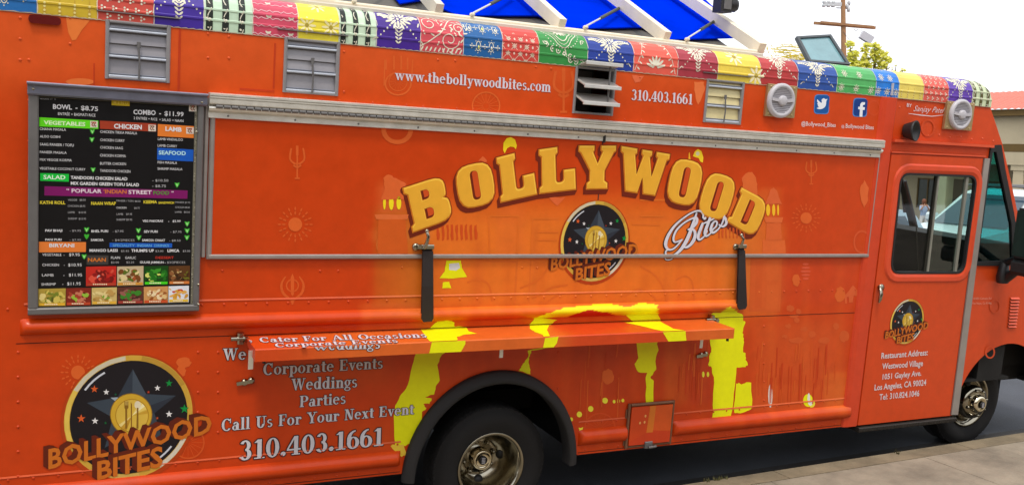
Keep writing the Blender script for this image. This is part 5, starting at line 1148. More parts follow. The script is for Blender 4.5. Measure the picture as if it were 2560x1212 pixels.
for (x0, y0), (x1, y1) in (((885, 2), (960, -40)), ((1180, 35), (1282, -18)), ((1463, 67), (1547, 22)), ((1717, 97), (1792, 50))):
    a = at(x0, y0, .13); b = at_plane(x1, y1, CP, CN); m = MB(); a, b = a - P0, b - P0
    m.tube([a, a.lerp(b, .45)], .006, 8, S(200, 200, 196)); m.tube([a.lerp(b, .42), b], .012, 8, S(60, 66, 54)); m.lathe(a + Vector((0, -.02, -.005)), (0, 1, 0), [(0, .0), (0, .012), (.03, .012), (.03, 0)], 10, CR2)
    m.build('gas_strut', CREAM, lid)
# black work lamp on the lid end
m = MB(); a = at(1806, 18, .5); s_ = .055
m.bbox(L(a.x - .05, .44, a.z - .04), L(a.x + .05, .56, a.z + .09), r=.012); m.lathe(L(a.x + .05, .5, a.z + .02), (1, -.35, 0), [(0, .05), (.05, .05), (.07, .035), (.075, .0)], 16); m.bbox(L(a.x - .02, .45, a.z + .09), L(a.x + .12, .55, a.z + .13)); m.tube([L(a.x, .5, a.z + .1), at_plane(1752, -6, CP, CN) - P0], .012, 8)
wl_ = m.build('work_lamp', BLACK, truck)
m = MB(); m.bbox(L(a.x - .035, .434, a.z - .02), L(a.x + .03, .439, a.z + .07)); m.build('lamp_face', STEEL, wl_)
# tilted glass roof hatch
A2 = R_(47); D2 = Vector((0, math.cos(A2), math.sin(A2))); N2 = Vector((0, -math.sin(A2), math.cos(A2))); BR = at(2120, 168, .5)
hp = [at_plane(x, y, BR, N2) - P0 for x, y in ((2018, 160), (2120, 168), (2072, 93), (1986, 98))]
m = MB(); cen = sum(hp, Vector()) / 4; inn = [p.lerp(cen, .13) for p in hp]
m.prism(hp, N2 * .03, S(60, 64, 66), 0, [inn]); hf = m.build('roof_hatch', mat('hatch_rubber', S(72, 78, 82), .6), truck)
m = MB(); m.prism([p + N2 * .01 for p in inn], N2 * .006, S(120, 160, 166)); m.build('hatch_pane', mat('hatch_glass', S(112, 152, 160), .12, 0, .5, .35, 2.2), hf)
m = MB(); m.obox(hp[0].lerp(hp[1], .5) + Vector((0, .1, -.1)), hp[0].lerp(hp[1], .5) + D2 * .12, .02, .02); m.box(L(BR.x - .45, .45, ZT - .01), L(BR.x + .02, .85, ZT + .03)); m.build('hatch_base', STEEL, hf)

# ---- straps with latches
for x0, x1, y0, x2, x3, y1, lx, ly, tx, ty in ((1058, 1083, 628, 1054, 1084, 803, 1040, 617, 1067, 578), (1848, 1863, 626, 1844, 1868, 772, 1840, 617, 1853, 588)):
    m = MB(); sv = -.045
    pts = [at(x0, y0, sv), at(x1, y0, sv), at(lerp(x1, x3, .5), lerp(y0, y1, .5), sv - .012), at(x3, y1 - 8, sv), at(x3 - 4, y1, sv), at(x2 + 5, y1 + 2, sv), at(x2, y1 - 6, sv), at(lerp(x0, x2, .5), lerp(y0, y1, .5), sv - .012)]
    m.prism([p - P0 for p in pts], (0, .006, 0)); q = [p - P0 + Vector((0, .013, .012)) for p in pts]; m.prism(q, (0, .005, 0))
    st = m.build('hatch_strap', WEB, truck)
    m = MB(); a = at(lx, ly, -.02); b = at((x0 + x1) / 2, y0 - 8, -.045); t = at(tx, ty, -.06)
    m.lathe(L(a.x, -.012, a.z), (0, -1, 0), [(0, .022), (.012, .022), (.016, .012), (.018, 0)], 14); m.bbox(L(a.x, -.05, b.z - .01), L(b.x + .035, -.014, b.z + .02))
    m.tube([b - P0 + Vector((-.03, -.01, .0)), b.lerp(t, .35) - P0 + Vector((-.01, -.015, 0)), b.lerp(t, .7) - P0 + Vector((.0, -.02, 0)), t - P0], [.012, .011, .01, .009], 10); m.lathe(t - P0, (0, -.3, 1), [(-.01, .0), (-.008, .011), (.004, .013), (.012, .006), (.013, 0)], 10)
    m.build('latch_handle', CHROME, st)

# ---- fold down counter
SU0, SU1, SW, SD, SH = .968, 4.108, 1.337, .285, .068
m = MB(); n = 90
def shc(u): 
    x, y = pr((u, -.1, SW)); c = mixc((204, 70, 20), (212, 98, 34), sm(640, 900, x)); return mixc(c, (200, 54, 16), sm(1350, 1420, x) * sm(1720, 1600, x) * .7)
V = []; C = []
for i in range(n + 1):
    u = lerp(SU0, SU1, i / n); c = list(S(*shc(u)))
    for v, w in ((-.004, SW), (-SD + .006, SW), (-SD, SW - .006), (-SD, SW - SH), (-SD + .004, SW - SH), (-SD + .004, SW - .008), (-.004, SW - .008)): V.append(L(u, v, w)); C.append(c)
m.add(V, [[i * 7 + k, i * 7 + (k + 1) % 7, (i + 1) * 7 + (k + 1) % 7, (i + 1) * 7 + k] for i in range(n) for k in range(7)], vc=C)
for u in (SU0, SU1): m.add([L(u, -.004, SW), L(u, -SD, SW), L(u, -SD, SW - SH), L(u, -SD + .03, SW - SH), L(u, -.004, SW - .02)], [(0, 1, 2, 3, 4)], S(200, 62, 26))
shelf = m.build('serving_counter', PAINT, truck)
m = MB(); UP = Vector((0, 0, 1))
def shp(pts, c, lift=.0012):
    m.flat([[(q.x, q.y) for q in (at_plane(x, y, Vector((0, 0, SW)), UP) for x, y in pts)]], lambda x, y, lf: L(max(SU0, min(SU1, x)), max(-SD + .002, min(-.003, y)), SW + lift + lf), c)
def shf(pts, c): m.flat([[(q.x, max(SW - SH + .001, min(SW - .002, q.z))) for q in (at(x, y, -SD) for x, y in pts)]], lambda x, y, lf: L(max(SU0, min(SU1, x)), -SD - .001 - lf, y), c)
shp(jag([Z3(p) for p in [(1300, 190), (1605, 200), (1622, 226), (1675, 240), (1600, 246), (1545, 262), (1560, 300), (1390, 308), (1345, 262)]], .6), YEL)
shf([Z3(p) for p in [(1385, 290), (1600, 280), (1600, 305), (1572, 360), (1368, 368)]], YEL)
shp(jag([Z4(p) for p in [(868, 140), (1000, 140), (985, 175), (1005, 215), (1060, 224), (975, 232), (955, 205), (905, 188), (870, 165)]], .5), YEL)
shf([Z4(p) for p in [(972, 226), (1062, 216), (1050, 262), (1030, 290), (958, 296)]], YEL)
shp(jag([Z5(p) for p in [(200, 212), (420, 205), (500, 250), (575, 262), (470, 275), (330, 240)]], .5), YEL)
shf([Z5(p) for p in [(435, 270), (575, 262), (580, 325), (470, 330)]], YEL)
def ftop(p0, p1, h):
    def f(s, t, lift=0.0):
        x, y = lerp(p0[0], p1[0], s) - t * h * .45, lerp(p0[1], p1[1], s) - t * h
        q = at_plane(x, y, Vector((0, 0, SW)), UP); return L(max(SU0, q.x), q.y, SW + .0022 + lift)
    return f
serif(m, 'e', None, None, 1, c=WHT, f=ftop((622, 857), (632, 857), 9), outline=S(90, 34, 40), ow=.05)
serif(m, 'Cater For All Occasions', None, None, 1, c=WHT, f=ftop((652, 856.5), (1068, 844), 12.5), outline=S(90, 34, 40), ow=.05)
serif(m, 'Corporate Events', None, None, 1, c=WHT, f=ftop((690, 868.5), (996, 856.5), 10), outline=S(90, 34, 40), ow=.05)
a_, b_ = at(784, 875, -SD), at(950, 870, -SD)
ff = lambda s, t, lift=0.0: L(lerp(a_.x, b_.x, s), -SD - .0025 - lift, min(SW - .001, lerp(a_.z, b_.z, s) + t * .058))
serif(m, 'Weddings', None, None, 1, c=WHT, f=ff, outline=OUTL, ow=.05, clipfn=lambda q: min(p[1] for p in q) < .62)
m.build('counter_print', PRINT, shelf)
for x, y, dv in ((600, 845, -.03), (1778, 798, -.03)):
    m = MB(); p = at(x, y, dv); m.tube([L(p.x - .05, -.04, p.z), L(p.x + .04, -.04, p.z)], .012, 10); m.bbox(L(p.x - .015, -.05, p.z - .03), L(p.x + .02, 0, p.z + .03), r=.008); m.tube([L(p.x + .03, -.04, p.z - .005), L(p.x + .035, -.06, p.z - .005)], .016, 10)
    m.build('counter_hinge', CHROME, shelf)
m = MB()
p = at(628, 876, -.22); q = at(626, 922, -.20); m.obox(p - P0, q - P0, .026, .006, (0, 1, 0)); m.build('support_bracket', ALU, shelf)
for x, y in ((1253, 881), (1753, 858)): m = MB(); p = at(x, y, -.2); m.bbox(L(p.x - .012, -.205, p.z - .03), L(p.x + .012, -.198, SW - .01)); m.build('support_bracket', ALU, shelf)
for x, y in ((1818, 850), (660, 905)): m = MB(); p = at(x, y, -.26); m.lathe(L(p.x, -.262, p.z + .02), (0, 0, -1), [(0, .01), (.025, .009), (.027, 0)], 8); m.build('rubber_stop', BLACK, shelf)
for x, y in ((611, 954), (1751, 887)):
    m = MB(); p = at(x, y); m.lathe(L(p.x, 0, p.z), (0, -1, 0), [(0, .02), (.012, .02), (.018, .014), (.019, 0)], 14); m.obox(L(p.x - .045, -.016, p.z - .004), L(p.x + .04, -.018, p.z + .008), .02, .012, (0, 1, 0)); m.lathe(L(p.x + .035, -.005, p.z + .008), (0, -1, 0), [(0, .02), (.014, .018), (.02, 0)], 12)
    m.build('counter_latch', CHROME, truck)
# ---- lower access hatch
a, b = at(1573, 1010, -.02), at(1678, 1109, -.02)
m = MB(); fu, fv_ = .018, -.022
m.bbox(L(a.x, fv_, b.z), L(a.x + fu, 0, a.z)); m.bbox(L(b.x - fu, fv_, b.z), L(b.x, 0, a.z)); m.bbox(L(a.x + fu, fv_ - .004, a.z - fu), L(b.x - fu, 0, a.z)); m.bbox(L(a.x + fu, fv_ + .004, b.z), L(b.x - fu, 0, b.z + fu))
m.bbox(L(a.x - .012, -.01, b.z + .02), L(a.x - .001, 0, b.z + .09)); m.bbox(L(a.x - .012, -.01, a.z - .1), L(a.x - .001, 0, a.z - .04))
ah = m.build('access_hatch', mat('weathered_frame', S(128, 92, 70), .5, .5), truck)
m = MB(); x0, x1, z0, z1 = a.x + fu + .004, b.x - fu - .004, b.z + fu + .004, a.z - fu - .004
m.add([L(x0, -.026, z0), L(x1, -.026, z0), L(x1, -.026, z1), L(x0, -.026, z1), L(x0, 0, z0), L(x1, 0, z0), L(x1, 0, z1), L(x0, 0, z1)], [(0, 1, 2, 3), (0, 4, 5, 1), (1, 5, 6, 2), (2, 6, 7, 3), (3, 7, 4, 0)], S(198, 66, 22))
for q, c in (([(.42, 1), (1, 1), (1, .3), (.5, .34)], (206, 82, 28)), ([(0, 0), (1, 0), (1, .28), (.52, .36), (0, .1)], (196, 60, 24)), ([(.40, .3), (.56, .3), (.58, 1), (.44, 1)], (208, 112, 34))): m.flat([[(lerp(x0, x1, s), lerp(z0, z1, t)) for s, t in q]], onv(-.0265), S(*c))
for s, t in ((.34, .75), (.22, .58), (.33, .59)): m.flat([ell(lerp(x0, x1, s), lerp(z0, z1, t), .008, .010, 8)], onv(-.028), S(226, 160, 90))
m.build('hatch_door', PAINT, ah)
m = MB(); cx_ = (x0 + x1) / 2 - .01; m.bbox(L(cx_ - .03, -.036, b.z - .01), L(cx_ + .03, -.02, b.z + .04)); m.tube([L(cx_ - .01, -.05, b.z + .005), L(cx_ + .05, -.05, b.z + .008)], .009, 8); m.build('hatch_latch', STEEL, ah)

# ---- rubber wheel flare
m = MB(); V = []; n = 48; prof = [(1.0, .0), (1.0, -.02), (.985, -.035), (.93, -.055), (.90, -.058), (.885, -.05), (.885, .05)]
for k in range(n + 1):
    t = math.pi * k / n
    for s, v in prof: V.append(L(ARX + .605 * (s - .02 * 0) * math.cos(t), v, ARZ + .66 * s * math.sin(t)))
m.add(V, [[i * 7 + k, i * 7 + k + 1, (i + 1) * 7 + k + 1, (i + 1) * 7 + k] for i in range(n) for k in range(6)], sm=True)
for sg, K in ((1, 0), (-1, n)):
    base_ = [Vector(V[K * 7 + k]) for k in range(7)]; low = [p + Vector((0, 0, -.0 + (WB - .03) - ARZ)) for p in base_]
m.build('wheel_flare', RUBBER, truck)

# ---- wheels
def wheel3(u, v, w, r, rear):
    m = MB(); R0 = .235
    ax = Vector((0, -1, 0)); o = L(u, v, w)
    if rear: prof = [(-.30, .21), (-.05, .215), (-.01, R0 - .012), (.004, R0), (.010, R0 - .006), (.004, R0 - .022), (-.03, R0 - .032), (-.12, R0 - .05), (-.17, R0 - .07), (-.20, .135), (-.215, .10), (-.20, .092), (-.20, .001)]
    else: prof = [(-.2, .21), (-.02, .215), (-.005, R0 - .012), (.004, R0), (.010, R0 - .006), (.004, R0 - .022), (-.03, R0 - .034), (-.035, R0 - .06), (-.0, .16), (.05, .145), (.07, .135), (.075, .10), (.075, .001)]
    m.lathe(o, ax, prof, 48)
    wh = m.build('wheel', CHROME, truck)
    m = MB(); T = []
    prof = [(-.22, R0 - .02), (-.23, R0 + .03), (-.235, r - .06), (-.22, r - .02), (-.19, r - .004), (-.19, r), (-.02, r), (-.018, r - .006), (.008, r - .03), (.022, r - .07), (.02, R0 + .05), (.004, R0 + .012), (.0, R0 - .004)]
    m.lathe(o, ax, prof, 64)
    for k in range(60):                                   # tread blocks on the shoulder
        t = 2 * math.pi * k / 60; cdir = Vector((math.cos(t), 0, math.sin(t))); tdir = Vector((-math.sin(t), 0, math.cos(t)))
        c = o + cdir * (r - .004); V = []
        for s, d, h in ((-1, -.012, .002), (1, -.012, .002), (1, -.10, .007), (-1, -.10, .007)): V.append(c + tdir * s * .012 - ax * -d * -1 * -1 + cdir * h)
        V += [p - cdir * .03 - (ax * -.0) for p in V]
        m.add(V, [(0, 1, 2, 3), (0, 4, 5, 1), (1, 5, 6, 2), (3, 2, 6, 7), (0, 3, 7, 4)])
    m.build('tyre', TYRE, wh)
    m = MB(); hv = -.20 if rear else .075
    if rear: m.lathe(o + ax * hv, ax, [(0, .072), (.06, .070), (.075, .064), (.08, .056), (.07, .05), (.072, .03), (.074, 0)], 28)
    else: m.lathe(o + ax * hv, ax, [(0, .08), (.03, .078), (.05, .066), (.055, .05), (.05, .044), (.055, .0)], 28)
    hb = m.build('hub_cap', mat('hub_chrome', S(226, 216, 190), .12, 1.0), wh)
    m = MB(); q = o + ax * (hv + (.078 if rear else .06)); m.lathe(q, ax, [(0, .03), (.004, .029), (.005, 0)], 20)
    for k in range(4): m.box(q + Vector((-.012, -.008, -.018 + k * .010)), q + Vector((.012, -.0055, -.012 + k * .010)), m=1)
    m.build('hub_badge', [BLACK, WHITEP], wh)
    for k in range(8):
        m = MB(); t = 2 * math.pi * (k + .3) / 8; c = o + ax * (hv - .004) + Vector((math.cos(t), 0, math.sin(t))) * (.108 if rear else .112)
        m.lathe(c, ax, [(0, .015), (.018, .014), (.026, .008), (.028, 0)], 8)
        m.build('lug_nut', CHROME, wh)
    for k in range(4):                                    # hand holes in the disc
        m = MB(); t = 2 * math.pi * (k + (.02 if rear else .2)) / 4; d = Vector((math.cos(t), 0, math.sin(t)))
        if rear: c = o + ax * -.183 + d * .150; nn = (ax * .9 - d * .45).normalized()
        else: c = o + ax * .004 + d * .172; nn = (ax * .75 + d * .6).normalized()
        m.lathe(c, nn, [(0, .030), (.006, .028), (.0065, .0)], 16)
        m.build('hand_hole', BLACK, wh)
wheel3(2.566, .10, .385, .395, True); wheel3(7.14, .20, .478, .395, False)
for u, w in ((2.566, .385), (7.14, .478)):
    m = MB(); o = L(u, TW - .38, w); m.lathe(o, (0, -1, 0), [(-.2, .2), (-.2, .38), (-.16, .395), (.1, .395), (.12, .36), (.1, .23), (.05, .2), (.05, .001)], 40); m.build('tyre', TYRE, truck)
m = MB(); m.tube([L(2.566, .3, .385), L(2.566, TW - .4, .385)], .07, 10); m.tube([L(7.14, .4, .46), L(7.14, TW - .4, .46)], .05, 10); m.box(L(US + .2, .7, .55), L(7.9, .78, .7)); m.box(L(US + .2, 1.5, .55), L(7.9, 1.58, .7)); m.tube([L(1.9, .55, .33), L(2.05, .45, .36)], .05, 12); m.build('chassis', DARK, truck)

# ---- cab
OC = S(206, 70, 24)
cab = [(5.62, .46), (5.62, WT), (UF + .002, WT)] + [(q.x, q.z) for q in (at(2507, 360), at(2530, 460), at(2551, 560))] + [(7.35, 1.70), (8.2, 1.48), (8.38, 1.25), (8.38, .62), (7.86, .60)]
for k in range(1, 24):
    t = R_(2) + R_(168) * k / 24; cab.append((7.29 + .57 * math.cos(t), .44 + .585 * math.sin(t)))
cab += [(6.70, .44)]
dwin = rnd([(q.x, q.z, 1) for q in (at(2251, 433), at(2441, 440), at(2408, 682), at(2224, 682))], .09, 5)
def p2v(pts): return [(q.x, q.z) for q in (at(*p) for p in pts)]
qwin = p2v([(2476, 364), (2502, 362), (2511, 420), (2533, 530), (2538, 560), (2544, 664), (2434, 664), (2452, 540), (2468, 420)])
m = MB(); V0 = lambda pts, v: [L(x, v, z) for x, z in pts]
m.prism(V0(cab, .004), (0, .02, 0), OC, 0, [V0(inset(dwin, -.05), .004), V0(qwin, .004)])
# front: windscreen frame, bonnet, nose
def xw(p, q, c, r=None):
    m.add([L(p[0], .004, p[1]), L(q[0], .004, q[1]), L(q[0], TW, q[1]), L(p[0], TW, p[1])], [(0, 1, 2, 3)], c)
xw((UF, WT), (6.80, 2.74), OC); xw((7.335, 1.735), (7.35, 1.70), OC); xw((7.33, 1.70), (8.2, 1.48), OC); xw((8.2, 1.48), (8.38, 1.25), OC); xw((8.38, 1.25), (8.38, .62), OC)
for a, b in ((.004, .06), (TW / 2 - .03, TW / 2 + .03), (TW - .06, TW)): m.add([L(6.80, a, 2.74), L(7.335, a, 1.735), L(7.335, b, 1.735), L(6.80, b, 2.74)], [(0, 1, 2, 3)], OC if a < .01 else S(22, 20, 20))
# far side with its window, floor, dash
fwz = at(2300, 574, TW).z
far = [(5.62, .46), (5.62, WT), (UF, WT), (6.83, 2.68), (7.173, 2.04), (7.33, 1.70), (8.2, 1.48), (8.38, 1.25), (8.38, .62), (5.62, .60)]
m.prism(V0(far, TW - .02), (0, .02, 0), OC, 0, [V0([(5.72, fwz), (5.72, 2.52), (6.78, 2.52), (7.08, fwz)], TW - .02)])
CSH = m
m = MB()
m.box(L(5.63, .05, .70), L(7.4, TW - .03, .72)); m.box(L(7.0, .05, .72), L(7.3, TW - .03, 1.66)); m.box(L(6.86, .05, 1.45), L(7.22, TW - .03, 1.87)); m.box(L(6.55, .05, .55), L(6.62, .06, 1.0)); m.box(L(5.63, TW - .05, .72), L(7.0, TW - .024, fwz - .02)); m.box(L(5.60, .03, .5), L(5.615, TW - .03, 3.0)); m.box(L(5.7, .03, 2.93), L(6.62, TW - .03, 2.94)); m.box(L(7.3, .25, .75), L(8.3, TW - .2, 1.4))
m.box(L(7.0, .62, .3), L(8.1, .66, 1.1)); m.add([L(6.62, .62, 1.09), L(8.2, .62, 1.0), L(8.2, .03, 1.0), L(6.62, .03, 1.09)], [(0, 1, 2, 3)]); m.box(L(7.87, .04, .60), L(8.36, TW - .04, .64)); m.box(L(6.6, .64, .5), L(6.64, .68, 1.1))
m.box(L(7.55, .30, .60), L(8.3, .34, 1.0))
m.build('cab_interior', DARK, truck)
m = MB(); m.bbox(L(5.8, TW - .09, fwz - .06), L(7.1, TW - .02, fwz - .02)); m.bbox(L(5.8, TW - .08, fwz - .20), L(7.0, TW - .05, fwz - .17)); 
m.tube([L(5.95, TW - .1, fwz - .19), L(6.15, TW - .1, fwz - .19)], .015, 8); m.build('far_door_rail', STEEL, truck)
m = MB()                                                  # driver's mirror bars outside the far window
for a, b in (((2254, 448), (2263, 530)), ((2262, 452), (2291, 572)), ((2240, 560), (2250, 574))): m.tube([at(*a, TW + .12) - P0, at(*b, TW + .12) - P0], .022, 8)
m.build('far_mirror_bar', BLACK, truck)
m = MB()                                                  # steering wheel, seat
so_ = L(6.55, TW - .55, 1.52); sa = Vector((-.75, 0, .66)); a_ = sa.orthogonal().normalized(); b_2 = sa.cross(a_)
m.tube([so_ + (a_ * math.cos(t) + b_2 * math.sin(t)) * .21 for t in (2 * math.pi * k / 24 for k in range(25))], .016, 8); m.tube([so_, so_ - sa * .4], .03, 8)
m.tube([so_ + a_ * .2, so_ - a_ * .2], .012, 6); m.build('steering_wheel', BLACK, truck)
m = MB(); m.bbox(L(5.78, TW - .85, .95), L(6.2, TW - .35, 1.08), r=.04); m.bbox(L(5.7, TW - .85, 1.08), L(5.8, TW - .35, 1.6), r=.04); m.bbox(L(5.85, TW - .75, .72), L(6.1, TW - .45, .95)); m.build('driver_seat', DARK, truck)
# windscreen and quarter window glass
m = MB(); m.add([L(6.81, .06, 2.72), L(7.335, .06, 1.74), L(7.335, TW - .06, 1.74), L(6.81, TW - .06, 2.72)], [(0, 1, 2, 3)]); m.build('windscreen', GLASSC, truck)
m = MB(); m.add([L(5.73, TW - .012, fwz), L(5.73, TW - .012, 2.52), L(6.78, TW - .012, 2.52), L(7.07, TW - .012, fwz)], [(0, 1, 2, 3)]); m.build('far_window', GLASSC, truck)
m = MB(); gi = p2v([(2481, 380), (2489, 380), (2505, 455), (2527, 560), (2530, 650), (2442, 654), (2458, 540), (2475, 410)])
m.prism(V0(qwin, -.008), (0, .03, 0), (1, 1, 1, 1), 0, [V0(gi, -.008)]); qf = m.build('quarter_window', RUBBER, truck)
m = MB(); m.prism(V0(gi, .006), (0, .005, 0)); m.build('quarter_pane', TEAL, qf)
# gutter and ridge over the door
for x0, y0, x1, y1, th, dv in ((2230, 351, 2478, 366, .02, -.03), (2226, 380, 2462, 391, .012, -.012)):
    m = MB(); a, b = at(x0, y0), at(x1, y1); m.obox(L(a.x, dv / 2, a.z), L(b.x, dv / 2, b.z), -dv, th, (0, 0, 1), S(216, 84, 50)); m.build('door_gutter', PAINT, truck)
m = MB(); r_ = MB()
for x, y in [(2295 + k * 27, 333 + (k % 2) * 4 + k * 2.2) for k in range(8)] + [(2222, 275), (2218, 330), (2250, 268)]:
    p = at(x, y); m.lathe(L(p.x, .004, p.z), (0, -1, 0), [(0, .008), (.004, .006), (.005, 0)], 6, S(224, 100, 66))
CSH.merge(m); CSH.build('cab_shell', PAINT, truck)
# door
door = [(5.645, .447), (5.645, 2.546), (6.640, 2.556), (6.660, .447)]
m = MB(); m.prism(V0(door, -.006), (0, .014, 0), OC, 0, [V0(inset(dwin, -.004), -.006)])
for d0, d1, v0, v1 in ((-.075, -.062, -.006, -.016), (-.062, -.03, -.016, -.016), (-.03, -.004, -.016, -.006)):   # pressed ridge round the window
    a, b = inset(dwin, d0), inset(dwin, d1); k = len(a)
    m.add(V0(a, v0 - .0004) + V0(b, v1 - .0004), [[i, (i + 1) % k, k + (i + 1) % k, k + i] for i in range(k)], S(214, 76, 42), 0, True)
dr = m.build('cab_door', PAINT, truck)
m = MB(); a, b, c_ = dwin, inset(dwin, .022), len(dwin)
m.prism(V0(inset(dwin, -.005), -.012), (0, .03, 0), (1, 1, 1, 1), 0, [V0(inset(dwin, .011), -.012)]); m.build('door_window_seal', RUBBER, dr)
def wq(pts, v): return [at(x, y, v) - P0 for x, y in pts]
m = MB(); m.prism(wq([(2341, 438), (2346.5, 438), (2317, 681), (2309, 681)], .006), (0, .02, 0)); m.prism(wq([(2290, 560), (2292, 560), (2297, 681), (2295, 681)], .015), (0, .004, 0)); m.build('window_post', mat('bronze_anodised', S(44, 44, 38), .45, .4), dr)
m = MB(); m.prism(wq([(2346.5, 438), (2350, 438), (2322, 681), (2317, 681)], -.002), (0, .02, 0)); m.prism(wq([(2417, 441), (2423, 441), (2392, 681), (2386, 681)], -.002), (0, .02, 0)); m.build('window_channel', mat('window_channel_grey', S(140, 140, 130), .45, .3), dr)
m = MB(); m.prism(wq([(2349, 438), (2436, 441), (2406, 681), (2320, 681)], .012), (0, .004, 0)); m.build('window_pane', GLASS, dr)
m = MB(); m.prism(wq([(2258, 436), (2343, 438), (2312, 681), (2228, 681)], .016), (0, .004, 0)); m.build('sliding_pane', GLASSC, dr)
m = MB(); h = [at(2201, 722), at(2199, 716, -.03), at(2203, 735, -.045), at(2200, 748, -.05), at(2197, 756, -.04)]; m.tube([p - P0 for p in h], [.012, .014, .016, .014, .008], 10); p = at(2201, 718); m.lathe(L(p.x, -.006, p.z), (0, -1, 0), [(0, .028), (.01, .026), (.014, 0)], 16); p = at(2195, 716); m.lathe(L(p.x, -.006, p.z), (0, -1, 0), [(0, .012), (.012, .010), (.014, 0)], 10)
m.build('door_handle', CHROME, dr)
# grey trim strip behind the door
m = MB(); s0 = [at(*p) for p in ((2459, 396), (2472, 396), (2392, 1035), (2376, 1035))]; m.prism([L(p.x, -.012, p.z) for p in s0], (0, .012, 0)); m.build('pillar_trim', mat('grey_strip', S(150, 142, 136), .5, .2), truck)
# step board
m = MB(); a, b = at(2142, 1060), at(2384, 1046); m.bbox(L(a.x, -.03, .395), L(6.72, .18, .432))
for k in range(36): u = lerp(a.x + .01, 6.70, k / 35); m.obox(L(u, -.032, .402), L(u + .016, -.032, .426), .004, .006, (0, 1, 0))
m.build('step_board', mat('tread_plate', S(50, 46, 42), .55, .4, 0, .2, 20), truck)
# door lettering, owner line, maker's script
DV = -.0085; LW = S(214, 204, 208)
for t_, p0, p1, h in (('Restaurant Address:', (2203, 896), (2319, 887), 15), ('Westwood Village', (2205, 922), (2307, 914), 15), ('1051 Gayley Ave.', (2206, 948), (2303, 938), 14), ('Los Angeles, CA 90024', (2186, 975), (2315, 962), 15), ('Tel: 310.824.1046', (2198, 999), (2298, 989), 15)):
    mb = MB(); text(mb, t_, p0, p1, h, h, LW, DV, .018); mb.build('lettering', PRINT, dr)
mb = MB(); OV = -.0015
text(mb, '16400 Calvelo Rd', (2433, 748), (2478, 748), 5.5, 5.5, S(216, 150, 130), OV); mb.build('lettering', PRINT, truck); mb = MB(); text(mb, 'Van Nuys, Ca 91406', (2430, 760), (2479, 760), 5.5, 5.5, S(216, 150, 130), OV); mb.build('lettering', PRINT, truck); mb = MB()
text(mb, 'BY', (2267, 267), (2279, 269), 9, 9, LW, OV, .015); mb.build('lettering', PRINT, truck); mb = MB(); text(mb, 'Sanjay', (2283, 278), (2324, 281), 15, 15, LW, OV, -.004, .55); text(mb, 'Patel', (2330, 281), (2356, 283), 15, 15, LW, OV, -.004, .55)
for q in ribbon([(2271, 284), (2300, 288), (2330, 291), (2359, 288)], [1, 2.5, 2, .8]): dec(mb, q, OV, LW)
mb.build('lettering', PRINT, truck); mb = MB()
for x, y, r in ((2320, 320, 22), (2185, 270, 20), (2488, 765, 18), (2475, 880, 16)): 
    for q in ring(x, y, r * .8, r, 4, 4): dec(mb, q, OV + .0006, S(208, 74, 30))
    mb.build('emblem_print', PRINT, truck); mb = MB()
logo(2268, 803.5, 41, 55.5, -.0072)
# louvred intake
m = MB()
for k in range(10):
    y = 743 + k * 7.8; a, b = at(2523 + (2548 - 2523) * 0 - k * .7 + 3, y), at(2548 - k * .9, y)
    m.add([L(a.x, .0, a.z), L(b.x, 0, b.z), L(b.x, -.012, b.z - .014), L(a.x, -.012, a.z - .014), L(a.x, 0, a.z - .016), L(b.x, 0, b.z - .016)], [(0, 1, 2, 3)], S(222, 86, 52)); m.add([L(a.x, -.012, a.z - .014), L(b.x, -.012, b.z - .014), L(b.x, .0, b.z - .02), L(a.x, .0, a.z - .02)], [(0, 1, 2, 3)], S(60, 16, 8))  # slat undersides coloured dark to stand in for shade
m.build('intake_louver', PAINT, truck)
# speakers
for x0, y0, x1, y1, cx_, cy_ in ((1921, 209, 1985, 296, 1955, 252), (2369, 252, 2428, 328, 2404, 287)):
    a, b = at(x0, y0, -.02), at(x1, y1, -.02); m = MB(); m.bbox(L(a.x, -.022, b.z), L(b.x, .0, a.z), r=.004)
    for s in (.1, .9):
        for t in (.08, .92): m.lathe(L(lerp(a.x, b.x, s), -.022, lerp(a.z, b.z, t)), (0, -1, 0), [(0, .008), (.004, .006), (.005, 0)], 8)
    sp = m.build('speaker', mat('brass_plate', S(176, 152, 110), .45, .6), truck)
    m = MB(); c = at(cx_, cy_, -.04); r = .118; o = L(c.x, -.022, c.z)
    m.lathe(o, (0, -1, 0), [(0, r), (.016, r), (.026, r - .012), (.026, r - .024), (.018, r - .030), (.018, .0)], 36)
    m.lathe(o + Vector((0, -.018, 0)), (0, -1, 0), [(0, .036), (.016, .034), (.020, .024), (.021, 0)], 20)
    for s in (-1, 1): m.obox(o + Vector((s * .03, -.026, 0)), o + Vector((s * .092, -.026, .006)), .02, .012, (0, 1, 0))
    sg = m.build('speaker_grille', WHITEP, sp)
    m = MB()
    for k in range(15):
        z = -.08 + k * .0115; hw = math.sqrt(max(0, .088 ** 2 - z * z))
        if hw > .02: m.box(o + Vector((-hw, -.0195, z)), o + Vector((hw, -.0182, z + .005)))
    m.build('grille_slot', mat('grille_grey', S(120, 116, 124), .6), sp)
# horn
m = MB(); p = at(2262, 327); o = L(p.x, 0, p.z); m.lathe(o, (.35, -1, .05), [(0, .05), (.02, .058), (.04, .062), (.07, .074), (.085, .078), (.088, .072), (.07, .058), (.05, .03), (.045, 0)], 28); m.build('air_horn', BLACK, truck)
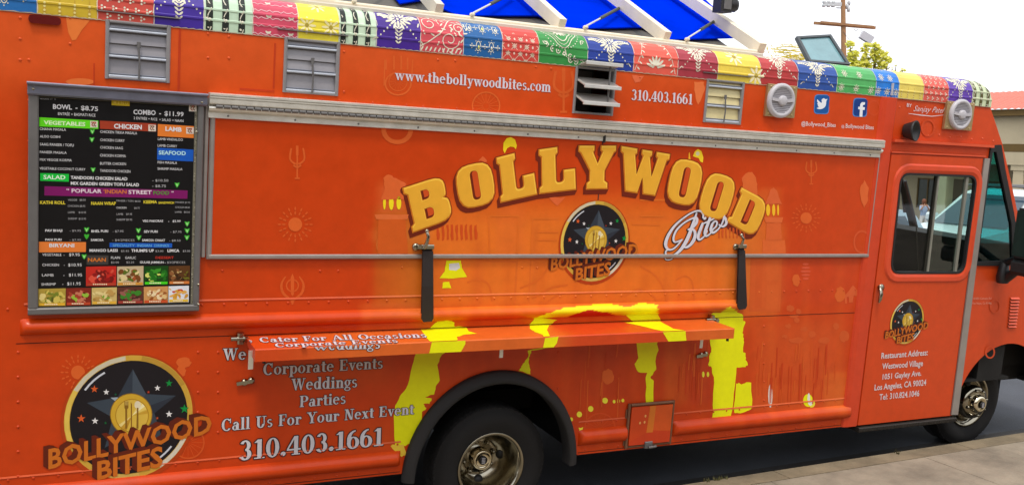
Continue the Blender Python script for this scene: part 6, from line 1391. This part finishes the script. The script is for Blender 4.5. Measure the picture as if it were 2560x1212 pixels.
# marker lamp
m = MB(); p = at(112, 51); pts = rnd([(p.x - .07, p.z - .02, 1), (p.x + .07, p.z - .02, 1), (p.x + .07, p.z + .02, 1), (p.x - .07, p.z + .02, 1)], .02); m.prism(V0(pts, -.018), (0, .018, 0)); m.build('marker_lamp', mat('red_lens', S(96, 12, 14), .25, 0, .4), truck)
m = MB(); p = at(2228, 222); m.bbox(L(p.x - .008, -.02, p.z - .05), L(p.x + .008, .0, p.z + .04)); m.build('roof_clip', WHITEP, truck)
# door mirror
m = MB(); b0 = at(2507, 700, -.02); b1 = at(2512, 664, -.06)
m.tube([at(2506, 706, -.05) - P0, at(2507, 690, -.05) - P0, at(2510, 668, -.04) - P0, at(2512, 655, -.02) - P0], [.045, .05, .04, .03], 12)
m.tube([at(2512, 697, -.06) - P0, at(2540, 678, -.16) - P0, at(2580, 655, -.30) - P0], [.04, .034, .034], 12); m.tube([at(2512, 658, -.03) - P0, at(2560, 640, -.2) - P0, at(2585, 636, -.30) - P0], [.03, .026, .026], 12)
mr = m.build('door_mirror', BLACK, truck)
m = MB(); c = at(2574, 588, -.32) - P0
m.bbox(c + Vector((-.02, -.13, -.19)), c + Vector((.10, .13, .20)), r=.04); m.bbox(c + Vector((-.02, -.11, -.33)), c + Vector((.08, .11, -.20)), r=.03); m.build('mirror_housing', RUBBER, mr)
m = MB(); m.bbox(c + Vector((-.026, -.115, -.175)), c + Vector((-.021, .115, .185)), r=.01); m.build('mirror_glass', mat('mirror_green', S(44, 62, 58), .15, .4), mr)

# ------------------------------------------------------------------ beyond the truck
GZ = .12
GZ2 = -.93                                                # the street falls away towards the restaurant
# restaurant building along the far side, its front facing the street (-x)
XB = 38.0
zof = lambda px, py: onX(px, py, XB).z
bl = empty('restaurant_building', Matrix.Translation((XB, 20, GZ2))); tag(bl, 'cream stucco restaurant building with red tiled roof and shaded walkway', 'building')
BP = lambda x, y, z: Vector((x - XB, y - 20, z - GZ2))
z_e, z_s, z_b1, z_b0, z_w = zof(2520, 276), zof(2520, 291), zof(2520, 360), zof(2520, 380), zof(2520, 412)
ya, yb = -8.0, 62.0
STU = mat('cream_stucco', S(206, 190, 156), .9, 0, 0, .12, .6, .25, 12)
BROWN = mat('brown_timber', S(112, 88, 44), .8, 0, 0, .15, 2)
m = MB(); m.box(BP(XB, ya, z_b1), BP(XB + 6, yb, z_s)); m.box(BP(XB - .02, ya, z_w), BP(XB + 6, yb, z_b0)); m.box(BP(XB + 3.0, ya, GZ2), BP(XB + 3.3, yb, z_w)); m.box(BP(XB + .1, ya, z_b0), BP(XB + 6, yb, z_b1)); m.box(BP(XB + 6, ya, GZ2), BP(XB + 9, yb, z_s)); m.build('wall', STU, bl)
m = MB(); m.box(BP(XB - .03, ya, z_b0 + .004), BP(XB + .1, yb, z_b1 - .004)); m.box(BP(XB - .5, ya, z_s), BP(XB + 6, yb, z_s + .08)); m.box(BP(XB - .45, ya, z_s + .08), BP(XB - .38, yb, z_e + .02)); m.build('timber_band', BROWN, bl)
m = MB(); n = 400; V = []
rise = onX(2520, 249, XB).z - z_e
for i in range(n * 4 + 1):
    y = lerp(ya, yb, i / (n * 4)); a = .055 * abs(math.sin(math.pi * (y - ya) / .34))
    for x, z in ((XB - .62, z_e), (XB + .4, z_e + .30), (XB + 1.6, z_e + .30 + .42), (XB + 3.2, z_e + max(1.1, rise + .5))): V.append(BP(x, y, z + a))
    if i == 0: pass
m.add(V, [[i * 4 + k, (i + 1) * 4 + k, (i + 1) * 4 + k + 1, i * 4 + k + 1] for i in range(n * 4) for k in range(3)]); m.build('roof', mat('clay_tile', S(206, 108, 92), .7, 0, 0, .15, 4), bl)
for k, y in enumerate([ya + 3 + q * 4.2 for q in range(16)]):
    m = MB(); m.bbox(BP(XB + .1, y - .28, GZ2), BP(XB + .66, y + .28, z_w), r=.03); m.box(BP(XB + .04, y - .36, z_w - .25), BP(XB + .72, y + .36, z_w - .004)); m.build('column', STU, bl)
    m = MB(); m.box(BP(XB + 2.93, y + 1.0, GZ2 + .0), BP(XB + 2.985, y + 2.3, GZ2 + 2.5)); f = m.build('door', mat('dark_door', S(62, 50, 36), .5), bl)
    m = MB(); m.box(BP(XB + 2.95, y + 2.6, GZ2 + .9), BP(XB + 2.99, y + 3.9, GZ2 + 2.4)); f = m.build('window', mat('shop_window', S(60, 68, 60), .15, 0, .4), bl)
    m = MB()
    for a, b, c_, d in ((2.55, 2.62, .85, 2.45), (3.88, 3.95, .85, 2.45), (2.55, 3.95, .83, .9), (2.55, 3.95, 2.4, 2.47), (3.22, 3.28, .9, 2.4)): m.box(BP(XB + 2.9, y + a, GZ2 + c_), BP(XB + 2.945, y + b, GZ2 + d))
    m.build('frame', BROWN, f)
# walkway in front of the restaurant
m = MB(); m.box((XB - 4, -60, -1.2), (XB + 3, 120, GZ2)); tag(m.build('far_pavement', CONC), kind='structure')

# parked cars beyond the truck
def car(name, label, M4, ln, wd, ht, paint, suv=True, rack=False):
    r = empty(name, M4); tag(r, label, 'car')
    hd = ht * (.60 if suv else .64); gc = .24; sx = ln / 2; hw = wd / 2
    low = [(-sx, .45), (-sx + .05, gc + .12), (-sx + .5, gc), (sx - .5, gc), (sx - .06, gc + .14), (sx, .55), (sx - .03, hd * .78), (sx - .25, hd * .88), (sx - 1.15, hd), (-sx + .15, hd + .02), (-sx + .02, hd * .85)]
    top = [(sx - 1.2, hd - .02), (sx - 1.2 - (ht - hd) * 1.15, ht - .08), (sx - 1.5 - (ht - hd) * 1.2, ht - .01), (0 - .3, ht), (-sx + .55, ht - .04), (-sx + .34, ht - .14), (-sx + .08, hd)]
    m = MB()
    def ext(poly, y0, t):                                 # loft with tumblehome
        n = len(poly); V = []
        for s, ins in ((-1, 0), (1, 0)):
            for x, z in poly: V.append((x, s * (y0 - t * max(0, z - hd)), z))
        m.add(V, [[i, (i + 1) % n, n + (i + 1) % n, n + i] for i in range(n)], sm=False); m.add(V[:n], [list(t_) for t_ in tessellate_polygon([[Vector(p) for p in V[:n]]])]); m.add(V[n:], [list(t_) for t_ in tessellate_polygon([[Vector(p) for p in V[n:]]])])
    ext(low, hw, 0); ext(top, hw - .05, .22)
    for sgn in (-1, 1):
        m.box((-sx + .6, sgn * (hw - .01), .5), (sx - .6, sgn * (hw + .015), .56)); m.box((-sx + .4, sgn * (hw - .03), hd - .02), (sx - 1.2, sgn * (hw - .015), hd + .01))
    b = m.build('body', paint, r)
    gl = mat('car_glass', S(40, 62, 78), .06, 0, .6, .1, 2)
    x1, x0 = sx - 1.2, -sx + .2
    def yy(z): return hw - .05 - .22 * (z - hd) + .006
    zt = ht - .14
    cuts = [x1 - .22, lerp(x1, x0, .36), lerp(x1, x0, .68), x0 + .16]
    for sgn in (-1, 1):
        for k in range(3):
            a, c_ = cuts[k] - .04, cuts[k + 1] + .04; sl = (ht - hd) * 1.1 if k == 0 else 0; sr_ = .22 if k == 2 else 0
            m = MB(); m.add([(a, sgn * yy(hd + .05), hd + .05), (c_, sgn * yy(hd + .05), hd + .05), (c_ + sr_, sgn * yy(zt), zt), (a - sl, sgn * yy(zt), zt)], [(0, 1, 2, 3)]); m.build('window', gl, r)
        m = MB(); m.bbox((x1 - .35, sgn * (hw + .0), hd + .02), (x1 - .2, sgn * (hw + .2), hd + .2), r=.04); m.build('door_mirror', paint, r)
        for s in (1, -1):
            m = MB(); m.lathe((s * (sx - .9), sgn * (hw - .02), .36), (0, sgn, 0), [(-.2, .2), (-.2, .34), (-.17, .36), (-.02, .36), (.01, .33), (.0, .23)], 28); w = m.build('wheel', TYRE, r)
            m = MB(); m.lathe((s * (sx - .9), sgn * (hw - .02), .36), (0, sgn, 0), [(.0, .23), (-.04, .2), (-.03, .08), (.0, .07), (.0, .001)], 24); m.build('rim', STEEL, w)
            m = MB(); m.bbox((s * (sx - .01) - .09, sgn * (hw - .42), hd * .62), (s * (sx + .012) , sgn * (hw - .06), hd * .76), r=.03); m.build('headlight' if s > 0 else 'tail_light', mat('lamp_lens', S(226, 226, 220), .1, 0, .5) if s > 0 else mat('red_lamp', S(140, 16, 14), .2), r)
    a0, a1 = (sx - 1.22, hd + .03), (sx - 1.22 - (ht - hd) * 1.05, ht - .12)
    m = MB(); m.add([(a0[0] + .012, -yy(hd) + .1, a0[1]), (a0[0] + .012, yy(hd) - .1, a0[1]), (a1[0] + .022, yy(ht) - .1, a1[1] + .01), (a1[0] + .022, -yy(ht) + .1, a1[1] + .01)], [(0, 1, 2, 3)]); m.build('windscreen', gl, r)
    m = MB(); m.box((sx - .3, -hw + .3, .35), (sx + .02, hw - .3, .7)); m.box((-sx - .02, -hw + .3, .4), (-sx + .3, hw - .3, .6)); m.build('bumper', BLACK, r)
    if rack:
        m = MB()
        for sgn in (-1, 1): m.tube([(sx - 2.2, sgn * (hw - .25), ht + .02), (sx - 2.3, sgn * (hw - .25), ht + .07), (-sx + .6, sgn * (hw - .25), ht + .06), (-sx + .5, sgn * (hw - .25), ht)], .02, 8)
        for x in (.6, -.6, -1.5): m.tube([(x, -hw + .25, ht + .07), (x, hw - .25, ht + .07)], .018, 8)
        m.build('roof_rack', STEEL, r)
    return r
CARW = mat('white_car_paint', S(206, 216, 218), .25, 0, .6, .04, 2)
CARB = mat('pale_blue_car_paint', S(150, 176, 190), .25, .1, .6, .04, 2)
pz = wz(2420, 478, SUVZ := 17.0)
SH_ = pz.z - GZ
cx_ = wz(2290, 560, SUVZ).x + 3.4
car('parked_suv', 'white sport utility vehicle with roof rack parked beyond the cab of the food truck', Matrix.Translation((cx_, pz.y + .95, GZ)) @ Matrix.Rotation(math.pi, 4, 'Z'), 5.0, 1.95, SH_, CARW, True, True)
car('parked_sedan', 'pale blue sedan parked ahead of the white sport utility vehicle', Matrix.Translation((cx_ - 5.6, pz.y + .9, GZ)) @ Matrix.Rotation(math.pi, 4, 'Z'), 4.6, 1.8, 1.5, CARB, False)
print('SUV', pz, SH_, cx_, 'bld', z_e, z_s, z_w, onX(2500, 250, XB), onX(2230, 500, XB), 'eye', CAMW)

# ---- utility pole
pb = wz(2110, 200, 52.0); pt = wz(2107, -60, 52.0)
po = empty('utility_pole', Matrix.Translation((pb.x, pb.y, GZ2))); tag(po, 'brown wooden utility pole with a crossarm and insulators', 'utility pole')
WOOD = mat('weathered_pole_wood', S(150, 112, 78), .9, 0, 0, .2, 3, .4, 20)
Hh = pt.z - GZ2; lean_ = Vector((pt.x - pb.x, pt.y - pb.y, 0)) / max(.1, (pt.z - pb.z))
PP = lambda z: lean_ * (z - (pb.z - GZ2)) + Vector((0, 0, z))
m = MB(); m.tube([PP(0) * 1.0, PP(pb.z - GZ2), PP(Hh)], [.17, .15, .11], 12); m.build('pole', WOOD, po)
rt = Vector((RCW[0][0], RCW[0][1], 0)).normalized()
za = wz(2107, 67, 52.0).z - GZ2
m = MB(); m.obox(PP(za) - rt * 1.62 + Vector((0, 0, .14)), PP(za) + rt * 1.75 + Vector((0, 0, -.02)), .12, .15); m.obox(PP(za) - rt * 1.4 + Vector((0, -.2, .17)), PP(za) + rt * 1.5 + Vector((0, -.2, .0)), .1, .12); m.build('crossarm', WOOD, po)
m = MB(); zt = wz(2107, 12, 52.0).z - GZ2
m.obox(PP(zt) - rt * 1.0, PP(zt), .14, .2)
for s in (-1.05, -.8, -.55): m.lathe(PP(zt) + rt * s, (0, 0, 1), [(-.16, .0), (-.16, .09), (-.05, .1), (.0, .05), (.06, .1), (.16, .09), (.18, 0)], 12)
for s, dz in ((.22, -.1), (.3, -.25), (.32, .1)): m.lathe(PP(zt + dz) + rt * s, (0, 0, 1), [(-.14, .0), (-.14, .07), (.0, .09), (.12, .07), (.14, 0)], 12)
m.build('insulator', mat('pale_ceramic', S(186, 190, 192), .4), po)
m = MB(); z2 = wz(2107, 21, 52.0).z - GZ2; m.obox(PP(z2) - rt * .38, PP(z2), .05, .05); z3 = wz(2110, 141, 52.0).z - GZ2; m.obox(PP(z3), PP(z3) + rt * .36, .12, .09); m.build('bracket', STEEL, po)
m = MB(); a = PP(wz(2107, 80, 52.0).z - GZ2); m.tube([a - rt * .15 + Vector((0, -.16, 0)), a + rt * .22 + Vector((0, -.2, -.45))], .012, 6); m.tube([PP(za) + rt * .5 + Vector((0, -.1, -.12)), PP(za) + rt * .62 + Vector((0, -.1, -.24)), PP(za) + rt * .74 + Vector((0, -.1, -.12))], .015, 6); m.build('guy_wire', STEEL, po)
# ---- pale flood lamp on a thin mast
fl = wz(2165, 95, 40.0); fo = empty('street_lamp', Matrix.Translation((fl.x, fl.y, GZ2))); tag(fo, 'white floodlight on a slim mast above the tree', 'street lamp')
m = MB(); m.tube([(0, 0, 0), (0, 0, fl.z - GZ2 - .35)], .035, 8); m.build('mast', WHITEP, fo)
m = MB(); c = Vector((0, 0, fl.z - GZ2)); m.obox(c - rt * .22 + Vector((0, 0, .14)), c + rt * .25 + Vector((0, 0, -.12)), .22, .32); m.obox(c + rt * .05 + Vector((0, 0, -.36)), c + rt * .3 + Vector((0, 0, -.28)), .2, .1); m.obox(c - rt * .24 + Vector((0, 0, .2)), c - rt * .2 + Vector((0, 0, .36)), .02, .02); m.build('lamp_head', WHITEP, fo)

# ---- trees: tapered trunk and limbs, crown of small leaf faces
LEAF = mat('sunlit_leaf', None, .6, 0, 0, .15, 3, trans=.5)
BARK = mat('bark', S(96, 78, 58), .9, 0, 0, .25, 5, .4, 20)
def tree(name, label, base, clumps, nleaf, ls, seed):
    rg = random.Random(seed); r = empty(name, Matrix.Translation(base)); tag(r, label, 'tree', 'trees beyond the truck')
    m = MB(); tops = [Vector(c[0]) - Vector(base) for c in clumps]; cen = sum(tops, Vector()) / len(tops); fork = Vector((cen.x * .6, cen.y * .6, cen.z * .62))
    m.tube([(0, 0, -.1), fork * .5, fork], [.22, .17, .13], 10)
    for t in tops: m.tube([fork, fork.lerp(t, .5) + Vector((rg.uniform(-.2, .2), rg.uniform(-.2, .2), .1)), t], [.09, .05, .015], 6)
    m.build('trunk', BARK, r)
    m = MB()
    for (c, rad) in clumps:
        c = Vector(c) - Vector(base)
        for k in range(int(nleaf * rad ** 2)):
            d = Vector((rg.gauss(0, 1), rg.gauss(0, 1), rg.gauss(0, 1))).normalized() * rad * rg.random() ** .45; d.z *= 1.15
            if math.sin(d.x * 5 / rad + seed) * math.sin(d.z * 5 / rad) > .35: continue
            p = c + d; a = Vector((rg.gauss(0, 1), rg.gauss(0, 1), rg.gauss(0, .6))).normalized(); b = a.orthogonal(); s = ls * rg.uniform(.6, 1.3); q = rg.random()
            m.add([p - a * s, p + b * s * .45, p + a * s, p - b * s * .45], [(0, 1, 2, 3)], mixc(S(200, 204, 46), S(242, 236, 130), q))
    m.build('crown', LEAF, r)
TZ = 34.0
K = lambda px, py, r_, dz=0: (wz(px, py, TZ + dz), r_ * TZ / FPX)
b_ = wz(2165, 180, TZ); tree('leafy_tree', 'yellow green leafy tree rising behind the roof of the truck, beside the pole', (b_.x, b_.y, GZ2), [K(2125, 112, 10), K(2132, 140, 17), K(2130, 168, 20), K(2165, 120, 12), K(2168, 148, 17), K(2190, 130, 16), K(2188, 116, 9), K(2205, 158, 20), K(2160, 175, 22), K(2210, 135, 9), K(2222, 148, 7)], 2600, .10, 3)
b_ = wz(2245, 180, TZ + 6); tree('leafy_tree', 'thin sparse tree with small leaf sprays above the blue and yellow roof band squares', (b_.x, b_.y, GZ2), [K(2230, 172, 4, 6), K(2240, 164, 4, 6), K(2257, 176, 7, 6), K(2236, 180, 5, 6)], 1500, .08, 5)
# palm
b_ = wz(1985, 165, 30.0); pm = empty('palm_tree', Matrix.Translation((b_.x, b_.y, GZ2))); tag(pm, 'palm tree with only its frond tips above the roof band', 'palm tree', None)
m = MB(); hz = b_.z - GZ2 - .12; m.tube([(0, 0, -.1), (.1, 0, hz * .5), (0, 0, hz)], [.22, .17, .15], 10); m.build('trunk', BARK, pm)
m = MB(); rg = random.Random(4)
for k in range(26):
    a = k * 2 * math.pi / 26; d = Vector((math.cos(a), math.sin(a), 0)); up = rg.uniform(.3, .75); pts = [Vector((0, 0, hz)) + d * t * 1.25 + Vector((0, 0, up * math.sin(t * 2.2))) for t in (q / 8 for q in range(9))]
    for i in range(8):
        p = pts[i]; dd = (pts[i + 1] - p).normalized(); sd = dd.cross(Vector((0, 0, 1))).normalized(); l = .32 * math.sin(math.pi * (i + 1.2) / 10)
        for s in (-1, 1): m.add([p, p + dd * .06, p + dd * .16 + sd * s * l - Vector((0, 0, .04))], [(0, 1, 2)], mixc(S(190, 170, 50), S(236, 214, 90), rg.random()))
m.build('crown', LEAF, pm)

# ---- person in front of the restaurant
hd_ = wz(2312, 499, 43.0); gx = Vector((hd_.x, hd_.y, GZ2)); hgt = hd_.z - GZ2; print('person', hgt)
pe = empty('person', Matrix.Translation(gx)); tag(pe, 'person with reddish hair, light blue shirt and white trousers, hands raised to the face', 'person')
s_ = 1.66 / 1.66
dl = -rt; fw_ = Vector((-rt.y, rt.x, 0)) * -1
def PV_(side, front, z): return rt * side + fw_ * front + Vector((0, 0, z * s_))
J = {'hip': PV_(0, 0, .92), 'belly': PV_(0, .01, 1.08), 'chest': PV_(0, 0, 1.28), 'neck': PV_(-.01, .01, 1.43), 'head': PV_(-.03, .03, 1.53), 'crown': PV_(-.03, .03, 1.62),
     'shl': PV_(-.17, 0, 1.36), 'ell': PV_(-.24, .16, 1.18), 'hal': PV_(-.12, .26, 1.42), 'fil': PV_(-.10, .27, 1.49), 'shr': PV_(.17, 0, 1.36), 'elr': PV_(.22, .16, 1.17), 'har': PV_(.0, .27, 1.40), 'fir': PV_(-.02, .28, 1.47),
     'hl': PV_(-.10, 0, .86), 'kl': PV_(-.13, .03, .48), 'al': PV_(-.13, -.01, .09), 'tl': PV_(-.14, .14, .04), 'hr': PV_(.10, 0, .86), 'kr': PV_(.12, .03, .48), 'ar': PV_(.13, -.02, .09), 'tr': PV_(.14, .13, .04)}
RAD = {'hip': .13, 'belly': .115, 'chest': .135, 'neck': .05, 'head': .085, 'crown': .06, 'shl': .06, 'ell': .042, 'hal': .032, 'fil': .026, 'shr': .06, 'elr': .042, 'har': .032, 'fir': .026, 'hl': .09, 'kl': .06, 'al': .042, 'tl': .036, 'hr': .09, 'kr': .06, 'ar': .042, 'tr': .036}
ED = [('hip', 'belly'), ('belly', 'chest'), ('chest', 'neck'), ('neck', 'head'), ('head', 'crown'), ('chest', 'shl'), ('shl', 'ell'), ('ell', 'hal'), ('hal', 'fil'), ('chest', 'shr'), ('shr', 'elr'), ('elr', 'har'), ('har', 'fir'), ('hip', 'hl'), ('hl', 'kl'), ('kl', 'al'), ('al', 'tl'), ('hip', 'hr'), ('hr', 'kr'), ('kr', 'ar'), ('ar', 'tr')]
ks = list(J); me = bpy.data.meshes.new('t'); me.from_pydata([J[k] for k in ks], [(ks.index(a), ks.index(b)) for a, b in ED], [])
ob = bpy.data.objects.new('t', me); col.objects.link(ob); sk = ob.modifiers.new('s', 'SKIN')
for i, k in enumerate(ks): me.skin_vertices[0].data[i].radius = (RAD[k], RAD[k]); me.skin_vertices[0].data[i].use_root = (i == 0)
ob.modifiers.new('u', 'SUBSURF').levels = 2
bm_ = bpy.data.meshes.new_from_object(ob.evaluated_get(bpy.context.evaluated_depsgraph_get())); bpy.data.objects.remove(ob)
SK, SHI, TRO, SHO = S(196, 140, 108), S(140, 160, 190), S(214, 210, 206), S(70, 50, 40)
m = MB(); vs = [v.co.copy() for v in bm_.vertices]
def pc(p):
    z = p.z
    if z < .08: return SHO
    if z < .95: return TRO
    side = p.dot(rt); fr = p.dot(fw_)
    if z > 1.40 or (fr > .19 and z > 1.2): return SK
    return SHI
m.add(vs, [list(p.vertices) for p in bm_.polygons], sm=True, vc=[list(pc(p)) for p in vs]); m.build('body', mat('person_cloth', None, .8, 0, 0, .08, 20), pe)
m = MB(); c = J['crown']
m.lathe(c + Vector((0, 0, .09)) - fw_ * .02, Vector((0, 0, -1)), [(0, .001), (.015, .05), (.05, .088), (.10, .10), (.18, .095), (.27, .07), (.30, .001)], 14); m.build('hair', mat('auburn_hair', S(120, 62, 34), .6), pe)
# ---- patio chairs
def chair(label, p, rz, cp=None):
    r = empty('patio_chair', Matrix.Translation(p) @ Matrix.Rotation(rz, 4, 'Z')); tag(r, label, 'chair', 'metal patio chairs')
    MET = mat('dark_metal_frame', S(60, 62, 54), .5, .5)
    m = MB(); m.bbox((-.23, -.22, .43), (.23, .22, .46), r=.01); m.build('seat', MET, r)
    m = MB(); m.tube([(-.22, .21, .45), (-.22, .27, .95), (.22, .27, .95), (.22, .21, .45)], .018, 8)
    for z in (.6, .78): m.tube([(-.22, .21 + (z - .45) * .12, z), (.22, .21 + (z - .45) * .12, z)], .012, 6)
    m.build('backrest', MET, r)
    for x, y in ((-.21, -.2), (.21, -.2), (-.21, .2), (.21, .2)): m = MB(); m.tube([(x, y, .44), (x * 1.1, y * 1.1, .0)], .016, 8); m.build('leg', MET, r)
    for s in (-1, 1): m = MB(); m.tube([(s * .23, .22, .66), (s * .24, -.18, .66), (s * .22, -.2, .44)], .016, 8); m.build('armrest', MET, r)
for lab, px, rz in (('dark metal patio chair behind the open half of the cab window', 2294, .4), ('dark metal patio chair beside the bronze window post', 2352, 2.0), ('dark metal patio chair above the bonnet of the white car', 2374, -1.0)):
    p = wz(px, 520, 41.0); chair(lab, Vector((p.x, p.y, GZ2)), rz)

# ---- weeds in the kerb joint
GR_ = mat('weed_green', None, .7, 0, 0, .2, 8, trans=.3)
for lab, px, py, n, h in (('low green weeds growing in the kerb joint below the truck', 1790, 1198, 40, .022), ('single grass tuft at the kerb edge near the front wheel', 2241, 1132, 6, .05)):
    q = ray(px, py); t = (.152 - CAMW.z) / q.z; p = CAMW + q * t; r = empty('weed', Matrix.Translation(p)); tag(r, lab, 'weed'); m = MB(); rg = random.Random(n)
    for k in range(n):
        x = rg.uniform(-.1, .1) if n > 10 else rg.gauss(0, .008); y = rg.gauss(0, .012); a = rg.uniform(0, 6.28); l = h * rg.uniform(.5, 1.3)
        m.add([(x - .006, y, -.004), (x + .006, y, -.004), (x + l * .5 * math.cos(a), y + l * .5 * math.sin(a), l)], [(0, 1, 2)], mixc(S(66, 66, 36), S(110, 104, 60), rg.random()))
    m.build('leaf_blade', GR_, r)

# ---- unseen building added behind the camera to block low sky and darken reflections
sb = empty('unseen_shade_building', Matrix.Translation((4, -13.5, .15))); tag(sb, 'unseen brown stucco building added behind the camera to darken reflections and low sky', 'building')
STB = mat('brown_stucco', S(122, 104, 78), .9, 0, 0, .15, .7, .25, 12)
m = MB(); m.box((-30, -6, -.3), (32, -.02, 5.6)); m.build('wall', STB, sb)
m = MB(); m.box((-30, 0, -.3), (-9.5, 6.2, 5.2)); m.build('unseen_shade_wing', STB, sb)  # unseen wing, added to block sky light from the flank's left end
m = MB(); m.box((-30.2, -6, 5.6), (32.2, .15, 5.95)); m.build('parapet', BROWN, sb)
for k in range(12):
    x = -27 + k * 5
    m = MB(); m.box((x, -.02, .5), (x + 3.2, .02, 2.9)); w = m.build('window', mat('shop_window', S(60, 68, 60), .15, 0, .4), sb)
    m = MB()
    for a, b, c_, d in ((-.1, 0, .4, 3.0), (3.2, 3.3, .4, 3.0), (0, 3.2, .4, .5), (0, 3.2, 2.9, 3.0), (1.56, 1.64, .5, 2.9)): m.box((x + a, -.02, c_), (x + b, .05, d))
    m.build('frame', BROWN, w)
